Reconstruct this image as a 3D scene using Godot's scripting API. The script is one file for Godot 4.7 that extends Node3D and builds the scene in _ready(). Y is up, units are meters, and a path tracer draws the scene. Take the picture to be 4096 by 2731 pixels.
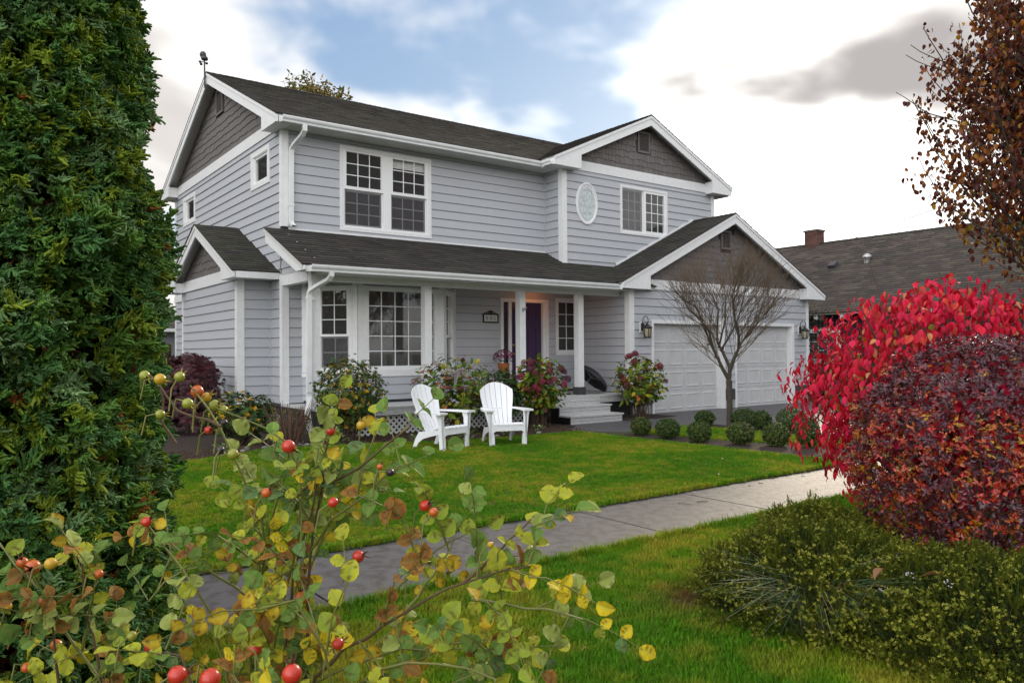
extends Node3D
# A grey two-storey house behind a lawn in autumn. y is up, metres; the front wall of the main block is z = 0, its left wall x = 0.

class MB:
	var v := PackedVector3Array()
	var n := PackedVector3Array()
	var c := PackedColorArray()
	var idx := PackedInt32Array()
	var col := Color(1, 1, 1)
	func vert(p: Vector3, nn: Vector3) -> int:
		v.append(p)
		n.append(nn)
		c.append(col)
		return v.size() - 1
	func quad(a: Vector3, b: Vector3, d: Vector3, e: Vector3) -> void:   # counter-clockwise from outside
		var nn := (d - a).cross(e - b).normalized()
		var k := v.size()
		vert(a, nn)
		vert(b, nn)
		vert(d, nn)
		vert(e, nn)
		idx.append_array(PackedInt32Array([k, k + 2, k + 1, k, k + 3, k + 2]))
	func tri(a: Vector3, b: Vector3, d: Vector3) -> void:
		var nn := (b - a).cross(d - a).normalized()
		var k := v.size()
		vert(a, nn)
		vert(b, nn)
		vert(d, nn)
		idx.append_array(PackedInt32Array([k, k + 2, k + 1]))
	func hexa(p: Array) -> void:   # 0-3 bottom ring counter-clockwise from above, 4-7 top ring
		quad(p[3], p[2], p[1], p[0])
		quad(p[4], p[5], p[6], p[7])
		for i in 4:
			var j := (i + 1) % 4
			quad(p[i], p[j], p[4 + j], p[4 + i])
	func box(lo: Vector3, hi: Vector3) -> void:
		obox(Transform3D(), lo, hi)
	func obox(t: Transform3D, lo: Vector3, hi: Vector3) -> void:
		var p := []
		for y in [lo.y, hi.y]:
			p.append(t * Vector3(lo.x, y, hi.z))
			p.append(t * Vector3(hi.x, y, hi.z))
			p.append(t * Vector3(hi.x, y, lo.z))
			p.append(t * Vector3(lo.x, y, lo.z))
		hexa(p)
	func bar(a: Vector3, b: Vector3, w: float, h: float, up := Vector3.UP) -> void:   # a rectangular bar from a to b
		var d := (b - a).normalized()
		var s := d.cross(up).normalized()
		var u := s.cross(d).normalized()
		obox(Transform3D(Basis(d, u, s), a), Vector3(0, -h / 2, -w / 2), Vector3((b - a).length(), h / 2, w / 2))
	func ext(poly: PackedVector2Array, o: Vector3, ux: Vector3, uy: Vector3, depth: float) -> void:   # poly extruded from o towards ux x uy
		var q := poly
		if Geometry2D.is_polygon_clockwise(q):
			q = q.duplicate()
			q.reverse()
		var uz := ux.cross(uy).normalized() * depth
		var t := Geometry2D.triangulate_polygon(q)
		var w := func(i: int) -> Vector3: return o + ux * q[i].x + uy * q[i].y
		for i in range(0, t.size(), 3):
			var a: Vector3 = w.call(t[i])
			var b: Vector3 = w.call(t[i + 1])
			var d: Vector3 = w.call(t[i + 2])
			if (b - a).cross(d - a).dot(uz) < 0:
				var s := b
				b = d
				d = s
			tri(a + uz, b + uz, d + uz)
			tri(a, d, b)
		for i in q.size():
			var a: Vector3 = w.call(i)
			var b: Vector3 = w.call((i + 1) % q.size())
			quad(a, b, b + uz, a + uz)
	func tube(pts: PackedVector3Array, rads: PackedFloat32Array, sides := 6, flat := 1.0) -> void:
		var side := Vector3.RIGHT
		var first := v.size()
		for i in pts.size():
			var d := (pts[mini(i + 1, pts.size() - 1)] - pts[maxi(i - 1, 0)]).normalized()
			side = side - d * side.dot(d)
			if side.length() < 0.1:
				side = d.cross(Vector3.FORWARD)
				if side.length() < 0.1:
					side = d.cross(Vector3.UP)
			side = side.normalized()
			var up := d.cross(side)
			for k in sides:
				var a := TAU * k / sides
				var nn := side * cos(a) + up * sin(a)
				vert(pts[i] + side * cos(a) * rads[i] + up * sin(a) * rads[i] * flat, nn)
		for i in pts.size() - 1:
			for k in sides:
				var a := first + i * sides + k
				var b := first + i * sides + (k + 1) % sides
				idx.append_array(PackedInt32Array([a, b + sides, b, a, a + sides, b + sides]))
		var tip := vert(pts[pts.size() - 1], (pts[pts.size() - 1] - pts[pts.size() - 2]).normalized())
		var last := first + (pts.size() - 1) * sides
		for k in sides:
			idx.append_array(PackedInt32Array([last + k, tip, last + (k + 1) % sides]))
	func lathe(prof: PackedVector2Array, t: Transform3D, sides := 10) -> void:   # prof: (radius, y) upwards
		var first := v.size()
		for i in prof.size():
			var d := prof[mini(i + 1, prof.size() - 1)] - prof[maxi(i - 1, 0)]
			for k in sides:
				var a := TAU * k / sides
				var nn := Vector3(cos(a) * d.y, -d.x, sin(a) * d.y)
				vert(t * Vector3(cos(a) * prof[i].x, prof[i].y, sin(a) * prof[i].x), (t.basis * nn).normalized())
		for i in prof.size() - 1:
			for k in sides:
				var a := first + i * sides + k
				var b := first + i * sides + (k + 1) % sides
				idx.append_array(PackedInt32Array([a, b, b + sides, a, b + sides, a + sides]))
	func mesh() -> ArrayMesh:
		var arr := []
		arr.resize(Mesh.ARRAY_MAX)
		arr[Mesh.ARRAY_VERTEX] = v
		arr[Mesh.ARRAY_NORMAL] = n
		arr[Mesh.ARRAY_COLOR] = c
		arr[Mesh.ARRAY_INDEX] = idx
		var m := ArrayMesh.new()
		m.add_surface_from_arrays(Mesh.PRIMITIVE_TRIANGLES, arr)
		return m

const EYE := Vector3(-5.3171, 1.4859, 14.5534)
var M := {}
var used := {}

func numbered(called: String) -> String:
	var k: int = used.get(called, 0)
	used[called] = k + 1
	return called if k == 0 else "%s_%03d" % [called, k]

func thing(called: String, label: String, category: String, at := Vector3.ZERO, turn := 0.0, group := "") -> Node3D:
	var o := Node3D.new()
	o.name = numbered(called)
	add_child(o)
	o.position = at
	o.rotation.y = turn
	tag(o, label, category, group)
	return o

func tag(o: Node3D, label: String, category: String, group := "", kind := "") -> void:
	if label: o.set_meta("label", label)
	if category: o.set_meta("category", category)
	if group: o.set_meta("group", group)
	if kind: o.set_meta("kind", kind)

func part(called: String, shape: Variant, m: Material, parent: Node3D = null, label := "") -> MeshInstance3D:
	var o := MeshInstance3D.new()
	o.mesh = shape.mesh() if shape is MB else shape
	o.material_override = m
	if parent == null:
		o.name = numbered(called)
		add_child(o)
	else:
		o.name = called
		parent.add_child(o, true)
	if label: o.set_meta("label", label)
	return o

func structure(called: String, shape: Variant, m: Material) -> MeshInstance3D:
	var o := part(called, shape, m)
	o.set_meta("kind", "structure")
	return o

func lin(r: float, g: float, b: float) -> Color:
	return Color(r, g, b).linear_to_srgb()

func noise_tex(freq: float, octaves: int, a: Color, b: Color, size := 512, kind := FastNoiseLite.TYPE_SIMPLEX_SMOOTH, lo := 0.0, hi := 1.0, sd := 1) -> NoiseTexture2D:
	var f := FastNoiseLite.new()
	f.noise_type = kind
	f.frequency = freq
	f.seed = sd
	f.fractal_octaves = octaves
	var t := NoiseTexture2D.new()
	t.width = size
	t.height = size
	t.seamless = true
	t.noise = f
	var g := Gradient.new()
	g.set_color(0, a)
	g.set_color(1, b)
	g.set_offset(0, lo)
	g.set_offset(1, hi)
	t.color_ramp = g
	return t

func mat(r: float, g: float, b: float, rough := 0.7, spec := 0.5) -> StandardMaterial3D:
	var m := StandardMaterial3D.new()
	m.albedo_color = lin(r, g, b)
	m.roughness = rough
	m.metallic_specular = spec
	return m

func textured(m: StandardMaterial3D, t: Texture2D, scale: Vector3, world := true) -> StandardMaterial3D:
	m.albedo_texture = t
	m.uv1_triplanar = true
	m.uv1_world_triplanar = world
	m.uv1_scale = scale
	return m

func bumped(m: StandardMaterial3D, t: Texture2D, cm: float) -> StandardMaterial3D:
	m.heightmap_enabled = true
	m.heightmap_texture = t
	m.heightmap_scale = cm
	return m

func leafy(rough := 0.5, through := 0.5, spec := 0.4) -> StandardMaterial3D:   # tinted by vertex and copy colours
	var m := StandardMaterial3D.new()
	m.vertex_color_use_as_albedo = true
	m.roughness = rough
	m.metallic_specular = spec
	if through > 0:
		m.backlight_enabled = true
		m.backlight = Color(through, through, through)
	return m

func tinted(c: Color, rough := 0.5, through := 0.5, spec := 0.4) -> StandardMaterial3D:   # c linear; vertex colours on top
	var m := leafy(rough, through, spec)
	m.albedo_color = c.linear_to_srgb()
	return m

func rng(s: int) -> RandomNumberGenerator:
	var r := RandomNumberGenerator.new()
	r.seed = s
	return r

func sky_picture() -> ImageTexture:
	var w := 2048
	var h := 1024
	var im := Image.create(w, h, false, Image.FORMAT_RGBF)
	var big := FastNoiseLite.new()
	big.noise_type = FastNoiseLite.TYPE_SIMPLEX_SMOOTH
	big.frequency = 1.0
	big.fractal_octaves = 5
	big.seed = 11
	var fine := FastNoiseLite.new()
	fine.noise_type = FastNoiseLite.TYPE_SIMPLEX_SMOOTH
	fine.frequency = 1.0
	fine.fractal_octaves = 4
	fine.seed = 5
	# how much cloud stands where: rows of elevation 0, 5 .. 30, columns of azimuth (right of -z) -10, -2.5 .. 80
	var cover_map := [
		[0.70, 0.70, 0.70, 0.70, 0.70, 0.75, 0.80, 0.85, 0.90, 0.95, 1.00, 1.00, 0.90],
		[0.65, 0.70, 0.75, 0.72, 0.72, 0.75, 0.80, 0.90, 0.95, 1.00, 1.00, 1.00, 0.90],
		[0.65, 0.75, 0.75, 0.50, 0.65, 0.80, 0.85, 0.85, 0.95, 1.00, 1.00, 1.00, 0.90],
		[0.80, 1.00, 1.10, 1.05, 0.85, 0.72, 0.55, 0.45, 0.90, 1.00, 1.00, 1.00, 0.95],
		[0.85, 1.10, 1.20, 1.10, 0.62, 0.16, 0.06, 0.20, 0.76, 0.95, 1.00, 1.00, 0.95],
		[0.85, 1.10, 1.15, 0.95, 0.22, 0.02, 0.04, 0.08, 0.36, 0.74, 0.95, 0.95, 0.90],
		[0.70, 0.85, 0.85, 0.70, 0.30, 0.10, 0.10, 0.20, 0.40, 0.65, 0.80, 0.80, 0.75]]
	var sun_dir := Vector3(sin(deg_to_rad(53.0)) * cos(deg_to_rad(9.0)), sin(deg_to_rad(9.0)), -cos(deg_to_rad(53.0)) * cos(deg_to_rad(9.0)))
	for y in h:
		var el := (0.5 - (y + 0.5) / h) * 180.0
		for x in w:
			if el < -4.0:
				im.set_pixel(x, y, Color(0.10, 0.11, 0.08))
				continue
			var az := wrapf((x + 0.5) / w * 360.0, -180.0, 180.0)          # the first column looks along -z, then round to the right
			var e := deg_to_rad(maxf(el, 0.0))
			var d := Vector3(sin(deg_to_rad(az)) * cos(e), sin(e), -cos(deg_to_rad(az)) * cos(e))
			# a cloud deck seen in perspective
			var k := 1.0 / (d.y + 0.16)
			var q := Vector2(d.x, d.z) * k
			var wob := fine.get_noise_2d(q.x * 0.5 + 9.0, q.y * 0.5)
			var wob2 := fine.get_noise_2d(q.x * 0.5 - 31.0, q.y * 0.5 + 17.0)
			var n1 := big.get_noise_2d(q.x * 0.55 + wob * 0.3, q.y * 0.55 + wob2 * 0.3)
			var n2 := fine.get_noise_2d(q.x * 1.7 + wob * 0.5, q.y * 1.7)
			var n3 := fine.get_noise_2d(q.x * 4.5 + wob2, q.y * 4.5)
			var gx := (az + 10.0 + wob * 5.0) / 7.5
			var gy := (el + wob2 * 3.0) / 5.0
			var share := smoothstep(-0.9, 0.3, gx) * smoothstep(12.9, 11.7, gx) * smoothstep(7.2, 5.6, gy)
			var ix := clampi(int(floorf(gx)), 0, 11)
			var iy := clampi(int(floorf(gy)), 0, 5)
			var fx := clampf(gx - ix, 0.0, 1.0)
			var fy := clampf(gy - iy, 0.0, 1.0)
			var there := lerpf(lerpf(cover_map[iy][ix], cover_map[iy][ix + 1], fx), lerpf(cover_map[iy + 1][ix], cover_map[iy + 1][ix + 1], fx), fy)
			var cover := lerpf(0.66, there, share) + n1 * 0.55 + n2 * 0.25
			var a := smoothstep(0.24, 0.74, cover + n3 * 0.16)
			# clear air: paler towards the horizon
			var up := clampf(el / 50.0, 0.0, 1.0)
			var air := Color(0.29, 0.37, 0.45).lerp(Color(0.055, 0.130, 0.27), pow(up, 0.5))
			# cloud glows round the hidden low sun; opposite it, brightness is added
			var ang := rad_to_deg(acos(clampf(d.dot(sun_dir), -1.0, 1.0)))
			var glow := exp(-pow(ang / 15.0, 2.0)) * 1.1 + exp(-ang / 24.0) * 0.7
			var face := smoothstep(55.0, 150.0, ang)  # unseen cloud opposite the sun, brightened to light the house front
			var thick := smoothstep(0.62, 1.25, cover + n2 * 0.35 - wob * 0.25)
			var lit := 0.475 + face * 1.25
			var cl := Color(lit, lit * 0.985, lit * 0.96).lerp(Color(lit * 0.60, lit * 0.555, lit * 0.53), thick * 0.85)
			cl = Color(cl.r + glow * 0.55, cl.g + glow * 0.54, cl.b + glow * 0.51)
			# a grey bank drifting before the glow
			var bank := exp(-(pow((az - 62.0 + wob * 9.0) / 15.0, 2.0) + pow((el - 18.8 + wob2 * 5.0 - (az - 62.0) * 0.04) / 3.4, 2.0)))
			cl = cl.lerp(Color(0.255, 0.240, 0.236), smoothstep(0.1, 1.05, bank * 1.15 + n2 * 0.55 + n3 * 0.25))
			air = Color(air.r + glow * 0.15, air.g + glow * 0.14, air.b + glow * 0.11)
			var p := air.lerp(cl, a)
			if el < 0.0:
				p = p.lerp(Color(0.10, 0.11, 0.08), -el / 4.0)
			im.set_pixel(x, y, p)
	return ImageTexture.create_from_image(im)

func _ready() -> void:
	# ---- camera
	var cam := Camera3D.new()
	cam.name = "camera"
	add_child(cam)
	cam.transform = Transform3D(BASIS, EYE)
	cam.fov = 47.827
	cam.near = 0.05
	cam.far = 400.0
	cam.current = true
	# ---- sky and air
	var env := Environment.new()
	env.background_mode = Environment.BG_SKY
	var sky := Sky.new()
	var pano := PanoramaSkyMaterial.new()
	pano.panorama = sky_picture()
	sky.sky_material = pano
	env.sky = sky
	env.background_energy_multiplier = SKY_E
	env.tonemap_mode = Environment.TONE_MAPPER_LINEAR
	env.tonemap_exposure = EXPO
	env.sdfgi_enabled = true
	env.ssao_enabled = true
	env.ssil_enabled = true
	var we := WorldEnvironment.new()
	we.name = "world_environment"
	we.environment = env
	add_child(we)
	# ---- the sun, low behind thin cloud at the right, beyond the house
	var sun := DirectionalLight3D.new()
	sun.name = "sun"
	add_child(sun)
	var az := deg_to_rad(SUN_AZ)
	var sel := deg_to_rad(SUN_EL)
	var to := Vector3(sin(az) * cos(sel), sin(sel), -cos(az) * cos(sel))
	sun.look_at_from_position(to * 50.0, Vector3.ZERO, Vector3.UP)
	sun.light_energy = SUN_E
	sun.light_color = Color(1.0, 0.93, 0.82)
	sun.light_angular_distance = 10.0
	sun.shadow_enabled = true
	make_materials()
	print("materials")
	make_ground()
	print("ground")
	make_house()
	print("house")
	make_neighbours()
	make_chairs()
	make_porch_things()
	print("things")
	make_plants()
	print("plants")
	make_rose()
	print("rose")
	make_grass()
	make_litter()
	print("grass")

const BASIS := Basis(Vector3(0.802416, -0.007157, 0.596723), Vector3(-0.002722, 0.999874, 0.015652), Vector3(-0.596760, -0.014183, 0.802295))
const SKY_E := 1.0
const EXPO := 2.1
const SUN_E := 0.40
const SUN_AZ := 62.0
const SUN_EL := 22.0

# ------------------------------------------------------------------ materials
func make_materials() -> void:
	var grain := noise_tex(0.02, 5, Color(0.955, 0.955, 0.955), Color(1, 1, 1), 512)
	var blotch := noise_tex(0.006, 5, Color(0.965, 0.963, 0.955), Color(1, 1, 1), 512, FastNoiseLite.TYPE_SIMPLEX_SMOOTH, 0.2, 0.75, 4)
	var speck := noise_tex(0.25, 2, Color(0.6, 0.6, 0.6), Color(1, 1, 1), 512, FastNoiseLite.TYPE_SIMPLEX, 0.25, 0.75, 8)
	M.grain = grain
	M.speck = speck
	M.siding = bumped(textured(mat(0.455, 0.472, 0.51, 0.6), grain, Vector3(0.35, 5.0, 0.35)), grain, 0.12)
	M.white = textured(mat(0.78, 0.79, 0.80, 0.5), grain, Vector3(0.6, 0.6, 0.6))
	M.vinyl = mat(0.80, 0.81, 0.82, 0.35)
	M.metal_white = textured(mat(0.76, 0.78, 0.80, 0.35), blotch, Vector3(0.8, 0.8, 0.8))
	M.soffit = textured(mat(0.62, 0.62, 0.60, 0.7), blotch, Vector3(0.5, 0.5, 0.5))
	M.gable = []
	for k in 4:
		var t: float = [1.0, 0.9, 1.1, 0.97][k]
		M.gable.append(bumped(textured(mat(0.145 * t, 0.132 * t, 0.128 * t, 0.75), grain, Vector3(5.0, 0.5, 5.0)), grain, 0.15))
	M.gable_left = []
	for k in 4:
		var t: float = [1.0, 0.92, 1.08, 0.97][k]
		M.gable_left.append(bumped(textured(mat(0.145 * t, 0.132 * t, 0.128 * t, 0.75), grain, Vector3(5.0, 0.5, 5.0)), grain, 0.15))
	var gravel := noise_tex(0.3, 2, Color(0.75, 0.75, 0.75), Color(1, 1, 1), 512, FastNoiseLite.TYPE_CELLULAR, 0.1, 0.7, 3)
	M.shingle = []
	for k in 5:
		var c: Color = [Color(0.042, 0.038, 0.036), Color(0.052, 0.045, 0.041), Color(0.034, 0.032, 0.031), Color(0.060, 0.055, 0.047), Color(0.046, 0.039, 0.038)][k]
		M.shingle.append(textured(mat(c.r, c.g, c.b, 0.85, 0.35), gravel, Vector3(6, 6, 6)))
	M.shingles = leafy(0.85, 0.0, 0.35)
	textured(M.shingles, gravel, Vector3(6, 6, 6))
	M.felt = mat(0.02, 0.02, 0.02, 0.9)
	M.wall = mat(0.035, 0.035, 0.037, 0.9)  # dark, so gaps between siding boards read as lap shadow
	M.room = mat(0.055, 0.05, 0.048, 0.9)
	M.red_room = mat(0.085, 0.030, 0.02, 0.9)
	M.dark = mat(0.03, 0.03, 0.032, 0.6)
	M.base_trim = textured(mat(0.05, 0.048, 0.055, 0.6), blotch, Vector3(1, 1, 1))
	M.foundation = textured(mat(0.30, 0.31, 0.30, 0.9), blotch, Vector3(1.2, 1.2, 1.2))
	var glass := mat(0.9, 0.95, 0.95, 0.02, 0.85)
	glass.albedo_color.a = 0.05
	glass.transparency = BaseMaterial3D.TRANSPARENCY_ALPHA
	glass.clearcoat_enabled = true
	glass.clearcoat = 1.0
	glass.clearcoat_roughness = 0.0
	M.glass = glass
	var screen := mat(0.10, 0.10, 0.11, 0.12, 0.5)
	screen.albedo_color.a = 0.55
	screen.transparency = BaseMaterial3D.TRANSPARENCY_ALPHA
	M.screen = screen
	M.oval_glass = mat(0.46, 0.53, 0.55, 0.12, 0.7)
	M.came = mat(0.62, 0.66, 0.66, 0.4)
	M.purple = textured(mat(0.042, 0.018, 0.075, 0.35), blotch, Vector3(1, 1, 1))
	M.deck = bumped(textured(mat(0.52, 0.53, 0.54, 0.6), noise_tex(0.02, 5, Color(0.90, 0.90, 0.88), Color(1, 1, 1), 512, FastNoiseLite.TYPE_SIMPLEX_SMOOTH, 0.15, 0.6, 21), Vector3(0.6, 3, 3)), grain, 0.1)
	M.garage = textured(mat(0.56, 0.565, 0.58, 0.45), blotch, Vector3(0.7, 0.7, 0.7))
	M.iron = mat(0.018, 0.014, 0.013, 0.45)
	M.lamp_glass = mat(0.42, 0.38, 0.27, 0.3)
	M.brass = mat(0.45, 0.32, 0.12, 0.3)
	M.brass.metallic = 1.0
	M.black = mat(0.010, 0.010, 0.013, 0.5)
	M.tile = textured(mat(0.62, 0.62, 0.60, 0.3), blotch, Vector3(6, 6, 6))
	M.ink = mat(0.05, 0.06, 0.08, 0.5)
	M.steel = mat(0.45, 0.45, 0.46, 0.35)
	M.steel.metallic = 0.9
	M.terracotta = mat(0.40, 0.13, 0.03, 0.6)
	M.resin = mat(0.80, 0.82, 0.85, 0.38)
	M.chair_shadow = mat(0.8, 0.8, 0.8)
	var bark := noise_tex(0.03, 5, Color(0.45, 0.42, 0.38), Color(1, 1, 1), 512, FastNoiseLite.TYPE_SIMPLEX_SMOOTH, 0.2, 0.8, 31)
	M.bark = bumped(textured(mat(0.10, 0.085, 0.065, 0.9), bark, Vector3(4, 2, 4)), bark, 0.6)
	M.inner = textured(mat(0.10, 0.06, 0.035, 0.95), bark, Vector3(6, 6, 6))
	M.twig = mat(0.085, 0.055, 0.04, 0.8)
	M.bare_bark = bumped(textured(mat(0.12, 0.11, 0.085, 0.9), bark, Vector3(5, 3, 5)), bark, 0.5)
	# concrete with exposed grit
	var grit := noise_tex(0.22, 3, Color(0.6, 0.6, 0.62), Color(1, 1, 1), 1024, FastNoiseLite.TYPE_SIMPLEX, 0.2, 0.85, 41)
	var stain := noise_tex(0.008, 5, Color(0.78, 0.77, 0.76), Color(1, 1, 1), 512, FastNoiseLite.TYPE_SIMPLEX_SMOOTH, 0.25, 0.6, 42)
	M.grit = grit
	M.slab = []
	for k in 3:
		var t: float = [1.0, 0.9, 1.12][k]
		var m := textured(mat(0.125 * t, 0.123 * t, 0.137 * t, 0.55, 0.4), grit, Vector3(1.6, 1.6, 1.6))
		bumped(m, grit, 0.35)
		m.detail_enabled = true
		m.detail_albedo = stain
		m.detail_blend_mode = BaseMaterial3D.BLEND_MODE_MUL
		m.detail_uv_layer = BaseMaterial3D.DETAIL_UV_1
		M.slab.append(m)
	M.drive = bumped(textured(mat(0.125, 0.12, 0.125, 0.55), grit, Vector3(1.2, 1.2, 1.2)), grit, 0.3)
	M.street = bumped(textured(mat(0.07, 0.07, 0.07, 0.8), grit, Vector3(1.2, 1.2, 1.2)), grit, 0.3)
	var soil := noise_tex(0.05, 5, Color(0.5, 0.45, 0.42), Color(1, 1, 1), 512, FastNoiseLite.TYPE_SIMPLEX, 0.2, 0.8, 51)
	M.soil = bumped(textured(mat(0.055, 0.036, 0.024, 0.95), soil, Vector3(1.5, 1.5, 1.5)), soil, 1.5)
	M.turf = bumped(textured(mat(0.055, 0.085, 0.016, 0.95), soil, Vector3(1.1, 1.1, 1.1)), soil, 1.0)
	M.paint_blue = mat(0.012, 0.016, 0.035, 0.7)
	M.brick = []
	for k in 3:
		M.brick.append(mat([0.10, 0.07, 0.13][k], [0.040, 0.032, 0.055][k], [0.03, 0.026, 0.04][k], 0.9))
	M.mortar = mat(0.09, 0.08, 0.075, 0.9)

# ------------------------------------------------------------------ house pieces
const ROW := 0.1885
const ROW0 := 0.1155

func rects_minus(r: Rect2, holes: Array) -> Array:
	var todo := [r]
	for h: Rect2 in holes:
		var next := []
		for q: Rect2 in todo:
			if not q.intersects(h):
				next.append(q)
				continue
			var i := q.intersection(h)
			if i.position.x > q.position.x + 0.001: next.append(Rect2(q.position.x, q.position.y, i.position.x - q.position.x, q.size.y))
			if i.end.x < q.end.x - 0.001: next.append(Rect2(i.end.x, q.position.y, q.end.x - i.end.x, q.size.y))
			if i.position.y > q.position.y + 0.001: next.append(Rect2(i.position.x, q.position.y, i.size.x, i.position.y - q.position.y))
			if i.end.y < q.end.y - 0.001: next.append(Rect2(i.position.x, i.end.y, i.size.x, q.end.y - i.end.y))
		todo = next
	return todo

# boards on a wall: o is the point of the wall plane at u = 0, y = 0; u runs right as seen from outside; n is outwards
func siding(h: Node3D, o: Vector3, u: Vector3, n: Vector3, u0: float, u1: float, y0: float, y1: float, holes := [], lap := 0.029) -> void:
	var k := int(floorf((y0 - ROW0) / ROW))
	while ROW0 + k * ROW < y1:
		var lo := ROW0 + k * ROW
		var row := Rect2(u0, maxf(lo, y0), u1 - u0, minf(lo + ROW - 0.006, y1) - maxf(lo, y0))  # gap bares the dark backing, deepening the lap shadow line
		if row.size.y > 0.012:
			for q: Rect2 in rects_minus(row, holes):
				if q.size.y < 0.012 or q.size.x < 0.012:
					continue
				var b := MB.new()
				var ya := q.position.y
				var yb := q.end.y
				var da := lap - 0.022 * (ya - lo) / ROW
				var db := lap - 0.022 * (yb - lo) / ROW
				var p0 := o + u * q.position.x
				var p1 := o + u * q.end.x
				var up := Vector3.UP
				b.quad(p0 + up * ya + n * da, p1 + up * ya + n * da, p1 + up * yb + n * db, p0 + up * yb + n * db)
				b.quad(p0 + up * ya, p1 + up * ya, p1 + up * ya + n * da, p0 + up * ya + n * da)
				b.quad(p1 + up * yb, p0 + up * yb, p0 + up * yb + n * db, p1 + up * yb + n * db)
				b.quad(p0 + up * ya, p0 + up * ya + n * da, p0 + up * yb + n * db, p0 + up * yb)
				b.quad(p1 + up * ya + n * da, p1 + up * ya, p1 + up * yb, p1 + up * yb + n * db)
				part("siding_board", b, M.siding, h)
		k += 1

func backing(h: Node3D, called: String, o: Vector3, u: Vector3, n: Vector3, u0: float, u1: float, y0: float, y1: float, holes := [], m: Material = null, thick := 0.12) -> void:
	var b := MB.new()
	for q: Rect2 in rects_minus(Rect2(u0, y0, u1 - u0, y1 - y0), holes):
		b.obox(Transform3D(Basis(u, Vector3.UP, n), o), Vector3(q.position.x, q.position.y, -thick), Vector3(q.end.x, q.end.y, 0))
	part(called, b, m if m else M.wall, h)

# staggered shingles on a gable; roof line: y <= top - slope * |u - mid|
func gable_shingles(h: Node3D, o: Vector3, u: Vector3, n: Vector3, u0: float, u1: float, y0: float, mid: float, top: float, slope: float, holes: Array, mats: Array, sd: int, keep: int) -> void:
	var r := rng(sd)
	var rest := MB.new()
	var count := 0
	var y := y0
	while y < top:
		var x := u0 - r.randf() * 0.1
		while x < u1:
			var w := r.randf_range(0.09, 0.20)
			var drop := r.randf_range(0.0, 0.045)
			var q := Rect2(x + 0.003, y - drop, w - 0.006, 0.175 + drop)
			x += w
			var near := minf(absf(q.position.x - mid), absf(q.end.x - mid))
			if q.position.x < u0 or q.end.x > u1 or y > top - slope * near:
				continue
			if y - drop < y0: q = Rect2(q.position.x, y0, q.size.x, q.end.y - y0)
			var blocked := false
			for hole: Rect2 in holes:
				if hole.grow(-0.03).intersects(q): blocked = true
			if blocked:
				continue
			count += 1
			var b: MB = MB.new() if count <= keep else rest
			var hi := minf(q.end.y, top - slope * near + 0.1)
			var t := Transform3D(Basis(u, Vector3.UP, n), o)
			var p := []
			for a in [[q.position.x, 0.026], [q.end.x, 0.026]]:
				p.append(t * Vector3(a[0], q.position.y, a[1]))
			for a in [[q.end.x, 0.0], [q.position.x, 0.0]]:
				p.append(t * Vector3(a[0], q.position.y, a[1]))
			for a in [[q.position.x, 0.008], [q.end.x, 0.008]]:
				p.append(t * Vector3(a[0], hi, a[1]))
			for a in [[q.end.x, 0.0], [q.position.x, 0.0]]:
				p.append(t * Vector3(a[0], hi, a[1]))
			b.hexa(p)
			if count <= keep:
				part("wall_shingle", b, mats[r.randi() % mats.size()], h)
		y += 0.165
	if rest.v.size():
		part("wall_shingles", rest, mats[0], h).set_meta("kind", "stuff")

# a louvred vent
func vent(h: Node3D, o: Vector3, u: Vector3, n: Vector3, q: Rect2, m: Material) -> void:
	var t := Transform3D(Basis(u, Vector3.UP, n), o)
	var b := MB.new()
	for s in rects_minus(q, [q.grow(-0.055)]):
		b.obox(t, Vector3(s.position.x, s.position.y, 0.0), Vector3(s.end.x, s.end.y, 0.045))
	var v := part("vent", b, m, h)
	var i := q.grow(-0.055)
	var y := i.position.y + 0.01
	while y < i.end.y - 0.03:
		var l := MB.new()
		var c := t * Vector3(i.get_center().x, y + 0.02, 0.012)
		l.obox(Transform3D(Basis(u, Vector3.UP, n) * Basis(Vector3.RIGHT, 0.6), c), Vector3(-i.size.x / 2, -0.013, -0.004), Vector3(i.size.x / 2, 0.013, 0.004))
		part("slat", l, M.gable[1], v)
		y += 0.045
	var back := MB.new()
	back.obox(t, Vector3(i.position.x, i.position.y, 0.001), Vector3(i.end.x, i.end.y, 0.003))
	part("backing", back, M.felt, v)

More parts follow.
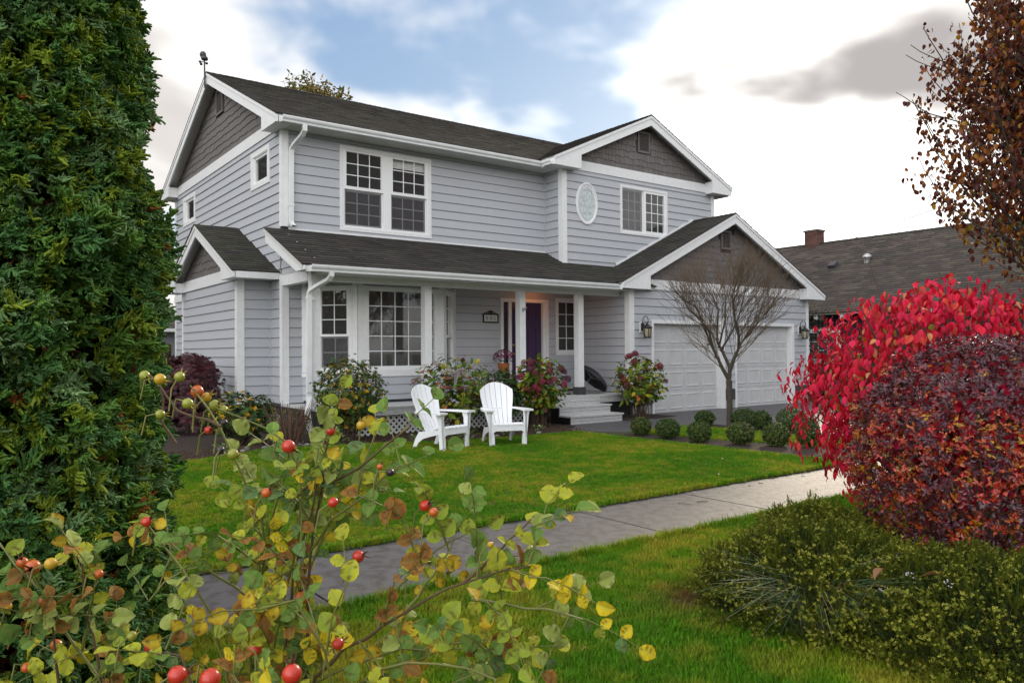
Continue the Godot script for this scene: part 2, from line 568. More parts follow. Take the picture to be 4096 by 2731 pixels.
# a window: outer casing rect, casing width, and sashes [glass rect, columns, rows, depth of glass, dark screen]
func window(h: Node3D, o: Vector3, u: Vector3, n: Vector3, outer: Rect2, cw: float, sashes: Array, label := "", proud := 0.036) -> MeshInstance3D:
	var t := Transform3D(Basis(u, Vector3.UP, n), o)
	var b := MB.new()
	for s in rects_minus(outer, [outer.grow(-cw)]):
		b.obox(t, Vector3(s.position.x, s.position.y, -0.05), Vector3(s.end.x, s.end.y, proud))
	var win := part("window", b, M.white, h, label)
	var f := MB.new()
	var inner := outer.grow(-cw + 0.002)
	var holes := []
	for s in sashes:
		holes.append((s[0] as Rect2).grow(0.045))
	for s in rects_minus(inner, holes):
		f.obox(t, Vector3(s.position.x, s.position.y, -0.08), Vector3(s.end.x, s.end.y, proud - 0.013))
	part("frame", f, M.vinyl, win)
	for s in sashes:
		var g: Rect2 = s[0]
		var z: float = s[3]
		var sf := MB.new()
		for q in rects_minus(g.grow(0.046), [g]):
			sf.obox(t, Vector3(q.position.x, q.position.y, z - 0.025), Vector3(q.end.x, q.end.y, z + 0.022))
		part("sash", sf, M.vinyl, win)
		var cols: int = s[1]
		var rows: int = s[2]
		var mw := 0.009
		for i in range(1, cols):
			var x := g.position.x + g.size.x * i / cols
			var mb := MB.new()
			mb.obox(t, Vector3(x - mw, g.position.y, z - 0.004), Vector3(x + mw, g.end.y, z + 0.008))
			part("muntin", mb, M.vinyl, win)
		for j in range(1, rows):
			var y := g.position.y + g.size.y * j / rows
			var mb := MB.new()
			mb.obox(t, Vector3(g.position.x, y - mw, z - 0.003), Vector3(g.end.x, y + mw, z + 0.007))
			part("muntin", mb, M.vinyl, win)
		for i in cols:
			for j in rows:
				var x0 := g.position.x + g.size.x * i / cols
				var y0 := g.position.y + g.size.y * j / rows
				var x1 := x0 + g.size.x / cols
				var y1 := y0 + g.size.y / rows
				var pm := MB.new()
				pm.quad(t * Vector3(x0, y0, z), t * Vector3(x1, y0, z), t * Vector3(x1, y1, z), t * Vector3(x0, y1, z))
				part("pane", pm, M.glass, win)
		if s.size() > 4 and s[4]:
			var sc := MB.new()
			sc.quad(t * Vector3(g.position.x - 0.02, g.position.y - 0.03, z + 0.026), t * Vector3(g.end.x + 0.02, g.position.y - 0.03, z + 0.026), t * Vector3(g.end.x + 0.02, g.end.y + 0.03, z + 0.026), t * Vector3(g.position.x - 0.02, g.end.y + 0.03, z + 0.026))
			part("insect_screen", sc, M.screen, win)
	return win

var roof_tone := Color(1, 1, 1)

# one roof slope: e0, e1 the eave seen from outside (left, right), up the whole vector to the ridge; budget single tabs
func roof(h: Node3D, e0: Vector3, e1: Vector3, up: Vector3, budget: int, sd: int, moss := 0.0, thick := 0.09, cut := 0.0) -> MeshInstance3D:
	var ud := (e1 - e0).normalized()
	var w := (e1 - e0).length()
	var vd := up.normalized()
	var l := up.length()
	var n := ud.cross(vd).normalized()
	var t := Transform3D(Basis(ud, vd, n), e0)
	var deck := MB.new()
	deck.ext(PackedVector2Array([Vector2(0, 0), Vector2(w, 0), Vector2(w - cut, l), Vector2(0, l)]), t * Vector3(0, 0, -thick), ud, vd, thick - 0.014)
	var slope := part("roof_slope", deck, M.soffit, h)
	var felt := MB.new()
	felt.ext(PackedVector2Array([Vector2(-0.012, -0.02), Vector2(w + 0.012, -0.02), Vector2(w - cut + 0.012, l), Vector2(-0.012, l)]), t * Vector3(0, 0, -0.0135), ud, vd, 0.0095)
	part("underlay", felt, M.felt, slope)
	var r := rng(sd)
	var expo := 0.142
	var tab := 0.305
	var tabs := []
	var k := 0
	while k * expo < l:
		var x := -tab * ((k * 0.5) - floorf(k * 0.5)) - 0.02 + (r.randf() - 0.5) * 0.02
		while x < w:
			var a := maxf(x + 0.004, -0.02)
			var e := minf(x + tab - 0.004, w + 0.02 - cut * k * expo / l)
			x += tab
			if e - a < 0.03:
				continue
			tabs.append([a, e, k * expo - 0.02 + (r.randf() - 0.5) * 0.006, r.randi() % 5, r.randf()])
		k += 1
	var rest := MB.new()
	var singles := {}
	if budget > 0:
		var order := []
		for i in tabs.size():
			var c: Vector3 = t * Vector3((tabs[i][0] + tabs[i][1]) / 2, tabs[i][2], 0)
			order.append([c.distance_to(EYE), i])
		order.sort()
		for i in mini(budget, order.size()):
			singles[order[i][1]] = true
	for i in tabs.size():
		var q: Array = tabs[i]
		var top := minf(q[2] + expo + 0.03, l)
		var lift: float = 0.012 + q[4] * 0.004
		var b := MB.new() if singles.has(i) else rest
		if not singles.has(i):
			var base: Color = [Color(0.042, 0.038, 0.036), Color(0.052, 0.045, 0.041), Color(0.034, 0.032, 0.031), Color(0.060, 0.055, 0.047), Color(0.046, 0.039, 0.038)][q[3]]
			b.col = base.lerp(Color(0.050, 0.056, 0.034), moss * r.randf()) * roof_tone * r.randf_range(0.85, 1.2)
		var p0 := t * Vector3(q[0], q[2], lift)
		var p1 := t * Vector3(q[1], q[2], lift)
		var p2 := t * Vector3(q[1], top, 0.001)
		var p3 := t * Vector3(q[0], top, 0.001)
		var d0 := t * Vector3(q[0], q[2], -0.004)
		var d1 := t * Vector3(q[1], q[2], -0.004)
		b.quad(p0, p1, p2, p3)
		b.quad(d0, d1, p1, p0)
		b.tri(d0, p0, p3)
		b.tri(d1, p2, p1)
		if singles.has(i):
			part("roof_shingle", b, M.shingle[q[3]], slope)
	if rest.v.size():
		part("roof_shingles", rest, M.shingles, slope).set_meta("kind", "stuff")
	return slope

func ridge(h: Node3D, a: Vector3, b: Vector3, side: Vector3, drop: float, sd: int) -> void:   # folded caps along a ridge
	var r := rng(sd)
	var d := (b - a).normalized()
	var len := (b - a).length()
	var m := MB.new()
	var x := 0.0
	while x < len:
		m.col = [Color(0.042, 0.038, 0.036), Color(0.052, 0.045, 0.041), Color(0.034, 0.032, 0.031)][r.randi() % 3]
		var x1 := minf(x + 0.17, len)
		var lift := 0.022 + r.randf() * 0.005
		var p := a + d * x + Vector3.UP * lift
		var q := a + d * x1 + Vector3.UP * (lift - 0.008)
		for s in [1.0, -1.0]:
			var o: Vector3 = side * 0.14 * s - Vector3.UP * drop * 0.14
			if s > 0:
				m.quad(p, p + o, q + o, q)
			else:
				m.quad(p, q, q + o, p + o)
			m.quad(p + o, p + o - Vector3.UP * 0.012, p - Vector3.UP * 0.012, p)
		x += 0.145
	part("ridge_caps", m, M.shingles, h).set_meta("kind", "stuff")

# rake board with its boxed return. o: gable plane origin; along u; tips at u = ta (left) and tb (right); yt bottom of the tips
func rake(h: Node3D, o: Vector3, u: Vector3, ta: float, tb: float, yt: float, apex: float, slope: float, depth: float, ret: float) -> void:
	var n := u.cross(Vector3.UP)
	var mid := (ta + tb) / 2
	for side in 2:
		var s := 1.0 if side == 0 else -1.0
		var tip := ta if side == 0 else tb
		var top := apex - 0.03
		var ye := top - slope * absf(mid - tip)
		var low := 0.235
		var x1 := tip + s * ret
		var poly := PackedVector2Array([Vector2(tip, yt), Vector2(x1, yt), Vector2(x1, top - slope * absf(mid - x1) - low), Vector2(mid, top - low), Vector2(mid, top), Vector2(tip, ye)])
		var b := MB.new()
		b.ext(poly, o + n * (depth - 0.022), u, Vector3.UP, 0.04)
		part("rake_board", b, M.white, h)
		var strip := MB.new()
		var poly2 := PackedVector2Array([Vector2(tip, ye - 0.055), Vector2(mid, top - 0.055), Vector2(mid, top + 0.012), Vector2(tip, ye + 0.012)])
		strip.ext(poly2, o + n * (depth + 0.018), u, Vector3.UP, 0.016)
		part("rake_trim", strip, M.white, h)
		var box := MB.new()
		var poly3 := PackedVector2Array([Vector2(tip + s * 0.05, yt + 0.002), Vector2(x1 - s * 0.02, yt + 0.002), Vector2(x1 - s * 0.02, top - slope * absf(mid - x1) - low - 0.01), Vector2(tip + s * 0.05, ye - 0.06)])
		box.ext(poly3, o + n * 0.002, u, Vector3.UP, depth - 0.026)
		part("eave_return", box, M.white, h)

# K-style gutter along a to b, open upwards; out is the direction away from the wall
func gutter(h: Node3D, a: Vector3, b: Vector3, out: Vector3) -> void:
	var prof := [Vector2(0, 0.0), Vector2(0.075, 0.0), Vector2(0.08, 0.035), Vector2(0.105, 0.062), Vector2(0.115, 0.09), Vector2(0.115, 0.115), Vector2(0.10, 0.115), Vector2(0.10, 0.095), Vector2(0.09, 0.07), Vector2(0.065, 0.04), Vector2(0.06, 0.012), Vector2(0.008, 0.012), Vector2(0.008, 0.115), Vector2(0, 0.115)]
	var poly := PackedVector2Array(prof)
	var m := MB.new()
	var d := (b - a).normalized()
	var ux := out
	if out.cross(Vector3.UP).dot(d) < 0:
		var s := a
		a = b
		b = s
	m.ext(poly, a, ux, Vector3.UP, (b - a).length())
	part("gutter", m, M.metal_white, h)

func downspout(h: Node3D, pts: Array, w := 0.085, d := 0.06, face := Vector3(0, 0, 1)) -> void:
	var m := MB.new()
	var prev := []
	for i in pts.size():
		var a: Vector3 = pts[maxi(i - 1, 0)]
		var b: Vector3 = pts[mini(i + 1, pts.size() - 1)]
		var dir := (b - a).normalized()
		var x := face.cross(Vector3.UP).normalized() * -1.0
		var f := x.cross(dir).normalized()
		if f.dot(face) < 0 and absf(f.dot(face)) > 0.01: f = -f
		var p: Vector3 = pts[i]
		var ring := [p - x * w / 2 - f * d / 2, p + x * w / 2 - f * d / 2, p + x * w / 2 + f * d / 2, p - x * w / 2 + f * d / 2]
		if prev.size():
			for k in 4:
				var j := (k + 1) % 4
				var nn: Vector3 = (ring[k] + ring[j]) / 2 - p
				var q := [prev[k], prev[j], ring[j], ring[k]]
				if (q[1] - q[0]).cross(q[2] - q[0]).dot(nn) < 0:
					m.quad(q[3], q[2], q[1], q[0])
				else:
					m.quad(q[0], q[1], q[2], q[3])
		prev = ring
	part("downspout", m, M.metal_white, h)

func corner_board(h: Node3D, at: Vector3, u: Vector3, n: Vector3, y0: float, y1: float, w := 0.1) -> void:   # covers an outside corner: on the face n (towards -u) and round onto the face -u... at is the corner
	var t := Transform3D(Basis(u, Vector3.UP, n), at)
	var b := MB.new()
	b.obox(t, Vector3(-0.034, y0, -w), Vector3(0.0, y1, 0.034))
	b.obox(t, Vector3(0.001, y0 + 0.001, 0.0), Vector3(w, y1 - 0.001, 0.0342))
	part("corner_board", b, M.white, h)

func trim_box(h: Node3D, called: String, lo: Vector3, hi: Vector3, m: Material = null) -> MeshInstance3D:
	var b := MB.new()
	b.box(lo, hi)
	return part(called, b, m if m else M.white, h)

# ------------------------------------------------------------------ the house
func make_house() -> void:
	var h := thing("house", "grey two-storey clapboard house with white trim, dark shingle roofs and a porch", "house")
	var X := Vector3.RIGHT
	var Z := Vector3.BACK            # +z, towards the street
	var NX := Vector3.LEFT
	var D := 8.342
	var S := 0.4596
	# --- windows as rects in (u, y)
	var w_up := Rect2(1.168, 3.985, 2.142, 1.735)
	var w_l1 := Rect2(-1.815, 4.937, 1.16, 0.775)
	var w_l2 := Rect2(-7.47, 4.937, 1.20, 0.775)
	var w_sl := Rect2(8.428, 4.466, 1.742, 1.24)
	var w_en := Rect2(6.838, 1.41, 0.742, 1.412)
	var door := Rect2(5.165, 0.52, 1.437, 2.235)
	# --- main block, left wall
	var holes := [w_l1.grow(-0.03), w_l2.grow(-0.03)]
	backing(h, "wall", Vector3.ZERO, Z, NX, -D, -0.13, 0.3, 5.95, holes)
	siding(h, Vector3.ZERO, Z, NX, -D, -0.1, 0.53, 5.88, holes)
	var g := MB.new()
	g.ext(PackedVector2Array([Vector2(-D, 5.95), Vector2(0, 5.95), Vector2(0, 6.0), Vector2(-D / 2, 7.93), Vector2(-D, 6.0)]), Vector3(0.12, 0, 0), Z, Vector3.UP, 0.12)
	part("gable_wall", g, M.wall, h)
	trim_box(h, "frieze_board", Vector3(-0.042, 5.877, -D + 0.0), Vector3(0, 6.115, -0.02))
	var vl := Rect2(-4.34, 7.16, 0.53, 0.6)
	gable_shingles(h, Vector3.ZERO, Z, NX, -D + 0.3, -0.3, 6.117, -D / 2, 7.95, S, [vl], M.gable_left, 71, 130)
	vent(h, Vector3.ZERO, Z, NX, vl, M.gable_left[0])
	window(h, Vector3.ZERO, Z, NX, w_l1, 0.10, [[Rect2(-1.59, 5.09, 0.72, 0.458), 1, 1, -0.02]], "small square window near the front corner")
	window(h, Vector3.ZERO, Z, NX, w_l2, 0.10, [[Rect2(-7.17, 5.09, 0.72, 0.458), 1, 1, -0.02]], "small square window near the back corner")
	corner_board(h, Vector3.ZERO, X, Z, 3.955, 5.835, 0.105)
	corner_board(h, Vector3.ZERO, X, Z, 0.52, 3.02, 0.105)
	trim_box(h, "corner_board", Vector3(-0.036, 0.5, -D - 0.03), Vector3(0.02, 5.84, -D + 0.075))
	trim_box(h, "frieze_board", Vector3(-0.045, 2.935, -D - 0.05), Vector3(0, 3.128, -4.95))
	# --- main block, upper front wall and the strip beside the bay
	holes = [w_up.grow(-0.03)]
	backing(h, "wall", Vector3.ZERO, X, Z, 0.0, 6.54, 3.0, 5.95, holes)
	siding(h, Vector3.ZERO, X, Z, 0.1, 6.51, 3.93, 5.84, holes)
	backing(h, "wall", Vector3.ZERO, X, Z, 0.0, 0.46, 0.3, 3.0)
	siding(h, Vector3.ZERO, X, Z, 0.1, 0.40, 0.535, 2.9)
	window(h, Vector3.ZERO, X, Z, w_up, 0.073, [
		[Rect2(1.318, 4.905, 0.785, 0.7), 3, 3, 0.0], [Rect2(1.318, 4.135, 0.785, 0.66), 3, 3, -0.045, true],
		[Rect2(2.375, 4.905, 0.785, 0.7), 3, 3, 0.0], [Rect2(2.375, 4.135, 0.785, 0.66), 3, 3, -0.045, true]], "paired double-hung window over the porch roof")
	# blind drawn up behind the right unit
	var bl := MB.new()
	for k in 5:
		bl.box(Vector3(2.33, 5.44 + k * 0.035, -0.12), Vector3(3.2, 5.468 + k * 0.035, -0.09))
	part("window_blind", bl, M.vinyl, h)
	# --- back and far walls, floors
	backing(h, "wall", Vector3(0, 0, -D), NX, Vector3.FORWARD, -12.064, 0.0, 0.3, 5.95)
	backing(h, "wall", Vector3(12.064, 0, 0), Vector3.FORWARD, X, -0.659, D, 0.3, 5.95)
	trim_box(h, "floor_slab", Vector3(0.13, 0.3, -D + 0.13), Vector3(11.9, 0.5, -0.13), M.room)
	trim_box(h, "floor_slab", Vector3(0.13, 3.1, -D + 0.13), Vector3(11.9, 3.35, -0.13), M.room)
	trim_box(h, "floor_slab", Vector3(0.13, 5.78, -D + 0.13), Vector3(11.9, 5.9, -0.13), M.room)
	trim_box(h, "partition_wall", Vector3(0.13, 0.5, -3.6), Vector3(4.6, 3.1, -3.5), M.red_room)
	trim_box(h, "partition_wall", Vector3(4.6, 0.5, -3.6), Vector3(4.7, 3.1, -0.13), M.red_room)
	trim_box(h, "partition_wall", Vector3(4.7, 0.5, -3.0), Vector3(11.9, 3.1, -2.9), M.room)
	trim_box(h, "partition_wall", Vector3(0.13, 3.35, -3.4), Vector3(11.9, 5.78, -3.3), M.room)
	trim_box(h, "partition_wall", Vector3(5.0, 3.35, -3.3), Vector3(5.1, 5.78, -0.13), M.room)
	# --- right block upstairs
	backing(h, "wall", Vector3(6.539, 0, 0), Z, NX, 0.0, 0.53, 3.0, 5.95)
	siding(h, Vector3(6.539, 0, 0), Z, NX, 0.03, 0.56, 3.6, 5.84)
	trim_box(h, "inside_corner", Vector3(6.50, 3.85, 0.0), Vector3(6.54, 5.84, 0.04), M.siding)
	holes = [w_sl.grow(-0.03), Rect2(7.05, 4.78, 0.49, 0.61)]
	backing(h, "wall", Vector3(0, 0, 0.659), X, Z, 6.539, 12.064, 3.0, 5.95, holes)
	siding(h, Vector3(0, 0, 0.659), X, Z, 6.639, 11.97, 3.6, 5.88, [w_sl.grow(-0.03)])
	g = MB.new()
	g.ext(PackedVector2Array([Vector2(6.539, 5.95), Vector2(12.064, 5.95), Vector2(12.064, 6.05), Vector2(9.3, 7.33), Vector2(6.539, 6.05)]), Vector3(0, 0, 0.539), X, Vector3.UP, 0.12)
	part("gable_wall", g, M.wall, h)
	trim_box(h, "frieze_board", Vector3(6.60, 5.872, 0.659), Vector3(12.02, 6.108, 0.70))
	var vr := Rect2(9.073, 6.61, 0.45, 0.56)
	gable_shingles(h, Vector3(0, 0, 0.659), X, Z, 6.75, 11.85, 6.11, 9.30, 7.35, S, [vr], M.gable, 72, 90)
	vent(h, Vector3(0, 0, 0.659), X, Z, vr, M.gable[0])
	corner_board(h, Vector3(6.539, 0, 0.659), X, Z, 3.585, 5.84, 0.115)
	trim_box(h, "corner_board", Vector3(11.97, 3.4, 0.65), Vector3(12.095, 5.84, 0.694))
	window(h, Vector3(0, 0, 0.659), X, Z, w_sl, 0.062, [[Rect2(8.555, 4.60, 0.68, 0.98), 3, 4, -0.04, true], [Rect2(9.36, 4.60, 0.69, 0.98), 3, 4, 0.0]], "sliding window beside the oval one")
	oval_window(h, Vector3(7.295, 5.085, 0.659))
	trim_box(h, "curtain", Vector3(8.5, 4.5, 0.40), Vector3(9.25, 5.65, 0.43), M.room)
	# --- entry wall on the porch
	holes = [w_en.grow(-0.03), door.grow(-0.02)]
	backing(h, "wall", Vector3.ZERO, X, Z, 3.85, 7.74, 0.3, 3.0, holes)
	siding(h, Vector3.ZERO, X, Z, 3.90, 7.63, 0.57, 2.97, holes)
	window(h, Vector3.ZERO, X, Z, w_en, 0.08, [[Rect2(6.935, 1.535, 0.548, 1.18), 2, 4, -0.02]], "tall gridded window beside the purple door")
	front_door(h)
	# --- bay
	bay(h)
	# --- garage
	garage(h)
	# --- closet bump-out on the left wall
	var bx := -0.649
	backing(h, "wall", Vector3(0, 0, -0.673), X, Z, bx, 0.0, 0.3, 3.1)
	backing(h, "wall", Vector3(bx, 0, 0), Z, NX, -4.863, -0.793, 0.3, 3.1, [], null, 0.1)
	backing(h, "wall", Vector3(0, 0, -4.863), NX, Vector3.FORWARD, 0.0, 0.649, 0.3, 3.1, [], null, 0.1)
	siding(h, Vector3(0, 0, -0.673), X, Z, bx + 0.1, -0.025, 0.5, 2.96)
	siding(h, Vector3(bx, 0, 0), Z, NX, -4.83, -0.77, 0.45, 2.96)
	trim_box(h, "inside_corner", Vector3(-0.04, 0.5, -0.673), Vector3(-0.001, 2.95, -0.633), M.siding)
	corner_board(h, Vector3(bx, 0, -0.673), X, Z, 0.45, 2.955, 0.11)
	trim_box(h, "corner_board", Vector3(bx - 0.034, 0.45, -4.89), Vector3(bx + 0.01, 2.955, -4.79))
	trim_box(h, "frieze_board", Vector3(bx - 0.04, 2.955, -4.86), Vector3(bx, 3.195, -0.68))
	g = MB.new()
	g.ext(PackedVector2Array([Vector2(-4.863, 3.1), Vector2(-0.673, 3.1), Vector2(-0.673, 3.2), Vector2(-2.768, 4.15), Vector2(-4.863, 3.2)]), Vector3(bx + 0.1, 0, 0), Z, Vector3.UP, 0.1)
	part("gable_wall", g, M.wall, h)
	gable_shingles(h, Vector3(bx, 0, 0), Z, NX, -4.7, -0.85, 3.197, -2.768, 4.13, S, [], M.gable_left, 73, 40)
	rake(h, Vector3(bx, 0, 0), Z, -5.40, -0.13, 2.94, 4.29, S, 0.25, 0.78)
	roof(h, Vector3(-0.93, 3.078, -0.13), Vector3(-0.002, 3.078, -0.13), Vector3(0, 1.213, -2.64), 0, 81, 0.8)
	roof(h, Vector3(-0.002, 3.078, -5.40), Vector3(-0.93, 3.078, -5.40), Vector3(0, 1.213, 2.64), 0, 82, 0.3)
	trim_box(h, "fascia", Vector3(-0.86, 2.935, -0.152), Vector3(-0.0, 3.065, -0.118))
	trim_box(h, "soffit", Vector3(-0.645, 2.945, -0.64), Vector3(-0.0, 2.965, -0.153), M.soffit)
	# --- roofs of the main block
	var ey := 8.13 - S * (D / 2 + 0.476)
	roof(h, Vector3(-0.30, ey, 0.476), Vector3(12.37, ey, 0.476), Vector3(0, 8.13 - ey, -(D / 2 + 0.476)), 0, 83, 0.25)
	roof(h, Vector3(12.37, ey, -D - 0.476), Vector3(-0.30, ey, -D - 0.476), Vector3(0, 8.13 - ey, D / 2 + 0.476), 0, 84)
	ridge(h, Vector3(-0.31, 8.13, -D / 2), Vector3(12.37, 8.13, -D / 2), Vector3(0, 0, 1), S, 85)
	rake(h, Vector3.ZERO, Z, -D - 0.476, 0.476, 5.833, 8.13, S, 0.28, 0.83)
	trim_box(h, "soffit", Vector3(0.004, 5.838, 0.0), Vector3(6.535, 5.86, 0.44), M.soffit)
	trim_box(h, "fascia", Vector3(-0.24, 5.84, 0.44), Vector3(6.02, 5.965, 0.47))
	trim_box(h, "soffit", Vector3(0.004, 5.838, -D - 0.46), Vector3(12.3, 5.86, -D), M.soffit)
	gutter(h, Vector3(-0.2, 5.838, 0.47), Vector3(6.0, 5.838, 0.47), Z)
	# right block roof
	var ry := 7.533 - S * 3.2385
	roof(h, Vector3(6.063, ry, -3.6), Vector3(6.063, ry, 0.96), Vector3(3.2385, 7.533 - ry, 0), 0, 86, 0.1)
	roof(h, Vector3(12.54, ry, 0.96), Vector3(12.54, ry, -3.6), Vector3(-3.2385, 7.533 - ry, 0), 0, 87)
	ridge(h, Vector3(9.3015, 7.533, 0.965), Vector3(9.3015, 7.533, -2.9), Vector3(1, 0, 0), S, 88)
	rake(h, Vector3(0, 0, 0.659), X, 6.063, 12.54, 5.833, 7.533, S, 0.28, 0.83)
	trim_box(h, "soffit", Vector3(6.09, 5.839, 0.441), Vector3(6.53, 5.862, 0.657), M.soffit)
	trim_box(h, "fascia", Vector3(6.07, 5.84, 0.45), Vector3(6.10, 5.98, 0.93))
	trim_box(h, "soffit", Vector3(12.07, 5.839, -0.5), Vector3(12.5, 5.862, 0.657), M.soffit)
	gutter(h, Vector3(6.07, 5.838, 0.585), Vector3(6.07, 5.838, 0.91), NX)
	gutter(h, Vector3(12.53, 5.838, -3.0), Vector3(12.53, 5.838, 0.80), X)
	downspout(h, [Vector3(12.5, 5.83, 0.1), Vector3(12.48, 5.62, 0.08), Vector3(12.4, 5.55, 0.07), Vector3(12.2, 5.5, 0.05)], 0.07, 0.06, Z)
	# --- porch roof
	roof(h, Vector3(-0.37, 3.03, 1.93), Vector3(8.35, 3.03, 1.93), Vector3(0, 0.878, -1.93), 300, 89, 0.6)
	var pr := MB.new()
	pr.ext(PackedVector2Array([Vector2(0.03, 3.87), Vector2(0.03, 3.62), Vector2(1.60, 2.925), Vector2(1.96, 2.925), Vector2(1.96, 2.99)]), Vector3(-0.318, 0, 0), Z, Vector3.UP, 0.036)
	part("rake_board", pr, M.white, h)
	trim_box(h, "flashing", Vector3(0.11, 3.90, 0.0), Vector3(6.5, 3.935, 0.03), M.metal_white)
	trim_box(h, "fascia", Vector3(-0.3, 2.90, 1.895), Vector3(7.1, 3.0, 1.93))
	trim_box(h, "porch_ceiling", Vector3(0.1, 2.975, 0.0), Vector3(7.62, 2.995, 1.46), M.soffit)
	trim_box(h, "soffit", Vector3(0.0, 2.90, 1.461), Vector3(7.62, 2.922, 1.893), M.soffit)
	trim_box(h, "soffit", Vector3(-0.31, 2.93, 1.5), Vector3(0.0, 2.945, 1.89), M.soffit)
	trim_box(h, "porch_beam", Vector3(-0.02, 2.80, 1.30), Vector3(7.62, 2.974, 1.458))
	trim_box(h, "porch_beam", Vector3(-0.03, 2.80, 0.036), Vector3(0.13, 3.0, 1.30))
	gutter(h, Vector3(-0.24, 2.90, 1.93), Vector3(7.03, 2.90, 1.93), Z)
	gutter(h, Vector3(7.145, 2.90, 1.945), Vector3(7.145, 2.90, 2.03), NX)
	var row := 3.0
	while row < 3.75:       # boards closing the porch's left end under its roof
		siding(h, Vector3(-0.012, 0, 0), Z, NX, 0.0, (3.80 - row - 0.06) / 0.455, row, row + ROW, [])
		row += ROW
	g = MB.new()
	g.ext(PackedVector2Array([Vector2(0, 2.93), Vector2(1.75, 2.93), Vector2(1.75, 3.0), Vector2(0, 3.80)]), Vector3(0.09, 0, 0), Z, Vector3.UP, 0.1)
	part("gable_wall", g, M.wall, h)
	# downspouts
	downspout(h, [Vector3(0.235, 5.84, 0.53), Vector3(0.235, 5.73, 0.53), Vector3(0.22, 5.66, 0.45), Vector3(0.165, 5.53, 0.17), Vector3(0.15, 5.46, 0.085), Vector3(0.145, 5.38, 0.075), Vector3(0.14, 4.06, 0.075), Vector3(0.145, 4.0, 0.09), Vector3(0.17, 3.95, 0.14)])
	downspout(h, [Vector3(0.13, 2.91, 1.99), Vector3(0.13, 2.84, 1.99), Vector3(0.11, 2.78, 1.93), Vector3(-0.03, 2.66, 1.68), Vector3(-0.075, 2.60, 1.56), Vector3(-0.085, 2.53, 1.525), Vector3(-0.09, 0.74, 1.51), Vector3(-0.11, 0.66, 1.55), Vector3(-0.2, 0.50, 1.72), Vector3(-0.21, 0.42, 1.75), Vector3(-0.18, 0.20, 1.76), Vector3(-0.15, 0.10, 1.8), Vector3(-0.1, 0.04, 1.95)])
	for y in [4.35]:
		trim_box(h, "downspout_strap", Vector3(0.088, y, 0.036), Vector3(0.197, y + 0.035, 0.112), M.metal_white)
	for y in [2.45, 0.80]:
		trim_box(h, "downspout_strap", Vector3(-0.14, y, 1.475), Vector3(-0.005, y + 0.035, 1.549), M.metal_white)
	# --- porch posts, deck, steps
	for x in [-0.012, 2.305, 4.64, 6.31]:
		var b := MB.new()
		b.box(Vector3(x, 0.5, 1.30), Vector3(x + 0.155, 2.80, 1.459))
		var p := part("porch_post", b, M.white, h)
		var base := MB.new()
		base.box(Vector3(x - 0.025, 0.512, 1.275), Vector3(x + 0.18, 0.69, 1.485))
		part("post_base", base, M.base_trim if x > 0 else M.white, p)
	var dz := 0.0
	while dz < 1.94:
		trim_box(h, "deck_board", Vector3(-0.06, 0.483, dz + 0.002), Vector3(7.60, 0.515, dz + 0.136), M.deck)
		dz += 0.14
	trim_box(h, "rim_board", Vector3(-0.05, 0.36, 1.90), Vector3(7.6, 0.482, 1.945), M.deck)
	trim_box(h, "skirt", Vector3(-0.03, 0.0, 1.80), Vector3(7.5, 0.36, 1.83), M.felt)
	trim_box(h, "skirt", Vector3(-0.06, 0.0, 0.0), Vector3(-0.03, 0.482, 1.94), M.felt)
	lattice(h)
	var sx0 := 5.02
	var sx1 := 6.47
	trim_box(h, "step_side", Vector3(sx0 - 0.02, 0.0, 1.95), Vector3(sx0, 0.31, 2.28), M.black)
	trim_box(h, "step_side", Vector3(sx0 - 0.02, 0.0, 2.28), Vector3(sx0, 0.14, 2.64), M.black)
	for k in 3:
		var top: float = [0.515, 0.345, 0.172][k]
		var low: float = [0.345, 0.172, 0.0][k]
		var zf: float = [1.965, 2.30, 2.66][k]
		var zb: float = [1.93, 1.966, 2.30][k]
		if k > 0:
			for j in 3:
				var wd := (zf + 0.03 - zb) / 3
				trim_box(h, "tread", Vector3(sx0 - 0.03, top - 0.032, zb + wd * j + 0.003), Vector3(sx1 + 0.03, top, zb + wd * (j + 1) - 0.003), M.deck)
		var mid := low + (top - 0.033 - low) * 0.42
		trim_box(h, "riser", Vector3(sx0, low + 0.001, zf - 0.03), Vector3(sx1, mid - 0.004, zf), M.deck)
		trim_box(h, "riser", Vector3(sx0, mid + 0.004, zf - 0.03), Vector3(sx1, top - 0.036, zf), M.deck)
		trim_box(h, "step_core", Vector3(sx0 + 0.02, 0.0, zb - 0.1), Vector3(sx1 - 0.02, top - 0.05, zf - 0.032), M.felt)
	# foundation
	trim_box(h, "foundation", Vector3(0.0, -0.2, -D), Vector3(12.0, 0.30, -0.02), M.foundation)
	trim_box(h, "water_table", Vector3(-0.03, 0.44, -D), Vector3(0.0, 0.525, -4.9), M.base_trim)
	trim_box(h, "water_table", Vector3(-0.03, 0.47, -0.6), Vector3(0.0, 0.53, 0.0), M.base_trim)
	trim_box(h, "foundation", Vector3(-0.62, -0.2, -4.82), Vector3(0.0, 0.45, -0.70), M.foundation)

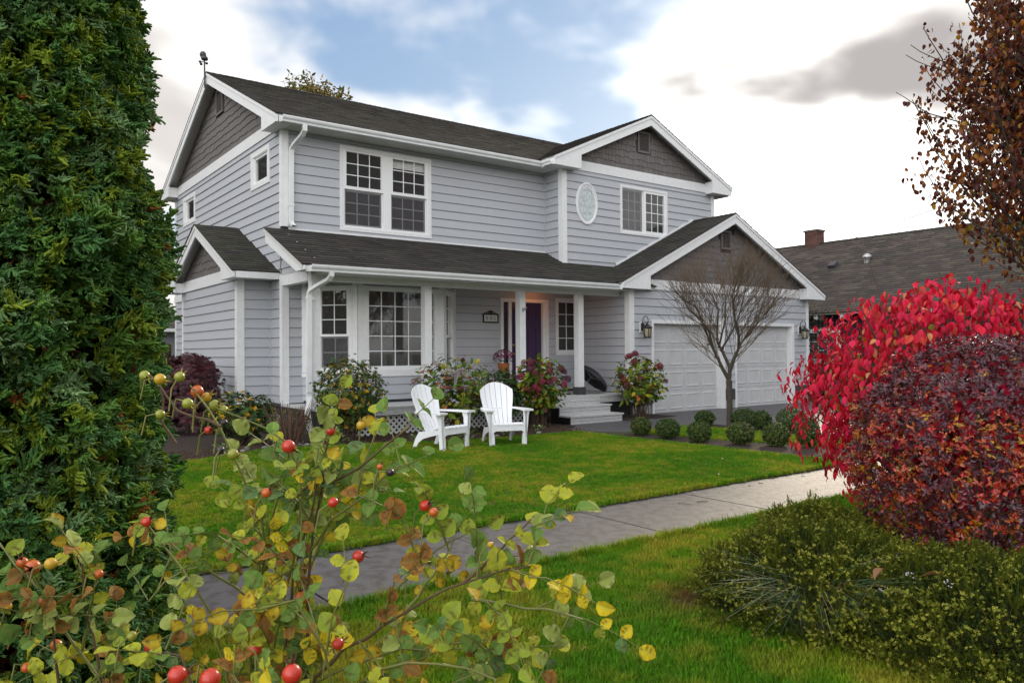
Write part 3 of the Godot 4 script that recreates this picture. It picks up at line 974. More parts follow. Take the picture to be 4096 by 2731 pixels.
func lattice(h: Node3D) -> void:
	var b := MB.new()
	for s in [-1.0, 1.0]:
		var x := -0.5
		while x < 4.6:
			var a := Vector2(x, 0.36 if s > 0 else 0.0)
			var e := Vector2(x + 0.36, 0.0 if s > 0 else 0.36)
			var lo := clampf((0.0 - a.x) / (e.x - a.x), 0.0, 1.0)
			var hi := clampf((4.4 - a.x) / (e.x - a.x), 0.0, 1.0)
			if hi > lo:
				var p := a.lerp(e, lo)
				var q := a.lerp(e, hi)
				b.bar(Vector3(p.x, p.y, 1.84 + 0.005 * s), Vector3(q.x, q.y, 1.84 + 0.005 * s), 0.008, 0.035, Vector3.BACK.cross(Vector3(q.x - p.x, q.y - p.y, 0)))
			x += 0.115
	part("lattice", b, M.white, h)

func oval_window(h: Node3D, c: Vector3) -> void:
	var ring := MB.new()
	var steps := 48
	var sec := [[0.355, 0.515, 0.018], [0.35, 0.51, 0.045], [0.315, 0.475, 0.05], [0.305, 0.462, 0.032], [0.275, 0.43, 0.03], [0.27, 0.425, -0.01]]
	for i in steps:
		var a0 := TAU * i / steps
		var a1 := TAU * (i + 1) / steps
		for k in sec.size() - 1:
			var s: Array = sec[k]
			var e: Array = sec[k + 1]
			ring.quad(c + Vector3(cos(a0) * s[0], sin(a0) * s[1], s[2]), c + Vector3(cos(a1) * s[0], sin(a1) * s[1], s[2]), c + Vector3(cos(a1) * e[0], sin(a1) * e[1], e[2]), c + Vector3(cos(a0) * e[0], sin(a0) * e[1], e[2]))
	var win := part("window", ring, M.white, h, "oval leaded glass window")
	var gl := MB.new()
	for i in steps:
		var a0 := TAU * i / steps
		var a1 := TAU * (i + 1) / steps
		gl.tri(c + Vector3(0, 0, 0.024), c + Vector3(cos(a0) * 0.278, sin(a0) * 0.433, 0.024), c + Vector3(cos(a1) * 0.278, sin(a1) * 0.433, 0.024))
	part("pane", gl, M.oval_glass, win)
	var e := func(r: float, a: float) -> Vector3: return c + Vector3(cos(a) * 0.278 * r, sin(a) * 0.433 * r, 0.027)
	for r in [0.22, 0.86]:
		var pts := PackedVector3Array()
		var rad := PackedFloat32Array()
		for i in 33:
			pts.append(e.call(r, TAU * i / 32))
			rad.append(0.007)
		var m := MB.new()
		m.tube(pts, rad, 5)
		part("came", m, M.came, win)
	for k in 8:
		var a := TAU * k / 8
		for s in [-1.0, 1.0]:
			var pts := PackedVector3Array()
			var rad := PackedFloat32Array()
			for i in 7:
				var f := i / 6.0
				pts.append(e.call(lerpf(0.22, 0.66, f), a + s * sin(f * PI) * 0.33))
				rad.append(0.007)
			var m := MB.new()
			m.tube(pts, rad, 5)
			part("came", m, M.came, win)
		var m2 := MB.new()
		m2.tube(PackedVector3Array([e.call(0.64, a), e.call(1.0, a)]), PackedFloat32Array([0.006, 0.006]), 5)
		part("came", m2, M.came, win)

func front_door(h: Node3D) -> void:
	var b := MB.new()
	var outer := Rect2(5.165, 0.52, 1.437, 2.235)
	for q in rects_minus(outer, [Rect2(5.24, 0.4, 1.285, 2.275)]):
		b.box(Vector3(q.position.x, q.position.y, -0.1), Vector3(q.end.x, q.end.y, 0.04))
	b.box(Vector3(5.425, 0.52, -0.09), Vector3(5.505, 2.674, 0.0))
	b.box(Vector3(6.44, 0.52, -0.12), Vector3(6.524, 2.674, 0.01))
	var fr := part("door_frame", b, M.white, h)
	var side := MB.new()
	for q in rects_minus(Rect2(5.242, 0.53, 0.182, 2.14), [Rect2(5.275, 0.62, 0.115, 1.86)]):
		side.box(Vector3(q.position.x, q.position.y, -0.075), Vector3(q.end.x, q.end.y, -0.045))
	part("sidelight_frame", side, M.purple, fr)
	var sg := MB.new()
	sg.quad(Vector3(5.275, 0.62, -0.06), Vector3(5.39, 0.62, -0.06), Vector3(5.39, 2.48, -0.06), Vector3(5.275, 2.48, -0.06))
	part("sidelight_pane", sg, M.glass, fr)
	var d := MB.new()
	d.box(Vector3(5.505, 0.53, -0.10), Vector3(6.44, 2.674, -0.058))
	var door := part("front_door", d, M.purple, h)
	for col in 2:
		for row in 3:
			var x0: float = 5.60 + col * 0.395
			var y0: float = [0.72, 1.36, 2.24][row]
			var y1: float = [1.22, 2.09, 2.52][row]
			var p := MB.new()
			for q in rects_minus(Rect2(x0, y0, 0.30, y1 - y0), [Rect2(x0, y0, 0.30, y1 - y0).grow(-0.022)]):
				p.box(Vector3(q.position.x, q.position.y, -0.06), Vector3(q.end.x, q.end.y, -0.045))
			p.box(Vector3(x0 + 0.055, y0 + 0.055, -0.06), Vector3(x0 + 0.245, y1 - 0.055, -0.05))
			part("door_panel", p, M.purple, door)
	for y in [1.45, 1.66]:
		var k := MB.new()
		k.lathe(PackedVector2Array([Vector2(0.03, 0), Vector2(0.03, 0.008), Vector2(0.012, 0.012), Vector2(0.012, 0.035), Vector2(0.026, 0.045), Vector2(0.024, 0.065), Vector2(0.0, 0.072)]), Transform3D(Basis(Vector3.RIGHT, PI / 2), Vector3(5.56, y, -0.058)), 12)
		part("door_knob", k, M.brass, door)

func bay(h: Node3D) -> void:
	var p := [Vector3(0.384, 0, 0), Vector3(1.184, 0, 0.8), Vector3(3.108, 0, 0.8), Vector3(3.911, 0, 0)]
	for k in 3:
		var a: Vector3 = p[k]
		var u: Vector3 = (p[k + 1] - a).normalized()
		var w: float = (p[k + 1] - a).length()
		var n := u.cross(Vector3.UP)
		var outer: Rect2
		var sashes: Array
		if k == 1:
			outer = Rect2(0.175, 1.11, w - 0.34, 1.70)
			sashes = [[Rect2(0.213, 1.235, w - 0.415, 1.48), 5, 5, -0.01]]
		elif k == 0:
			outer = Rect2(0.30, 1.11, 0.73, 1.70)
			sashes = [[Rect2(0.405, 1.865, 0.51, 0.85), 2, 3, 0.0], [Rect2(0.405, 1.235, 0.51, 0.55), 2, 2, -0.045, true]]
		else:
			outer = Rect2(0.16, 1.11, 0.73, 1.70)
			sashes = [[Rect2(0.27, 1.865, 0.51, 0.85), 2, 3, 0.0], [Rect2(0.27, 1.235, 0.51, 0.55), 2, 2, -0.045, true]]
		backing(h, "bay_wall", a, u, n, 0.0, w, 0.3, 2.9, [outer.grow(-0.02)], M.wall, 0.06)
		siding(h, a, u, n, 0.0, w, 0.57, 1.12, [])
		siding(h, a, u, n, 0.08, w - 0.08, 2.82, 2.90, [])
		window(h, a, u, n, outer, 0.05, sashes, ["bay window unit on the left angle", "wide gridded window in the middle of the bay", "bay window unit on the right angle"][k])
		# flat casing beside the window, down to the sill line
		var t := Transform3D(Basis(u, Vector3.UP, n), a)
		for s in [[0.0, outer.position.x - 0.001], [outer.end.x + 0.001, w]]:
			var b := MB.new()
			b.obox(t, Vector3(s[0], 1.12, 0.0), Vector3(s[1], 2.815, 0.03))
			part("casing", b, M.white, h)
		for s in [[0.0, 0.09], [w - 0.09, w]]:
			var b := MB.new()
			b.obox(t, Vector3(s[0], 2.816, 0.0), Vector3(s[1], 2.90, 0.031))
			part("casing", b, M.white, h)
		var sill := MB.new()
		sill.obox(t, Vector3(0.0, 1.03, 0.0), Vector3(w, 1.108, 0.042))
		part("sill", sill, M.white, h)
	# armchair backs seen through the glass
	for x in [1.75, 2.35]:
		var ch := MB.new()
		ch.box(Vector3(x - 0.24, 0.9, 0.35), Vector3(x + 0.24, 1.46, 0.45))
		var m := mat(0.08, 0.075, 0.07, 0.8)
		part("chair_back", ch, textured(m, M.speck, Vector3(2, 2, 2)), h)

func garage(h: Node3D) -> void:
	var zg := 1.765
	var d1 := Rect2(8.405, -0.07, 2.495, 2.226)
	var d2 := Rect2(11.555, -0.07, 2.485, 2.226)
	backing(h, "garage_wall", Vector3(7.625, 0, 0), Vector3.BACK, Vector3.LEFT, 0.0, zg - 0.13, -0.1, 3.0)
	siding(h, Vector3(7.625, 0, 0), Vector3.BACK, Vector3.LEFT, 0.03, zg - 0.115, 0.53, 2.96)
	backing(h, "garage_wall", Vector3(0, 0, zg), Vector3.RIGHT, Vector3.BACK, 7.625, 14.865, -0.1, 3.1, [d1, d2])
	siding(h, Vector3(0, 0, zg), Vector3.RIGHT, Vector3.BACK, 7.735, 14.785, 0.475, 2.98, [d1.grow(0.03), d2.grow(0.03), Rect2(10.85, -0.1, 0.2, 2.25)])
	backing(h, "garage_wall", Vector3(14.865, 0, 0), Vector3.FORWARD, Vector3.RIGHT, -zg + 0.13, 6.0, -0.1, 3.0)
	trim_box(h, "garage_wall", Vector3(7.75, -0.1, -0.4), Vector3(14.7, 3.0, -0.3), M.wall)
	for q in [[7.7, 8.333], [11.07, 11.498], [14.164, 14.85]]:
		trim_box(h, "water_table", Vector3(q[0], 0.211, zg), Vector3(q[1], 0.472, zg + 0.026), M.base_trim)
		trim_box(h, "foundation", Vector3(q[0], -0.1, zg - 0.01), Vector3(q[1], 0.21, zg + 0.012), M.foundation)
	corner_board(h, Vector3(7.625, 0, zg), Vector3.RIGHT, Vector3.BACK, 0.3, 2.94, 0.125)
	trim_box(h, "corner_board", Vector3(14.785, 0.3, zg - 0.1), Vector3(14.90, 2.94, zg + 0.036))
	trim_box(h, "frieze_board", Vector3(7.72, 2.975, zg), Vector3(14.80, 3.206, zg + 0.042))
	var g := MB.new()
	g.ext(PackedVector2Array([Vector2(7.625, 3.1), Vector2(14.865, 3.1), Vector2(14.865, 3.15), Vector2(11.245, 4.87), Vector2(7.625, 3.15)]), Vector3(0, 0, zg - 0.12), Vector3.RIGHT, Vector3.UP, 0.12)
	part("gable_wall", g, M.wall, h)
	var vr := Rect2(10.97, 4.13, 0.42, 0.50)
	gable_shingles(h, Vector3(0, 0, zg), Vector3.RIGHT, Vector3.BACK, 7.9, 14.6, 3.208, 11.245, 4.87, 0.478, [vr], M.gable, 74, 130)
	vent(h, Vector3(0, 0, zg), Vector3.RIGHT, Vector3.BACK, vr, M.gable[0])
	rake(h, Vector3(0, 0, zg), Vector3.RIGHT, 7.143, 15.347, 2.938, 5.052, 0.478, 0.273, 0.9)
	var ey := 5.052 - 0.478 * 4.102
	roof(h, Vector3(7.143, ey, 0.3), Vector3(7.143, ey, 2.06), Vector3(4.102, 5.052 - ey, 0), 0, 91, 0.2)
	roof(h, Vector3(15.347, ey, 2.06), Vector3(15.347, ey, 0.3), Vector3(-4.102, 5.052 - ey, 0), 0, 92)
	ridge(h, Vector3(11.245, 5.052, 2.065), Vector3(11.245, 5.052, 0.69), Vector3(1, 0, 0), 0.478, 93)
	var fl := MB.new()      # step flashing where the garage roof meets the wall above
	fl.bar(Vector3(8.25, 3.66, 0.70), Vector3(11.15, 5.05, 0.70), 0.03, 0.05)
	part("flashing", fl, M.metal_white, h)
	trim_box(h, "soffit", Vector3(7.16, 2.944, 0.3), Vector3(7.62, 2.966, 1.763), M.soffit)
	trim_box(h, "soffit", Vector3(14.87, 2.944, 0.3), Vector3(15.33, 2.966, 1.763), M.soffit)
	gutter(h, Vector3(15.35, 2.945, 0.3), Vector3(15.35, 2.945, 1.9), Vector3.RIGHT)
	# casings
	for r in [Rect2(8.335, 0.0, 0.068, 2.25), Rect2(10.902, 0.0, 0.166, 2.25), Rect2(11.50, 0.0, 0.053, 2.25), Rect2(14.042, 0.0, 0.12, 2.25)]:
		trim_box(h, "casing", Vector3(r.position.x, -0.06, zg), Vector3(r.end.x, 2.158, zg + 0.046))
	trim_box(h, "casing", Vector3(8.335, 2.158, zg), Vector3(11.068, 2.245, zg + 0.047))
	trim_box(h, "casing", Vector3(11.50, 2.158, zg), Vector3(14.162, 2.235, zg + 0.047))
	for d: Rect2 in [d1, d2]:
		var jam := MB.new()
		jam.box(Vector3(d.position.x, -0.06, zg - 0.12), Vector3(d.position.x + 0.012, d.end.y, zg))
		jam.box(Vector3(d.end.x - 0.012, -0.06, zg - 0.12), Vector3(d.end.x, d.end.y, zg))
		jam.box(Vector3(d.position.x + 0.012, d.end.y - 0.012, zg - 0.12), Vector3(d.end.x - 0.012, d.end.y, zg))
		var zd := zg - 0.11
		var first := MB.new()
		first.box(Vector3(d.position.x + 0.012, -0.025, zd - 0.04), Vector3(d.end.x - 0.012, d.end.y - 0.012, zd - 0.02))
		var door := part("garage_door", first, M.garage, h, "white panelled garage door on the %s" % ["left", "right"][0 if d == d1 else 1])
		part("jamb", jam, M.white, door)
		var seal := MB.new()
		seal.box(Vector3(d.position.x + 0.02, -0.06, zd - 0.03), Vector3(d.end.x - 0.02, -0.028, zd - 0.01))
		part("bottom_seal", seal, M.black, door)
		var sh := (d.end.y - 0.012 + 0.02) / 4
		for j in 4:
			var y0 := -0.02 + j * sh
			var sec := MB.new()
			sec.box(Vector3(d.position.x + 0.015, y0 + 0.004, zd - 0.02), Vector3(d.end.x - 0.015, y0 + sh - 0.004, zd))
			var s := part("door_section", sec, M.garage, door)
			sec = MB.new()
			for i in 4:
				var pw := (d.size.x - 0.03) / 4
				var q := Rect2(d.position.x + 0.015 + i * pw + 0.055, y0 + 0.075, pw - 0.11, sh - 0.15)
				var pb := MB.new()
				var r0 := q
				var r1 := q.grow(-0.02)
				var r2 := q.grow(-0.06)
				bevel(pb, r0, r1, zd + 0.0005, zd + 0.012)
				bevel(pb, r1, r2, zd + 0.012, zd + 0.003)
				pb.quad(Vector3(r2.position.x, r2.position.y, zd + 0.003), Vector3(r2.end.x, r2.position.y, zd + 0.003), Vector3(r2.end.x, r2.end.y, zd + 0.003), Vector3(r2.position.x, r2.end.y, zd + 0.003))
				part("door_panel", pb, M.garage, door)

func bevel(b: MB, r0: Rect2, r1: Rect2, z0: float, z1: float) -> void:
	var o := [Vector3(r0.position.x, r0.position.y, z0), Vector3(r0.end.x, r0.position.y, z0), Vector3(r0.end.x, r0.end.y, z0), Vector3(r0.position.x, r0.end.y, z0)]
	var i := [Vector3(r1.position.x, r1.position.y, z1), Vector3(r1.end.x, r1.position.y, z1), Vector3(r1.end.x, r1.end.y, z1), Vector3(r1.position.x, r1.end.y, z1)]
	for k in 4:
		var j := (k + 1) % 4
		b.quad(o[k], o[j], i[j], i[k])

# ------------------------------------------------------------------ ground
const WALK_FAR := 9.13
const WALK_NEAR := 10.39

func sheet(called: String, poly: PackedVector2Array, y: float, m: Material, thick := 0.0) -> MeshInstance3D:   # poly in (x, -z)
	var b := MB.new()
	var q := PackedVector2Array()
	for p in poly:
		q.append(Vector2(p.x, -p.y))
	b.ext(q, Vector3(0, y - maxf(thick, 0.001), 0), Vector3.RIGHT, Vector3.FORWARD, maxf(thick, 0.001))
	return structure(called, b, m)

func make_ground() -> void:
	var b := MB.new()
	b.quad(Vector3(-160, -0.09, 160), Vector3(160, -0.09, 160), Vector3(160, -0.09, -160), Vector3(-160, -0.09, -160))
	structure("ground", b, M.turf)
	# lawn before the house, verge by the street, beds
	sheet("lawn", PackedVector2Array([Vector2(-14, WALK_FAR), Vector2(7.1, WALK_FAR), Vector2(7.1, 4.45), Vector2(4.75, 4.45), Vector2(4.2, 3.75), Vector2(3.1, 3.75), Vector2(1.6, 3.65), Vector2(0.4, 3.05), Vector2(-1.3, 2.68), Vector2(-2.3, 3.2), Vector2(-14, 4.2)]), 0.015, M.turf, 0.12)
	sheet("verge", PackedVector2Array([Vector2(-14, 16.2), Vector2(7.1, 16.2), Vector2(7.1, WALK_NEAR), Vector2(-14, WALK_NEAR)]), 0.012, M.turf, 0.12)
	sheet("planting_bed", PackedVector2Array([Vector2(-6, 4.0), Vector2(-2.3, 3.21), Vector2(-1.3, 2.69), Vector2(0.4, 3.06), Vector2(1.6, 3.66), Vector2(3.1, 3.76), Vector2(4.2, 3.76), Vector2(4.45, 3.3), Vector2(4.95, 2.9), Vector2(4.95, 0.0), Vector2(-6, 0.0)]), 0.0, M.soil, 0.1)
	sheet("planting_bed", PackedVector2Array([Vector2(-12, 0.0), Vector2(0, 0.0), Vector2(0, -12), Vector2(-12, -12)]), -0.005, M.soil, 0.1)
	sheet("planting_bed", PackedVector2Array([Vector2(6.5, 2.9), Vector2(8.25, 2.6), Vector2(8.2, 1.7), Vector2(6.5, 1.7)]), 0.006, M.soil, 0.1)
	for row in [PackedVector2Array([Vector2(4.2, 8.5), Vector2(5.5, 8.5), Vector2(5.0, 6.2), Vector2(4.75, 4.75), Vector2(4.25, 4.75)]), PackedVector2Array([Vector2(6.6, 7.4), Vector2(7.12, 7.4), Vector2(7.12, 4.45), Vector2(6.5, 4.45)])]:
		sheet("planting_bed", row, 0.021, M.soil, 0.1)
	# path to the steps, drive, pavement slabs, street
	sheet("path", PackedVector2Array([Vector2(4.2, 3.74), Vector2(4.75, 4.44), Vector2(7.3, 4.44), Vector2(7.3, 2.5), Vector2(4.97, 2.5), Vector2(4.95, 2.9), Vector2(4.45, 3.3)]), 0.002, M.drive, 0.1)
	sheet("driveway", PackedVector2Array([Vector2(7.12, WALK_FAR), Vector2(16.5, WALK_FAR), Vector2(16.5, 1.7), Vector2(7.12, 1.7)]), -0.004, M.drive, 0.1)
	for z in [3.75, 6.4]:
		var j := MB.new()
		j.box(Vector3(7.12, -0.003, z), Vector3(16.5, -0.0025, z + 0.012))
		structure("driveway_joint", j, M.felt)
	sheet("driveway_apron", PackedVector2Array([Vector2(7.12, 16.2), Vector2(16.5, 16.2), Vector2(16.5, WALK_NEAR), Vector2(7.12, WALK_NEAR)]), -0.004, M.drive, 0.1)
	var walk := structure("sidewalk", walk_bed(), M.soil)
	var r := rng(3)
	var x := -2.004 - 1.447 * 7
	var k := 0
	while x < 22.0:
		var s := MB.new()
		var y := 0.004 + r.randf_range(-0.003, 0.003)
		s.box(Vector3(x + 0.007, -0.08, WALK_FAR + 0.01), Vector3(x + 1.44, y, WALK_NEAR - 0.01))
		part("slab", s, M.slab[[0, 1, 0, 2, 0, 1, 2][k % 7]], walk)
		x += 1.447
		k += 1
	var st := MB.new()
	st.box(Vector3(-120, -0.3, 16.35), Vector3(120, -0.12, 26))
	structure("street", st, M.street)
	var kb := MB.new()
	kb.box(Vector3(-60, -0.3, 16.2), Vector3(60, 0.015, 16.35))
	structure("kerb", kb, M.foundation)

func walk_bed() -> MB:
	var b := MB.new()
	b.box(Vector3(-14, -0.09, WALK_FAR), Vector3(22, -0.02, WALK_NEAR))
	return b

# ------------------------------------------------------------------ grass
func blade_tuft(sd: int, blades: int, tall: float, spread: float, wide: float) -> ArrayMesh:
	var r := rng(sd)
	var b := MB.new()
	for i in blades:
		var a := r.randf() * TAU
		var p := Vector3(cos(r.randf() * TAU), 0, sin(r.randf() * TAU)) * spread * r.randf()
		var d := Vector3(cos(a), 0, sin(a))
		var s := d.cross(Vector3.UP) * wide * r.randf_range(0.7, 1.2)
		var h := tall * r.randf_range(0.6, 1.15)
		var lean := r.randf_range(0.15, 0.8) * h
		var m := p + d * lean * 0.35 + Vector3.UP * h * 0.62
		var t := p + d * lean + Vector3.UP * h
		b.col = Color(1, 1, 1).lerp(Color(1.35, 1.1, 0.7), r.randf())
		b.quad(p - s, p + s, m + s * 0.8, m - s * 0.8)
		b.tri(m - s * 0.8, m + s * 0.8, t)
	return b.mesh()

func field(called: String, label: String, m: Mesh, xf: Array, cols: Array, material: Material, parent: Node3D = null) -> MultiMeshInstance3D:
	var mm := MultiMesh.new()
	mm.transform_format = MultiMesh.TRANSFORM_3D
	mm.use_colors = true
	mm.mesh = m
	mm.instance_count = xf.size()
	for i in xf.size():
		mm.set_instance_transform(i, xf[i])
		mm.set_instance_color(i, cols[i])
	var o := MultiMeshInstance3D.new()
	o.multimesh = mm
	o.material_override = material
	if parent:
		o.name = called
		parent.add_child(o, true)
	else:
		o.name = numbered(called)
		add_child(o)
		o.set_meta("label", label)
		o.set_meta("category", "grass")
	o.set_meta("kind", "stuff")
	return o

func make_grass() -> void:
	var patch := FastNoiseLite.new()
	patch.frequency = 0.55
	patch.fractal_octaves = 4
	patch.seed = 9
	var fine := FastNoiseLite.new()
	fine.frequency = 3.0
	fine.fractal_octaves = 3
	fine.seed = 19
	var gm := leafy(0.7, 0.6, 0.2)
	var green := Color(0.130, 0.275, 0.010)
	var deep := Color(0.080, 0.220, 0.012)
	var straw := Color(0.33, 0.31, 0.040)
	var brown := Color(0.16, 0.10, 0.04)
	var lawn := PackedVector2Array([Vector2(-7, WALK_FAR), Vector2(4.3, WALK_FAR), Vector2(4.3, 8.5), Vector2(4.15, 4.7), Vector2(4.2, 3.85), Vector2(3.1, 3.8), Vector2(1.6, 3.7), Vector2(0.4, 3.1), Vector2(-1.3, 2.74), Vector2(-2.3, 3.25), Vector2(-7, 4.1)])
	var between := PackedVector2Array([Vector2(5.0, 8.9), Vector2(6.6, 8.9), Vector2(6.5, 4.5), Vector2(4.85, 4.5), Vector2(4.95, 6.2), Vector2(5.5, 8.5)])
	var verge := PackedVector2Array([Vector2(-5.5, 13.6), Vector2(-0.5, 13.6), Vector2(4.5, 12.2), Vector2(6.5, WALK_NEAR), Vector2(-6.2, WALK_NEAR)])
	var jobs := [["lawn_grass", "green mown lawn between the sidewalk and the white chairs", lawn, 1500.0, 0.030, 0.0021, 14], ["verge_grass", "rougher yellowish grass strip on the near side of the sidewalk", verge, 3000.0, 0.042, 0.0017, 12], ["border_grass", "small patch of grass between the two rows of clipped shrubs", between, 900.0, 0.035, 0.0024, 14]]
	for j in jobs:
		var r := rng(hash(j[0]))
		var poly: PackedVector2Array = j[2]
		var lo := poly[0]
		var hi := poly[0]
		for p in poly:
			lo = lo.min(p)
			hi = hi.max(p)
		var xf := []
		var cols := []
		var tries := int((hi.x - lo.x) * (hi.y - lo.y) * j[3])
		for i in tries:
			var p := Vector2(r.randf_range(lo.x, hi.x), r.randf_range(lo.y, hi.y))
			if not Geometry2D.is_point_in_polygon(p, poly):
				continue
			var d := Vector2(p.x - EYE.x, p.y - EYE.z)
			var dep := d.dot(Vector2(0.597, -0.802))
			if absf(d.dot(Vector2(0.802, 0.597))) > dep * 0.72 + 0.8 or dep < 2.0:
				continue
			var keep: float = clampf(9.0 / dep, 0.55, 1.0) if j[0] == "lawn_grass" else 1.0
			if r.randf() > keep:
				continue
			var s := r.randf_range(0.75, 1.25)
			var edge := minf(absf(p.y - WALK_FAR), absf(p.y - WALK_NEAR))
			if edge < 0.07: s *= 1.5
			var nb := patch.get_noise_2d(p.x, p.y)
			var nf := fine.get_noise_2d(p.x, p.y)
			var c := green.lerp(deep, clampf(0.4 + nb * 1.6, 0.0, 1.0))
			c = c.lerp(straw, clampf(0.16 - nb * 0.8 + nf * 0.9 + (0.18 if j[0] == "verge_grass" else 0.0), 0.0, 0.9))
			var bare := exp(-pow((Vector2(p.x + 1.6, p.y - 11.55) / Vector2(0.35, 0.22)).length(), 2.0)) if j[0] == "verge_grass" else 0.0
			c = c.lerp(brown, clampf(bare * 1.4 + (0.5 if r.randf() < 0.06 else 0.0), 0.0, 1.0))
			if bare > 0.4: s *= 0.55
			c = c * r.randf_range(0.8, 1.2)
			xf.append(Transform3D(Basis(Vector3.UP, r.randf() * TAU).scaled(Vector3(s, s * r.randf_range(0.8, 1.2), s)), Vector3(p.x, 0.013, p.y)))
			cols.append(Color(c.r, c.g, c.b))
		print(j[0], " ", xf.size())
		field(j[0], j[1], blade_tuft(hash(j[0]) % 97, j[6], j[4], 0.028, j[5]), xf, cols, gm)

# ------------------------------------------------------------------ things on the ground
func make_litter() -> void:
	var r := rng(77)
	var tone := {"w": Color(0.62, 0.50, 0.44), "p": Color(0.50, 0.28, 0.24), "y": Color(0.55, 0.36, 0.06), "r": Color(0.28, 0.035, 0.02), "t": Color(0.30, 0.16, 0.06), "d": Color(0.05, 0.03, 0.02), "g": Color(0.2, 0.24, 0.05)}
	var says := {"w": "pale curled fallen leaf", "p": "pinkish curled fallen leaf", "y": "yellow fallen leaf", "r": "red fallen leaf", "t": "tan fallen leaf", "d": "dark shrivelled fallen leaf", "g": "greenish fallen leaf"}
	for k in FALLEN.size():
		var f: Array = FALLEN[k]
		var p: Vector3 = f[0]
		var b := MB.new()
		b.col = Color(1, 1, 1)
		var l := r.randf_range(0.022, 0.04) * (0.7 if f[1] == "d" else 1.0)
		leaf_shape(b, l, l * 0.6, r.randf_range(-0.6, 0.9), r.randf_range(0.5, 1.4))
		var on := "sidewalk" if p.z > WALK_FAR and p.z < WALK_NEAR else "lawn" if p.z <= WALK_FAR and p.z > 3.8 else "verge grass" if p.z >= WALK_NEAR else "path by the garage"
		var o := part("fallen_leaf", b, tinted(tone[f[1]], 0.6, 0.4))
		o.position = p + Vector3.UP * (0.014 if on == "sidewalk" or on == "path by the garage" else 0.045)
		o.rotation = Vector3(r.randf_range(-0.3, 0.3), r.randf() * TAU, r.randf_range(-0.3, 0.3))
		tag(o, "%s lying on the %s" % [says[f[1]], on], "leaf", "%s on the %s" % [says[f[1]].replace("leaf", "leaves"), on])
	for k in TWIGS.size():
		var f: Array = TWIGS[k]
		var b := MB.new()
		var mid: Vector3 = (f[0] + f[1]) / 2 + Vector3(0, 0.004, 0.006)
		b.tube(PackedVector3Array([f[0], mid, f[1]]), PackedFloat32Array([0.004, 0.0035, 0.002]), 5)
		var o := part("twig", b, M.twig)
		o.position = Vector3.UP * 0.011
		tag(o, "small brown twig lying on the sidewalk", "twig", "twigs on the sidewalk")

func leaf_shape(b: MB, l: float, w: float, fold := 0.3, curl := 0.0, tip := 0.5) -> void:   # along +x from the stalk, flat in xz; folded along the midrib, curled along its length
	var n := 5
	var last := []
	for i in n + 1:
		var t := float(i) / n
		var half := w * 0.5 * sin(PI * pow(t, 0.82 + 0.0 * tip)) * (1.0 if i < n else 0.0)
		var a := curl * t
		var x := l * t if absf(curl) < 0.01 else l * sin(a) / curl
		var y := 0.0 if absf(curl) < 0.01 else -l * (1.0 - cos(a)) / curl
		var lift := half * fold
		var row := [Vector3(x, y + lift, -half), Vector3(x, y, 0), Vector3(x, y + lift, half)]
		if i > 0:
			if i == 1:
				b.tri(last[1], row[1], row[0])
				b.tri(last[1], row[2], row[1])
			elif i == n:
				b.tri(last[1], row[1], last[0])
				b.tri(last[2], row[1], last[1])
			else:
				b.quad(last[0], last[1], row[1], row[0])
				b.quad(last[1], last[2], row[2], row[1])
		last = row

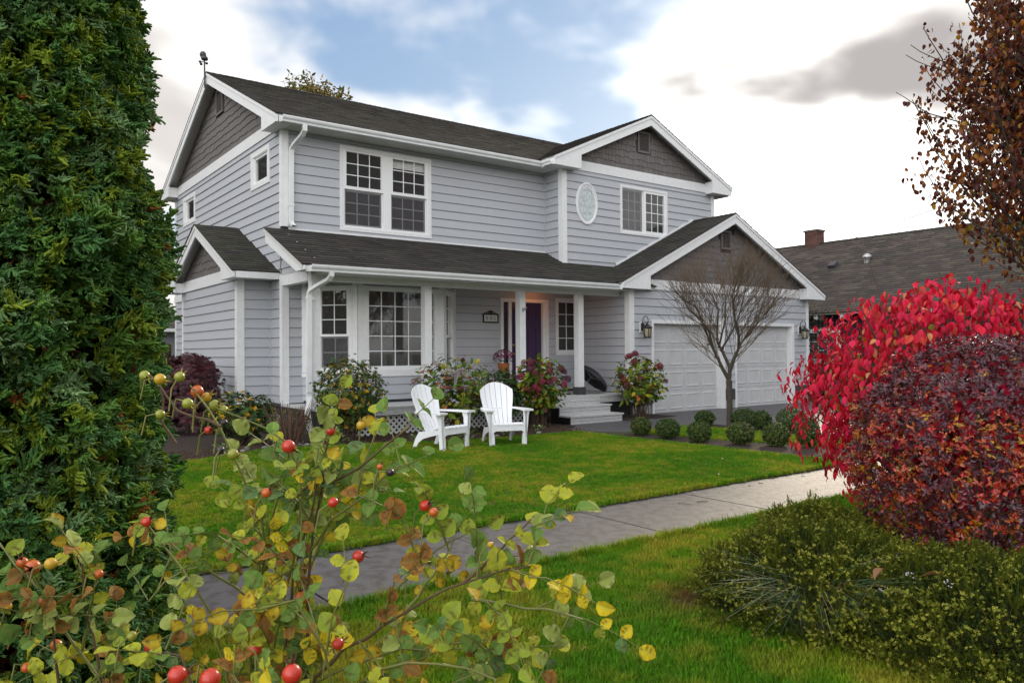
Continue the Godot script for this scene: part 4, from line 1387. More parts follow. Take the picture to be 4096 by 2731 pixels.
# ------------------------------------------------------------------ neighbours, fence, wires
func make_neighbours() -> void:
	var n := thing("neighbour_house", "dark blue house with a worn brown shingle roof and brick chimney, right of the garage", "house")
	roof_tone = Color(1.75, 1.60, 1.60)
	roof(n, Vector3(18.7, 2.76, -18), Vector3(18.7, 2.76, 9), Vector3(4.3, 3.02, 0), 0, 301, 0.2)
	roof(n, Vector3(27.3, 2.76, 9), Vector3(27.3, 2.76, -18), Vector3(-4.3, 3.02, 0), 0, 302)
	ridge(n, Vector3(23, 5.78, 9), Vector3(23, 5.78, -18), Vector3(1, 0, 0), 0.7, 303)
	trim_box(n, "wall", Vector3(19.2, 0, -17.6), Vector3(26.8, 2.9, 8.6), M.paint_blue)
	var gb := MB.new()
	gb.ext(PackedVector2Array([Vector2(19.2, 2.9), Vector2(26.8, 2.9), Vector2(23, 5.55)]), Vector3(0, 0, -17.6), Vector3.RIGHT, Vector3.UP, 26.2)
	part("gable_wall", gb, M.paint_blue, n)
	for k in 14:
		trim_box(n, "rafter_tail", Vector3(18.78, 2.52, -9.0 + k * 0.95), Vector3(19.2, 2.70, -8.88 + k * 0.95), M.white)
	window(n, Vector3(19.2, 0, 0), Vector3.BACK, Vector3.LEFT, Rect2(-1.4, 1.0, 1.7, 1.25), 0.1, [[Rect2(-1.22, 1.18, 1.34, 0.9), 4, 3, 0.01]], "white gridded window half hidden by the shrub")
	# chimney
	var ch := MB.new()
	ch.box(Vector3(22.72, 5.3, -3.27), Vector3(23.22, 6.24, -2.72))
	var chim := part("chimney", ch, M.mortar, n)
	var r := rng(310)
	var y := 5.32
	var k := 0
	while y < 6.22:
		for side in 2:
			var x := -0.10 if k % 2 else 0.0
			while x < 0.52:
				var a := maxf(x, 0.0)
				var e := minf(x + 0.20, 0.55 if side == 0 else 0.5)
				if e - a > 0.02:
					var b := MB.new()
					if side == 0:
						b.box(Vector3(22.712, y, -3.27 + a + 0.004), Vector3(22.73, y + 0.066, -3.27 + e - 0.004))
					else:
						b.box(Vector3(22.72 + a + 0.004, y, -2.73), Vector3(22.72 + e - 0.004, y + 0.066, -2.712))
					part("brick", b, M.brick[r.randi() % 3], chim)
				x += 0.21
		y += 0.077
		k += 1
	var cap := MB.new()
	cap.box(Vector3(22.68, 6.24, -3.31), Vector3(23.26, 6.31, -2.68))
	part("chimney_cap", cap, M.mortar, chim)
	var v := MB.new()
	v.obox(Transform3D(Basis(Vector3.BACK, 0.61), Vector3(21.3, 4.585, -1.2)), Vector3(-0.15, 0, -0.14), Vector3(0.15, 0.14, 0.14))
	part("roof_vent", v, M.base_trim, n)
	var dome := MB.new()
	dome.lathe(PackedVector2Array([Vector2(0.12, -0.1), Vector2(0.12, 0.12), Vector2(0.17, 0.14), Vector2(0.15, 0.22), Vector2(0.08, 0.28), Vector2(0.0, 0.3)]), Transform3D(Basis(), Vector3(21.4, 4.65, 0.05)), 12)
	part("roof_vent", dome, M.steel, n)
	# house behind on the left
	var f := thing("far_house", "house with a brown hipped roof glimpsed behind the left corner", "house")
	roof(f, Vector3(-6, 2.6, -19.4), Vector3(4.4, 2.6, -19.4), Vector3(0, 1.7, -3.4), 0, 311, 0.2, 0.09, 3.6)
	trim_box(f, "wall", Vector3(-5.6, 0, -26), Vector3(3.9, 2.6, -19.9), mat(0.20, 0.22, 0.24, 0.8))
	trim_box(f, "fascia", Vector3(-6, 2.44, -19.45), Vector3(4.4, 2.58, -19.38), M.white)
	roof_tone = Color(1, 1, 1)
	# fence at the back corner
	var fe := thing("wooden_fence", "dark brown wooden fence between the house and the evergreen", "fence")
	for i in 9:
		trim_box(fe, "fence_post" if i % 3 == 0 else "board", Vector3(-0.16 - i * 0.17, 0, -8.95), Vector3(-0.02 - i * 0.17, 1.80 if i % 3 == 0 else 1.1, -8.87 if i % 3 == 0 else -8.91), mat(0.045, 0.022, 0.012, 0.8))
	trim_box(fe, "rail", Vector3(-1.7, 1.58, -8.87), Vector3(-0.02, 1.66, -8.83), mat(0.10, 0.045, 0.02, 0.8))
	# wires
	wire("overhead_wire", "overhead cable rising from the neighbour's roof towards the autumn tree", [Vector3(22.909, 5.66, -1.77), Vector3(21.422, 5.86, 0.867), Vector3(19.638, 5.88, 3.278), Vector3(18.0, 5.95, 5.3), Vector3(14.0, 6.5, 10.5)], 0.012)
	wire("overhead_wire", "thin distant cable in the sky left of the house", [Vector3(-6.0, 8.2, -24.0), Vector3(2.61, 8.40, -29.285), Vector3(8.0, 9.0, -34)], 0.014)

func wire(called: String, label: String, pts: Array, rad: float) -> void:
	var b := MB.new()
	var p := PackedVector3Array(pts)
	var r := PackedFloat32Array()
	for i in p.size():
		r.append(rad)
	b.tube(p, r, 5)
	var o := part(called, b, M.black)
	tag(o, label, "cable")

# ------------------------------------------------------------------ chairs
func make_chairs() -> void:
	adirondack(Vector3(0.919, 0.035, 4.287), 0.269, "white slatted lawn chair nearer the bay window, left of the pair")
	adirondack(Vector3(1.99, 0.035, 4.455), -0.326, "white slatted lawn chair nearer the porch steps, right of the pair")

func adirondack(at: Vector3, turn: float, label: String) -> void:
	var c := thing("lawn_chair", label, "chair", at, turn, "white lawn chairs on the grass")
	# back: six fanned slats, dished and arched
	var edge := func(j: int, t: float) -> float: return (j - 3) / 3.0 * lerpf(0.205, 0.285, smoothstep(0.0, 0.8, t))
	var spot := func(x: float, t: float) -> Vector3:
		var q := Vector3(x, lerpf(0.225, 0.955, t), lerpf(-0.14, -0.45, t) - 0.035 * sin(PI * t))
		q.z += 0.9 * x * x
		return q
	for j in 6:
		var b := MB.new()
		var n := 10
		var prev := []
		for i in n + 1:
			var f := float(i) / n
			var row := []
			for s in [[j, 0.0035], [j + 1, -0.0035]]:
				var x0: float = edge.call(s[0], 1.0)
				var end := 1.0 - 0.17 * pow(x0 / 0.285, 2.0)
				var t := f * end
				var x: float = edge.call(s[0], t) + s[1]
				row.append(spot.call(x, t))
			var nn := Vector3(0, 0.012, 0.022) * 0.85
			var ring := [row[0] + nn * 0.5, row[1] + nn * 0.5, row[1] - nn * 0.5, row[0] - nn * 0.5]
			if i > 0:
				for k in 4:
					var m := (k + 1) % 4
					b.quad(prev[k], prev[m], ring[m], ring[k])
			if i == n:
				b.quad(ring[0], ring[1], ring[2], ring[3])
			prev = ring
		part("back_slat", b, M.resin, c)
	# seat slats, front to back with a rolled front edge
	var prof := [Vector2(-0.17, 0.225), Vector2(-0.08, 0.235), Vector2(0.06, 0.275), Vector2(0.20, 0.325), Vector2(0.28, 0.342), Vector2(0.325, 0.338), Vector2(0.345, 0.318)]
	for j in 6:
		var b := MB.new()
		for i in prof.size() - 1:
			var p: Vector2 = prof[i]
			var q: Vector2 = prof[i + 1]
			var wa := 0.205 if i < 2 else 0.25
			var x0 := -wa + j * wa / 3.0 + 0.0025
			var x1 := -wa + (j + 1) * wa / 3.0 - 0.0025
			var d := Vector3(0, -0.016, 0)
			var a0 := Vector3(x0, p.y, p.x)
			var a1 := Vector3(x1, p.y, p.x)
			var e0 := Vector3(x0, q.y, q.x)
			var e1 := Vector3(x1, q.y, q.x)
			b.quad(e0, e1, a1, a0)
			b.quad(a0 + d, a1 + d, e1 + d, e0 + d)
			b.quad(a0, a0 + d, e0 + d, e0)
			b.quad(e1, e1 + d, a1 + d, a1)
		part("seat_slat", b, M.resin, c)
	# apron with an arched lower edge
	var ap := PackedVector2Array([Vector2(-0.27, 0.325), Vector2(-0.275, 0.15), Vector2(-0.25, 0.19), Vector2(-0.21, 0.215), Vector2(0.21, 0.215), Vector2(0.25, 0.19), Vector2(0.275, 0.15), Vector2(0.27, 0.325)])
	var b2 := MB.new()
	b2.ext(ap, Vector3(0, 0, 0.315), Vector3.RIGHT, Vector3.UP, 0.022)
	part("apron", b2, M.resin, c)
	for s in [-1.0, 1.0]:
		# front leg: wide panel tapering to the foot, its outer edge curving out to the arm
		var fl := MB.new()
		var poly := PackedVector2Array([Vector2(s * 0.285, -0.035), Vector2(s * 0.225, -0.035), Vector2(s * 0.232, 0.13), Vector2(s * 0.25, 0.22), Vector2(s * 0.262, 0.34), Vector2(s * 0.268, 0.46), Vector2(s * 0.25, 0.525), Vector2(s * 0.36, 0.525), Vector2(s * 0.335, 0.46), Vector2(s * 0.322, 0.3), Vector2(s * 0.305, 0.15)])
		fl.ext(poly, Vector3(0, 0, 0.30), Vector3.RIGHT, Vector3.UP, 0.03)
		var side := PackedVector2Array([Vector2(0.33, -0.035), Vector2(0.33, 0.525), Vector2(0.20, 0.525), Vector2(0.235, 0.44), Vector2(0.245, 0.25), Vector2(0.27, 0.0), Vector2(0.275, -0.035)])
		fl.ext(side, Vector3(s * 0.292 - 0.012, 0, 0), Vector3.FORWARD * -1.0, Vector3.UP, -0.024)
		part("front_leg", fl, M.resin, c)
		# arm
		var arm := MB.new()
		var ring := PackedVector2Array([Vector2(s * 0.235, 0.375), Vector2(s * 0.40, 0.375), Vector2(s * 0.41, 0.35), Vector2(s * 0.385, 0.1), Vector2(s * 0.33, -0.15), Vector2(s * 0.27, -0.29), Vector2(s * 0.225, -0.27), Vector2(s * 0.262, -0.1), Vector2(s * 0.262, 0.15), Vector2(s * 0.24, 0.3)])
		var flip := PackedVector2Array()
		for p in ring:
			flip.append(Vector2(p.x, -p.y))
		arm.ext(flip, Vector3(0, 0.525, 0), Vector3.RIGHT, Vector3.FORWARD, 0.028)
		part("arm", arm, M.resin, c)
		# seat rail and rear leg
		var rl := MB.new()
		var leg := PackedVector2Array([Vector2(0.31, 0.315), Vector2(0.31, 0.24), Vector2(0.0, 0.17), Vector2(-0.14, 0.13), Vector2(-0.24, 0.06), Vector2(-0.30, -0.035), Vector2(-0.365, -0.035), Vector2(-0.30, 0.12), Vector2(-0.22, 0.235), Vector2(0.0, 0.25)])
		rl.ext(leg, Vector3(s * 0.235 - 0.013, 0, 0), Vector3.BACK, Vector3.UP, -0.026)
		part("rear_leg", rl, M.resin, c)
	var br := MB.new()
	br.box(Vector3(-0.235, 0.50, -0.315), Vector3(0.235, 0.54, -0.285))
	br.box(Vector3(-0.235, 0.20, -0.20), Vector3(0.235, 0.235, -0.16))
	part("back_brace", br, M.resin, c)

# ------------------------------------------------------------------ things on the porch and walls
func make_porch_things() -> void:
	# number plaque
	var s := thing("number_plaque", "black iron plaque with pale tiles reading 901 on the porch wall", "sign", Vector3(4.869, 2.175, 0.026))
	var fr := MB.new()
	for q in rects_minus(Rect2(-0.212, 0.0, 0.424, 0.2), [Rect2(-0.19, 0.022, 0.38, 0.155)]):
		fr.box(Vector3(q.position.x, q.position.y, 0), Vector3(q.end.x, q.end.y, 0.03))
	part("frame", fr, M.black, s)
	var cr := MB.new()
	cr.ext(PackedVector2Array([Vector2(-0.21, 0.2), Vector2(0.21, 0.2), Vector2(0.19, 0.208), Vector2(0.12, 0.24), Vector2(0.06, 0.258), Vector2(0.03, 0.278), Vector2(0.0, 0.284), Vector2(-0.03, 0.278), Vector2(-0.06, 0.258), Vector2(-0.12, 0.24), Vector2(-0.19, 0.208)]), Vector3.ZERO, Vector3.RIGHT, Vector3.UP, 0.022)
	part("crest", cr, M.black, s)
	for x in [-0.14, -0.09, -0.045, 0.045, 0.09, 0.14]:
		var fl := MB.new()
		fl.lathe(PackedVector2Array([Vector2(0.012, 0), Vector2(0.008, 0.006), Vector2(0, 0.008)]), Transform3D(Basis(Vector3.RIGHT, PI / 2), Vector3(x, 0.226 - absf(x) * 0.1, 0.022)), 6)
		part("ornament", fl, M.steel, s)
	var xs := [-0.19, -0.142, -0.07, -0.025, 0.045, 0.085, 0.142, 0.19]
	for i in 7:
		var t := MB.new()
		t.box(Vector3(xs[i] + 0.001, 0.022, 0.004), Vector3(xs[i + 1] - 0.001, 0.177, 0.018))
		part("tile", t, M.tile, s)
	var font := SystemFont.new()
	font.font_names = PackedStringArray(["Droid Serif"])
	for i in 3:
		var tm := TextMesh.new()
		tm.text = "901"[i]
		tm.font = font
		tm.font_size = 64
		tm.pixel_size = 0.0019
		tm.depth = 0.003
		var o := part("numeral", tm, M.ink, s)
		o.position = Vector3([-0.106, 0.01, 0.114][i], 0.10, 0.0195)
	# lanterns
	for k in 2:
		var x: float = [8.02, 14.46][k]
		var l := thing("wall_lantern", ["black coach lantern left of the garage doors", "black coach lantern right of the garage doors, by the corner"][k], "lantern", Vector3(x, 1.82, 1.765), 0.0, "wall lanterns beside the garage doors")
		var pl := MB.new()
		pl.box(Vector3(-0.09, 0.115, 0.0), Vector3(0.095, 0.365, 0.035))
		part("mounting_block", pl, M.white, l)
		var bk := MB.new()
		bk.ext(PackedVector2Array([Vector2(-0.035, 0.15), Vector2(0.035, 0.15), Vector2(0.052, 0.18), Vector2(0.052, 0.31), Vector2(0.035, 0.345), Vector2(-0.035, 0.345), Vector2(-0.052, 0.31), Vector2(-0.052, 0.18)]), Vector3(0, 0, 0.035), Vector3.RIGHT, Vector3.UP, 0.025)
		part("backplate", bk, M.iron, l)
		var pts := PackedVector3Array()
		var rad := PackedFloat32Array()
		for i in 13:
			var a := lerpf(PI, -0.9 * PI, i / 12.0)
			var rr := 0.085 if i < 8 else lerpf(0.085, 0.03, (i - 7) / 5.0)
			pts.append(Vector3(0, 0.40 + sin(a) * rr * 1.15 + (-0.0 if i < 8 else (i - 7) * -0.002), 0.135 + cos(a) * rr))
			rad.append(0.009 if i < 9 else 0.007)
		pts.insert(0, Vector3(0, 0.27, 0.055))
		rad.insert(0, 0.012)
		var arm := MB.new()
		arm.tube(pts, rad, 6)
		part("scroll_arm", arm, M.iron, l)
		var c := Vector3(0, 0, 0.19)
		var top := MB.new()
		top.lathe(PackedVector2Array([Vector2(0.118, 0.222), Vector2(0.12, 0.232), Vector2(0.085, 0.268), Vector2(0.035, 0.30), Vector2(0.03, 0.318), Vector2(0.012, 0.335), Vector2(0.008, 0.36), Vector2(0.0, 0.368)]), Transform3D(Basis(), c), 12)
		top.lathe(PackedVector2Array([Vector2(0.0, 0.205), Vector2(0.105, 0.205), Vector2(0.118, 0.222)]), Transform3D(Basis(), c), 12)
		part("cap", top, M.iron, l)
		var gl := MB.new()
		gl.lathe(PackedVector2Array([Vector2(0.0, 0.012), Vector2(0.077, 0.012), Vector2(0.098, 0.205)]), Transform3D(Basis(), c), 6)
		part("glass", gl, M.lamp_glass, l)
		var cage := MB.new()
		for i in 6:
			var a := TAU * i / 6
			cage.bar(c + Vector3(cos(a) * 0.08, 0.0, sin(a) * 0.08), c + Vector3(cos(a) * 0.101, 0.21, sin(a) * 0.101), 0.012, 0.012, Vector3(-sin(a), 0, cos(a)))
		cage.lathe(PackedVector2Array([Vector2(0.0, -0.008), Vector2(0.085, -0.008), Vector2(0.085, 0.012), Vector2(0.0, 0.0125)]), Transform3D(Basis(), c), 6)
		part("cage", cage, M.iron, l)
	# flag bracket on the middle post
	var br := thing("flag_bracket", "small metal flag bracket screwed to the porch post before the door", "bracket", Vector3(4.72, 2.40, 1.461))
	var b := MB.new()
	b.ext(PackedVector2Array([Vector2(-0.015, -0.05), Vector2(0.015, -0.05), Vector2(0.025, 0.0), Vector2(0.015, 0.045), Vector2(-0.015, 0.045), Vector2(-0.025, 0.0)]), Vector3.ZERO, Vector3.RIGHT, Vector3.UP, 0.008)
	part("plate", b, M.steel, br)
	b = MB.new()
	b.tube(PackedVector3Array([Vector3(0, -0.01, 0.005), Vector3(0.02, 0.02, 0.05), Vector3(0.035, 0.04, 0.085)]), PackedFloat32Array([0.016, 0.016, 0.018]), 10)
	part("socket", b, M.steel, br)
	# open umbrella drying on the deck
	var um := thing("umbrella", "open black umbrella left on the porch deck beside the last post", "umbrella", Vector3(6.92, 0.86, 1.16))
	var axis := Vector3(-0.62, -0.75, -0.21).normalized()   # from the crown towards the handle
	var ux := axis.cross(Vector3.UP).normalized()
	var tb := Transform3D(Basis(ux, -axis, ux.cross(-axis)), Vector3.ZERO)
	for k in 8:
		var gore := MB.new()
		var n := 6
		for i in n:
			for side in 2:
				var row := []
				for q in [[i, k + side * 0.5], [i, k + 0.5 + side * 0.5], [i + 1, k + 0.5 + side * 0.5], [i + 1, k + side * 0.5]]:
					var f: float = float(q[0]) / n
					var a: float = TAU * q[1] / 8
					var sag := 0.94 if absf(q[1] - floorf(q[1]) - 0.5) < 0.01 else 1.0
					var rr: float = 0.50 * sin(f * 1.25) / sin(1.25) * lerpf(1.0, sag, f)
					row.append(tb * Vector3(cos(a) * rr, 0.21 * (cos(f * 1.25) - cos(1.25)) / (1.0 - cos(1.25)), sin(a) * rr))
				gore.quad(row[3], row[2], row[1], row[0])
		part("canopy_gore", gore, M.black, um)
		var rib := MB.new()
		var a := TAU * k / 8
		rib.tube(PackedVector3Array([tb * Vector3(0, 0.02, 0), tb * Vector3(cos(a) * 0.26, 0.14, sin(a) * 0.26)]), PackedFloat32Array([0.004, 0.004]), 5)
		part("rib", rib, M.steel, um)
	b = MB.new()
	b.tube(PackedVector3Array([tb * Vector3(0, 0.26, 0), tb * Vector3(0, -0.36, 0)]), PackedFloat32Array([0.007, 0.007]), 7)
	part("shaft", b, M.steel, um)
	b = MB.new()
	b.tube(PackedVector3Array([tb * Vector3(0, -0.34, 0), tb * Vector3(0, -0.46, 0)]), PackedFloat32Array([0.016, 0.018]), 8)
	part("handle", b, M.black, um)
	# weather station on the gable peak
	var w := thing("weather_station", "small weather station with spinning cups on the left gable peak", "weather station", Vector3(-0.34, 7.80, -4.15))
	b = MB.new()
	b.tube(PackedVector3Array([Vector3(0, -0.05, 0), Vector3(0, 0.62, -0.05)]), PackedFloat32Array([0.022, 0.019]), 8)
	part("mast", b, M.base_trim, w)
	b = MB.new()
	b.lathe(PackedVector2Array([Vector2(0.0, 0), Vector2(0.07, 0.01), Vector2(0.085, 0.05), Vector2(0.06, 0.09), Vector2(0.0, 0.10)]), Transform3D(Basis(), Vector3(0, 0.60, -0.03)), 12)
	part("wind_sensor", b, M.base_trim, w)
	b = MB.new()
	b.lathe(PackedVector2Array([Vector2(0.0, 0), Vector2(0.035, 0.02), Vector2(0.075, 0.09), Vector2(0.078, 0.13), Vector2(0.05, 0.18), Vector2(0.0, 0.2)]), Transform3D(Basis(), Vector3(0, 0.66, -0.16)), 12)
	part("rain_sensor", b, M.base_trim, w)
	b = MB.new()
	b.tube(PackedVector3Array([Vector3(0, 0.84, -0.15), Vector3(0, 1.05, -0.17)]), PackedFloat32Array([0.009, 0.004]), 6)
	part("antenna", b, M.steel, w)
	for k in 3:
		var cup := MB.new()
		var a := TAU * k / 3 + 0.4
		cup.lathe(PackedVector2Array([Vector2(0.0, -0.035), Vector2(0.028, -0.02), Vector2(0.036, 0.0), Vector2(0.03, 0.02), Vector2(0.0, 0.03)]), Transform3D(Basis(), Vector3(cos(a) * 0.09, 0.59, -0.2 + sin(a) * 0.09)), 8)
		cup.tube(PackedVector3Array([Vector3(0, 0.62, -0.17), Vector3(cos(a) * 0.09, 0.59, -0.2 + sin(a) * 0.09)]), PackedFloat32Array([0.006, 0.006]), 5)
		part("cup", cup, M.base_trim, w)
	# porch ceiling lamp, lit
	var la := thing("porch_lamp", "small lit ceiling lamp above the purple front door", "lamp", Vector3(6.05, 2.975, 0.45))
	b = MB.new()
	b.lathe(PackedVector2Array([Vector2(0.0, -0.03), Vector2(0.09, -0.03), Vector2(0.09, 0.0)]), Transform3D(), 14)
	part("canopy", b, M.white, la)
	b = MB.new()
	b.lathe(PackedVector2Array([Vector2(0.0, -0.075), Vector2(0.05, -0.070), Vector2(0.075, -0.05), Vector2(0.08, -0.031)]), Transform3D(), 14)
	var bulb := mat(0.9, 0.8, 0.6, 0.4)
	bulb.emission_enabled = true
	bulb.emission = Color(1.0, 0.62, 0.28)
	bulb.emission_energy_multiplier = 1.5
	part("globe", b, bulb, la)
	var om := OmniLight3D.new()
	om.name = "porch_light"
	om.light_color = Color(1.0, 0.55, 0.22)
	om.light_energy = 0.025
	om.omni_range = 8.0
	om.omni_attenuation = 2.0
	om.light_size = 0.08
	om.shadow_enabled = true
	om.position = Vector3(0, -0.2, 0)
	la.add_child(om)

# ------------------------------------------------------------------ plants
func leaf_mesh(l: float, w: float, fold := 0.3, curl := 0.4, base := Color(1, 1, 1)) -> ArrayMesh:
	var b := MB.new()
	b.col = base
	leaf_shape(b, l, w, fold, curl)
	return b.mesh()

func cluster_mesh(sd: int, count: int, l: float, w: float, spread: float, vary := 0.25) -> ArrayMesh:   # a few leaves round a shoot that points along +y
	var r := rng(sd)
	var out := MB.new()
	for i in count:
		var b := MB.new()
		leaf_shape(b, l * r.randf_range(0.7, 1.2), w * r.randf_range(0.75, 1.2), r.randf_range(0.1, 0.5), r.randf_range(-0.2, 0.7))
		var a := i * 2.4 + r.randf_range(-0.4, 0.4)
		var t := Transform3D(Basis(Vector3.UP, a) * Basis(Vector3.BACK, r.randf_range(0.0, 1.1)), Vector3(r.randf_range(-1, 1), r.randf_range(-1, 1), r.randf_range(-1, 1)) * spread)
		var k := out.v.size()
		var tone := 1.0 + r.randf_range(-vary, vary)
		for q in b.v.size():
			out.v.append(t * b.v[q])
			out.n.append(t.basis * b.n[q])
			out.c.append(Color(tone, tone, tone))
		for q in b.idx:
			out.idx.append(k + q)
	return out.mesh()

# leaves of one plant: the nearest to the street as single parts, the rest as one part
func foliage(t: Node3D, meshes: Array, xf: Array, ci: Array, pal: Array, keep: int, mats: Dictionary, called := "leaf", rest := "foliage") -> void:
	var m := leafy(mats.get("rough", 0.5), mats.get("through", 0.45), mats.get("spec", 0.4))
	var order := []
	for i in xf.size():
		order.append([((t.position + (xf[i] as Transform3D).origin).distance_to(EYE)), i])
	order.sort()
	var own := []
	for c: Color in pal:
		own.append(tinted(c, mats.get("rough", 0.5), mats.get("through", 0.45), mats.get("spec", 0.4)))
	var r := rng(xf.size() + 5)
	for k in mini(keep, order.size()):
		var i: int = order[k][1]
		var o := part(called, meshes[i % meshes.size()], own[ci[i]], t)
		o.transform = xf[i]
	for v in meshes.size():
		var xs := []
		var cs := []
		for k in range(keep, order.size()):
			var i: int = order[k][1]
			if i % meshes.size() == v:
				xs.append(xf[i])
				var c: Color = pal[ci[i]] * r.randf_range(0.75, 1.25)
				cs.append(Color(c.r, c.g, c.b))
		if xs.size():
			field(rest, "", meshes[v], xs, cs, m, t)

func aim(x: Vector3, y: Vector3, at: Vector3, s := 1.0) -> Transform3D:   # leaf axis x, upper side towards y
	x = x.normalized()
	var z := x.cross(y)
	if z.length() < 0.05: z = x.cross(Vector3(0.3, 0.5, 0.8))
	z = z.normalized()
	return Transform3D(Basis(x, z.cross(x).normalized(), z).scaled_local(Vector3.ONE * s), at)

func grow_up(y: Vector3, at: Vector3, r: RandomNumberGenerator, s := 1.0) -> Transform3D:   # +y along y, random turn
	y = y.normalized()
	var x := y.cross(Vector3(0.31, 0.2, 0.93)).normalized()
	return Transform3D((Basis(x, y, x.cross(y)) * Basis(Vector3.UP, r.randf() * TAU)).scaled_local(Vector3.ONE * s), at)

func rand_dir(r: RandomNumberGenerator) -> Vector3:
	var z := r.randf_range(-1, 1)
	var a := r.randf() * TAU
	return Vector3(cos(a) * sqrt(1 - z * z), z, sin(a) * sqrt(1 - z * z))

# branching limbs; tips receives [point, direction]
func limb(b: MB, p: Vector3, d: Vector3, l: float, rad: float, deep: int, r: RandomNumberGenerator, tips: Array, o: Dictionary) -> void:
	var pts := PackedVector3Array([p])
	var rads := PackedFloat32Array([rad])
	var n := 4
	var dir := d.normalized()
	var end: float = rad * o.get("taper", 0.62)
	for i in n:
		dir = (dir + rand_dir(r) * o.get("wander", 0.12) + Vector3.UP * o.get("lift", 0.04)).normalized()
		pts.append(pts[i] + dir * l / n)
		rads.append(lerpf(rad, end, float(i + 1) / n))
		if deep <= o.get("leaf_deep", 1):
			tips.append([pts[i + 1], dir])
	b.tube(pts, rads, 5 if deep < 2 else 7)
	if deep <= 0:
		return
	var kids: int = o.get("kids", 3)
	for k in kids:
		var f: float = 1.0 if k == 0 else r.randf_range(0.35, 0.95)
		var at := pts[0].lerp(pts[n], f) if k > 0 else pts[n]
		if k > 0:
			at = pts[int(f * n)].lerp(pts[mini(int(f * n) + 1, n)], f * n - int(f * n))
		var side := rand_dir(r)
		side = (side - dir * side.dot(dir)).normalized()
		var sp: float = o.get("spread", 0.6) * (0.35 if k == 0 else 1.0)
		limb(b, at, dir + side * sp * r.randf_range(0.7, 1.3), l * o.get("shrink", 0.72) * r.randf_range(0.8, 1.15), end * (0.95 if k == 0 else 0.72), deep - 1, r, tips, o)

func stems(t: Node3D, r: RandomNumberGenerator, count: int, base: float, shape: Callable, rad: float, m: Material, called := "stem") -> Array:   # bare stems from the ground to points of a crown
	var ends := []
	for i in count:
		var e: Vector3 = shape.call(r)
		var a := r.randf() * TAU
		var p := Vector3(cos(a), 0, sin(a)) * base * sqrt(r.randf())
		var mid := p.lerp(e, 0.5) + Vector3(0, e.y * 0.12, 0) + rand_dir(r) * 0.04
		var b := MB.new()
		b.tube(PackedVector3Array([p + Vector3.DOWN * 0.03, p.lerp(mid, 0.5) + Vector3.UP * e.y * 0.05, mid, mid.lerp(e, 0.55), e]), PackedFloat32Array([rad, rad * 0.9, rad * 0.75, rad * 0.6, rad * 0.4]), 5)
		part(called, b, m, t)
		ends.append([mid, e])
	return ends

func make_plants() -> void:
	conifer()
	burning_bush()
	barberry()
	heathers()
	pear_tree()
	bare_tree()
	boxwoods()
	hydrangeas()
	bed_shrubs()
	maple_shrub()
	back_trees()
	mum()
	street_trees()

# ---- evergreen at the left edge
func spray_mesh(sd: int) -> ArrayMesh:   # a plume: forked scaly branchlets along a nodding axis, fanned mostly in one plane
	var r := rng(sd)
	var b := MB.new()
	var old := Color(0.62, 0.55, 0.40)
	var young := Color(1.35, 1.35, 1.3)
	var axis := PackedVector3Array()
	for i in 7:
		var f := i / 6.0
		axis.append(Vector3(0.012 * sin(f * 2.2 + sd), 0.075 * f - 0.012 * f * f, 0.03 * f * f))
	b.col = old
	b.tube(axis, PackedFloat32Array([0.003, 0.003, 0.003, 0.003, 0.003, 0.003, 0.002]), 3)
	for i in range(1, 7):
		for s in [-1.0, 1.0, -1.0, 1.0]:
			if r.randf() < 0.12: continue
			var f := i / 6.0
			var l := 0.034 * (1.0 - 0.4 * f) * r.randf_range(0.6, 1.3)
			var d := Vector3(s * r.randf_range(0.4, 1.0), r.randf_range(0.3, 1.0), r.randf_range(-0.55, 0.75)).normalized()
			var p := axis[i].lerp(axis[i - 1], r.randf())
			var q := p + d * l * 0.6
			var e := q + (d + Vector3(0, r.randf_range(0.1, 0.9), 0.3)).normalized() * l * 0.5
			b.col = old.lerp(young, 0.35 + 0.3 * f)
			b.tube(PackedVector3Array([p, q, e]), PackedFloat32Array([0.0034, 0.0048, 0.0024]), 4)
			b.col = old.lerp(young, r.randf_range(0.6, 1.0))
			for k in 3:
				var g := (d + Vector3(r.randf_range(-0.9, 0.9), r.randf_range(0.0, 0.8), r.randf_range(-0.7, 0.9))).normalized()
				var o := p.lerp(e, r.randf_range(0.35, 1.0))
				b.tube(PackedVector3Array([o, o + g * l * r.randf_range(0.3, 0.55)]), PackedFloat32Array([0.0042, 0.0022]), 3)
	return b.mesh()

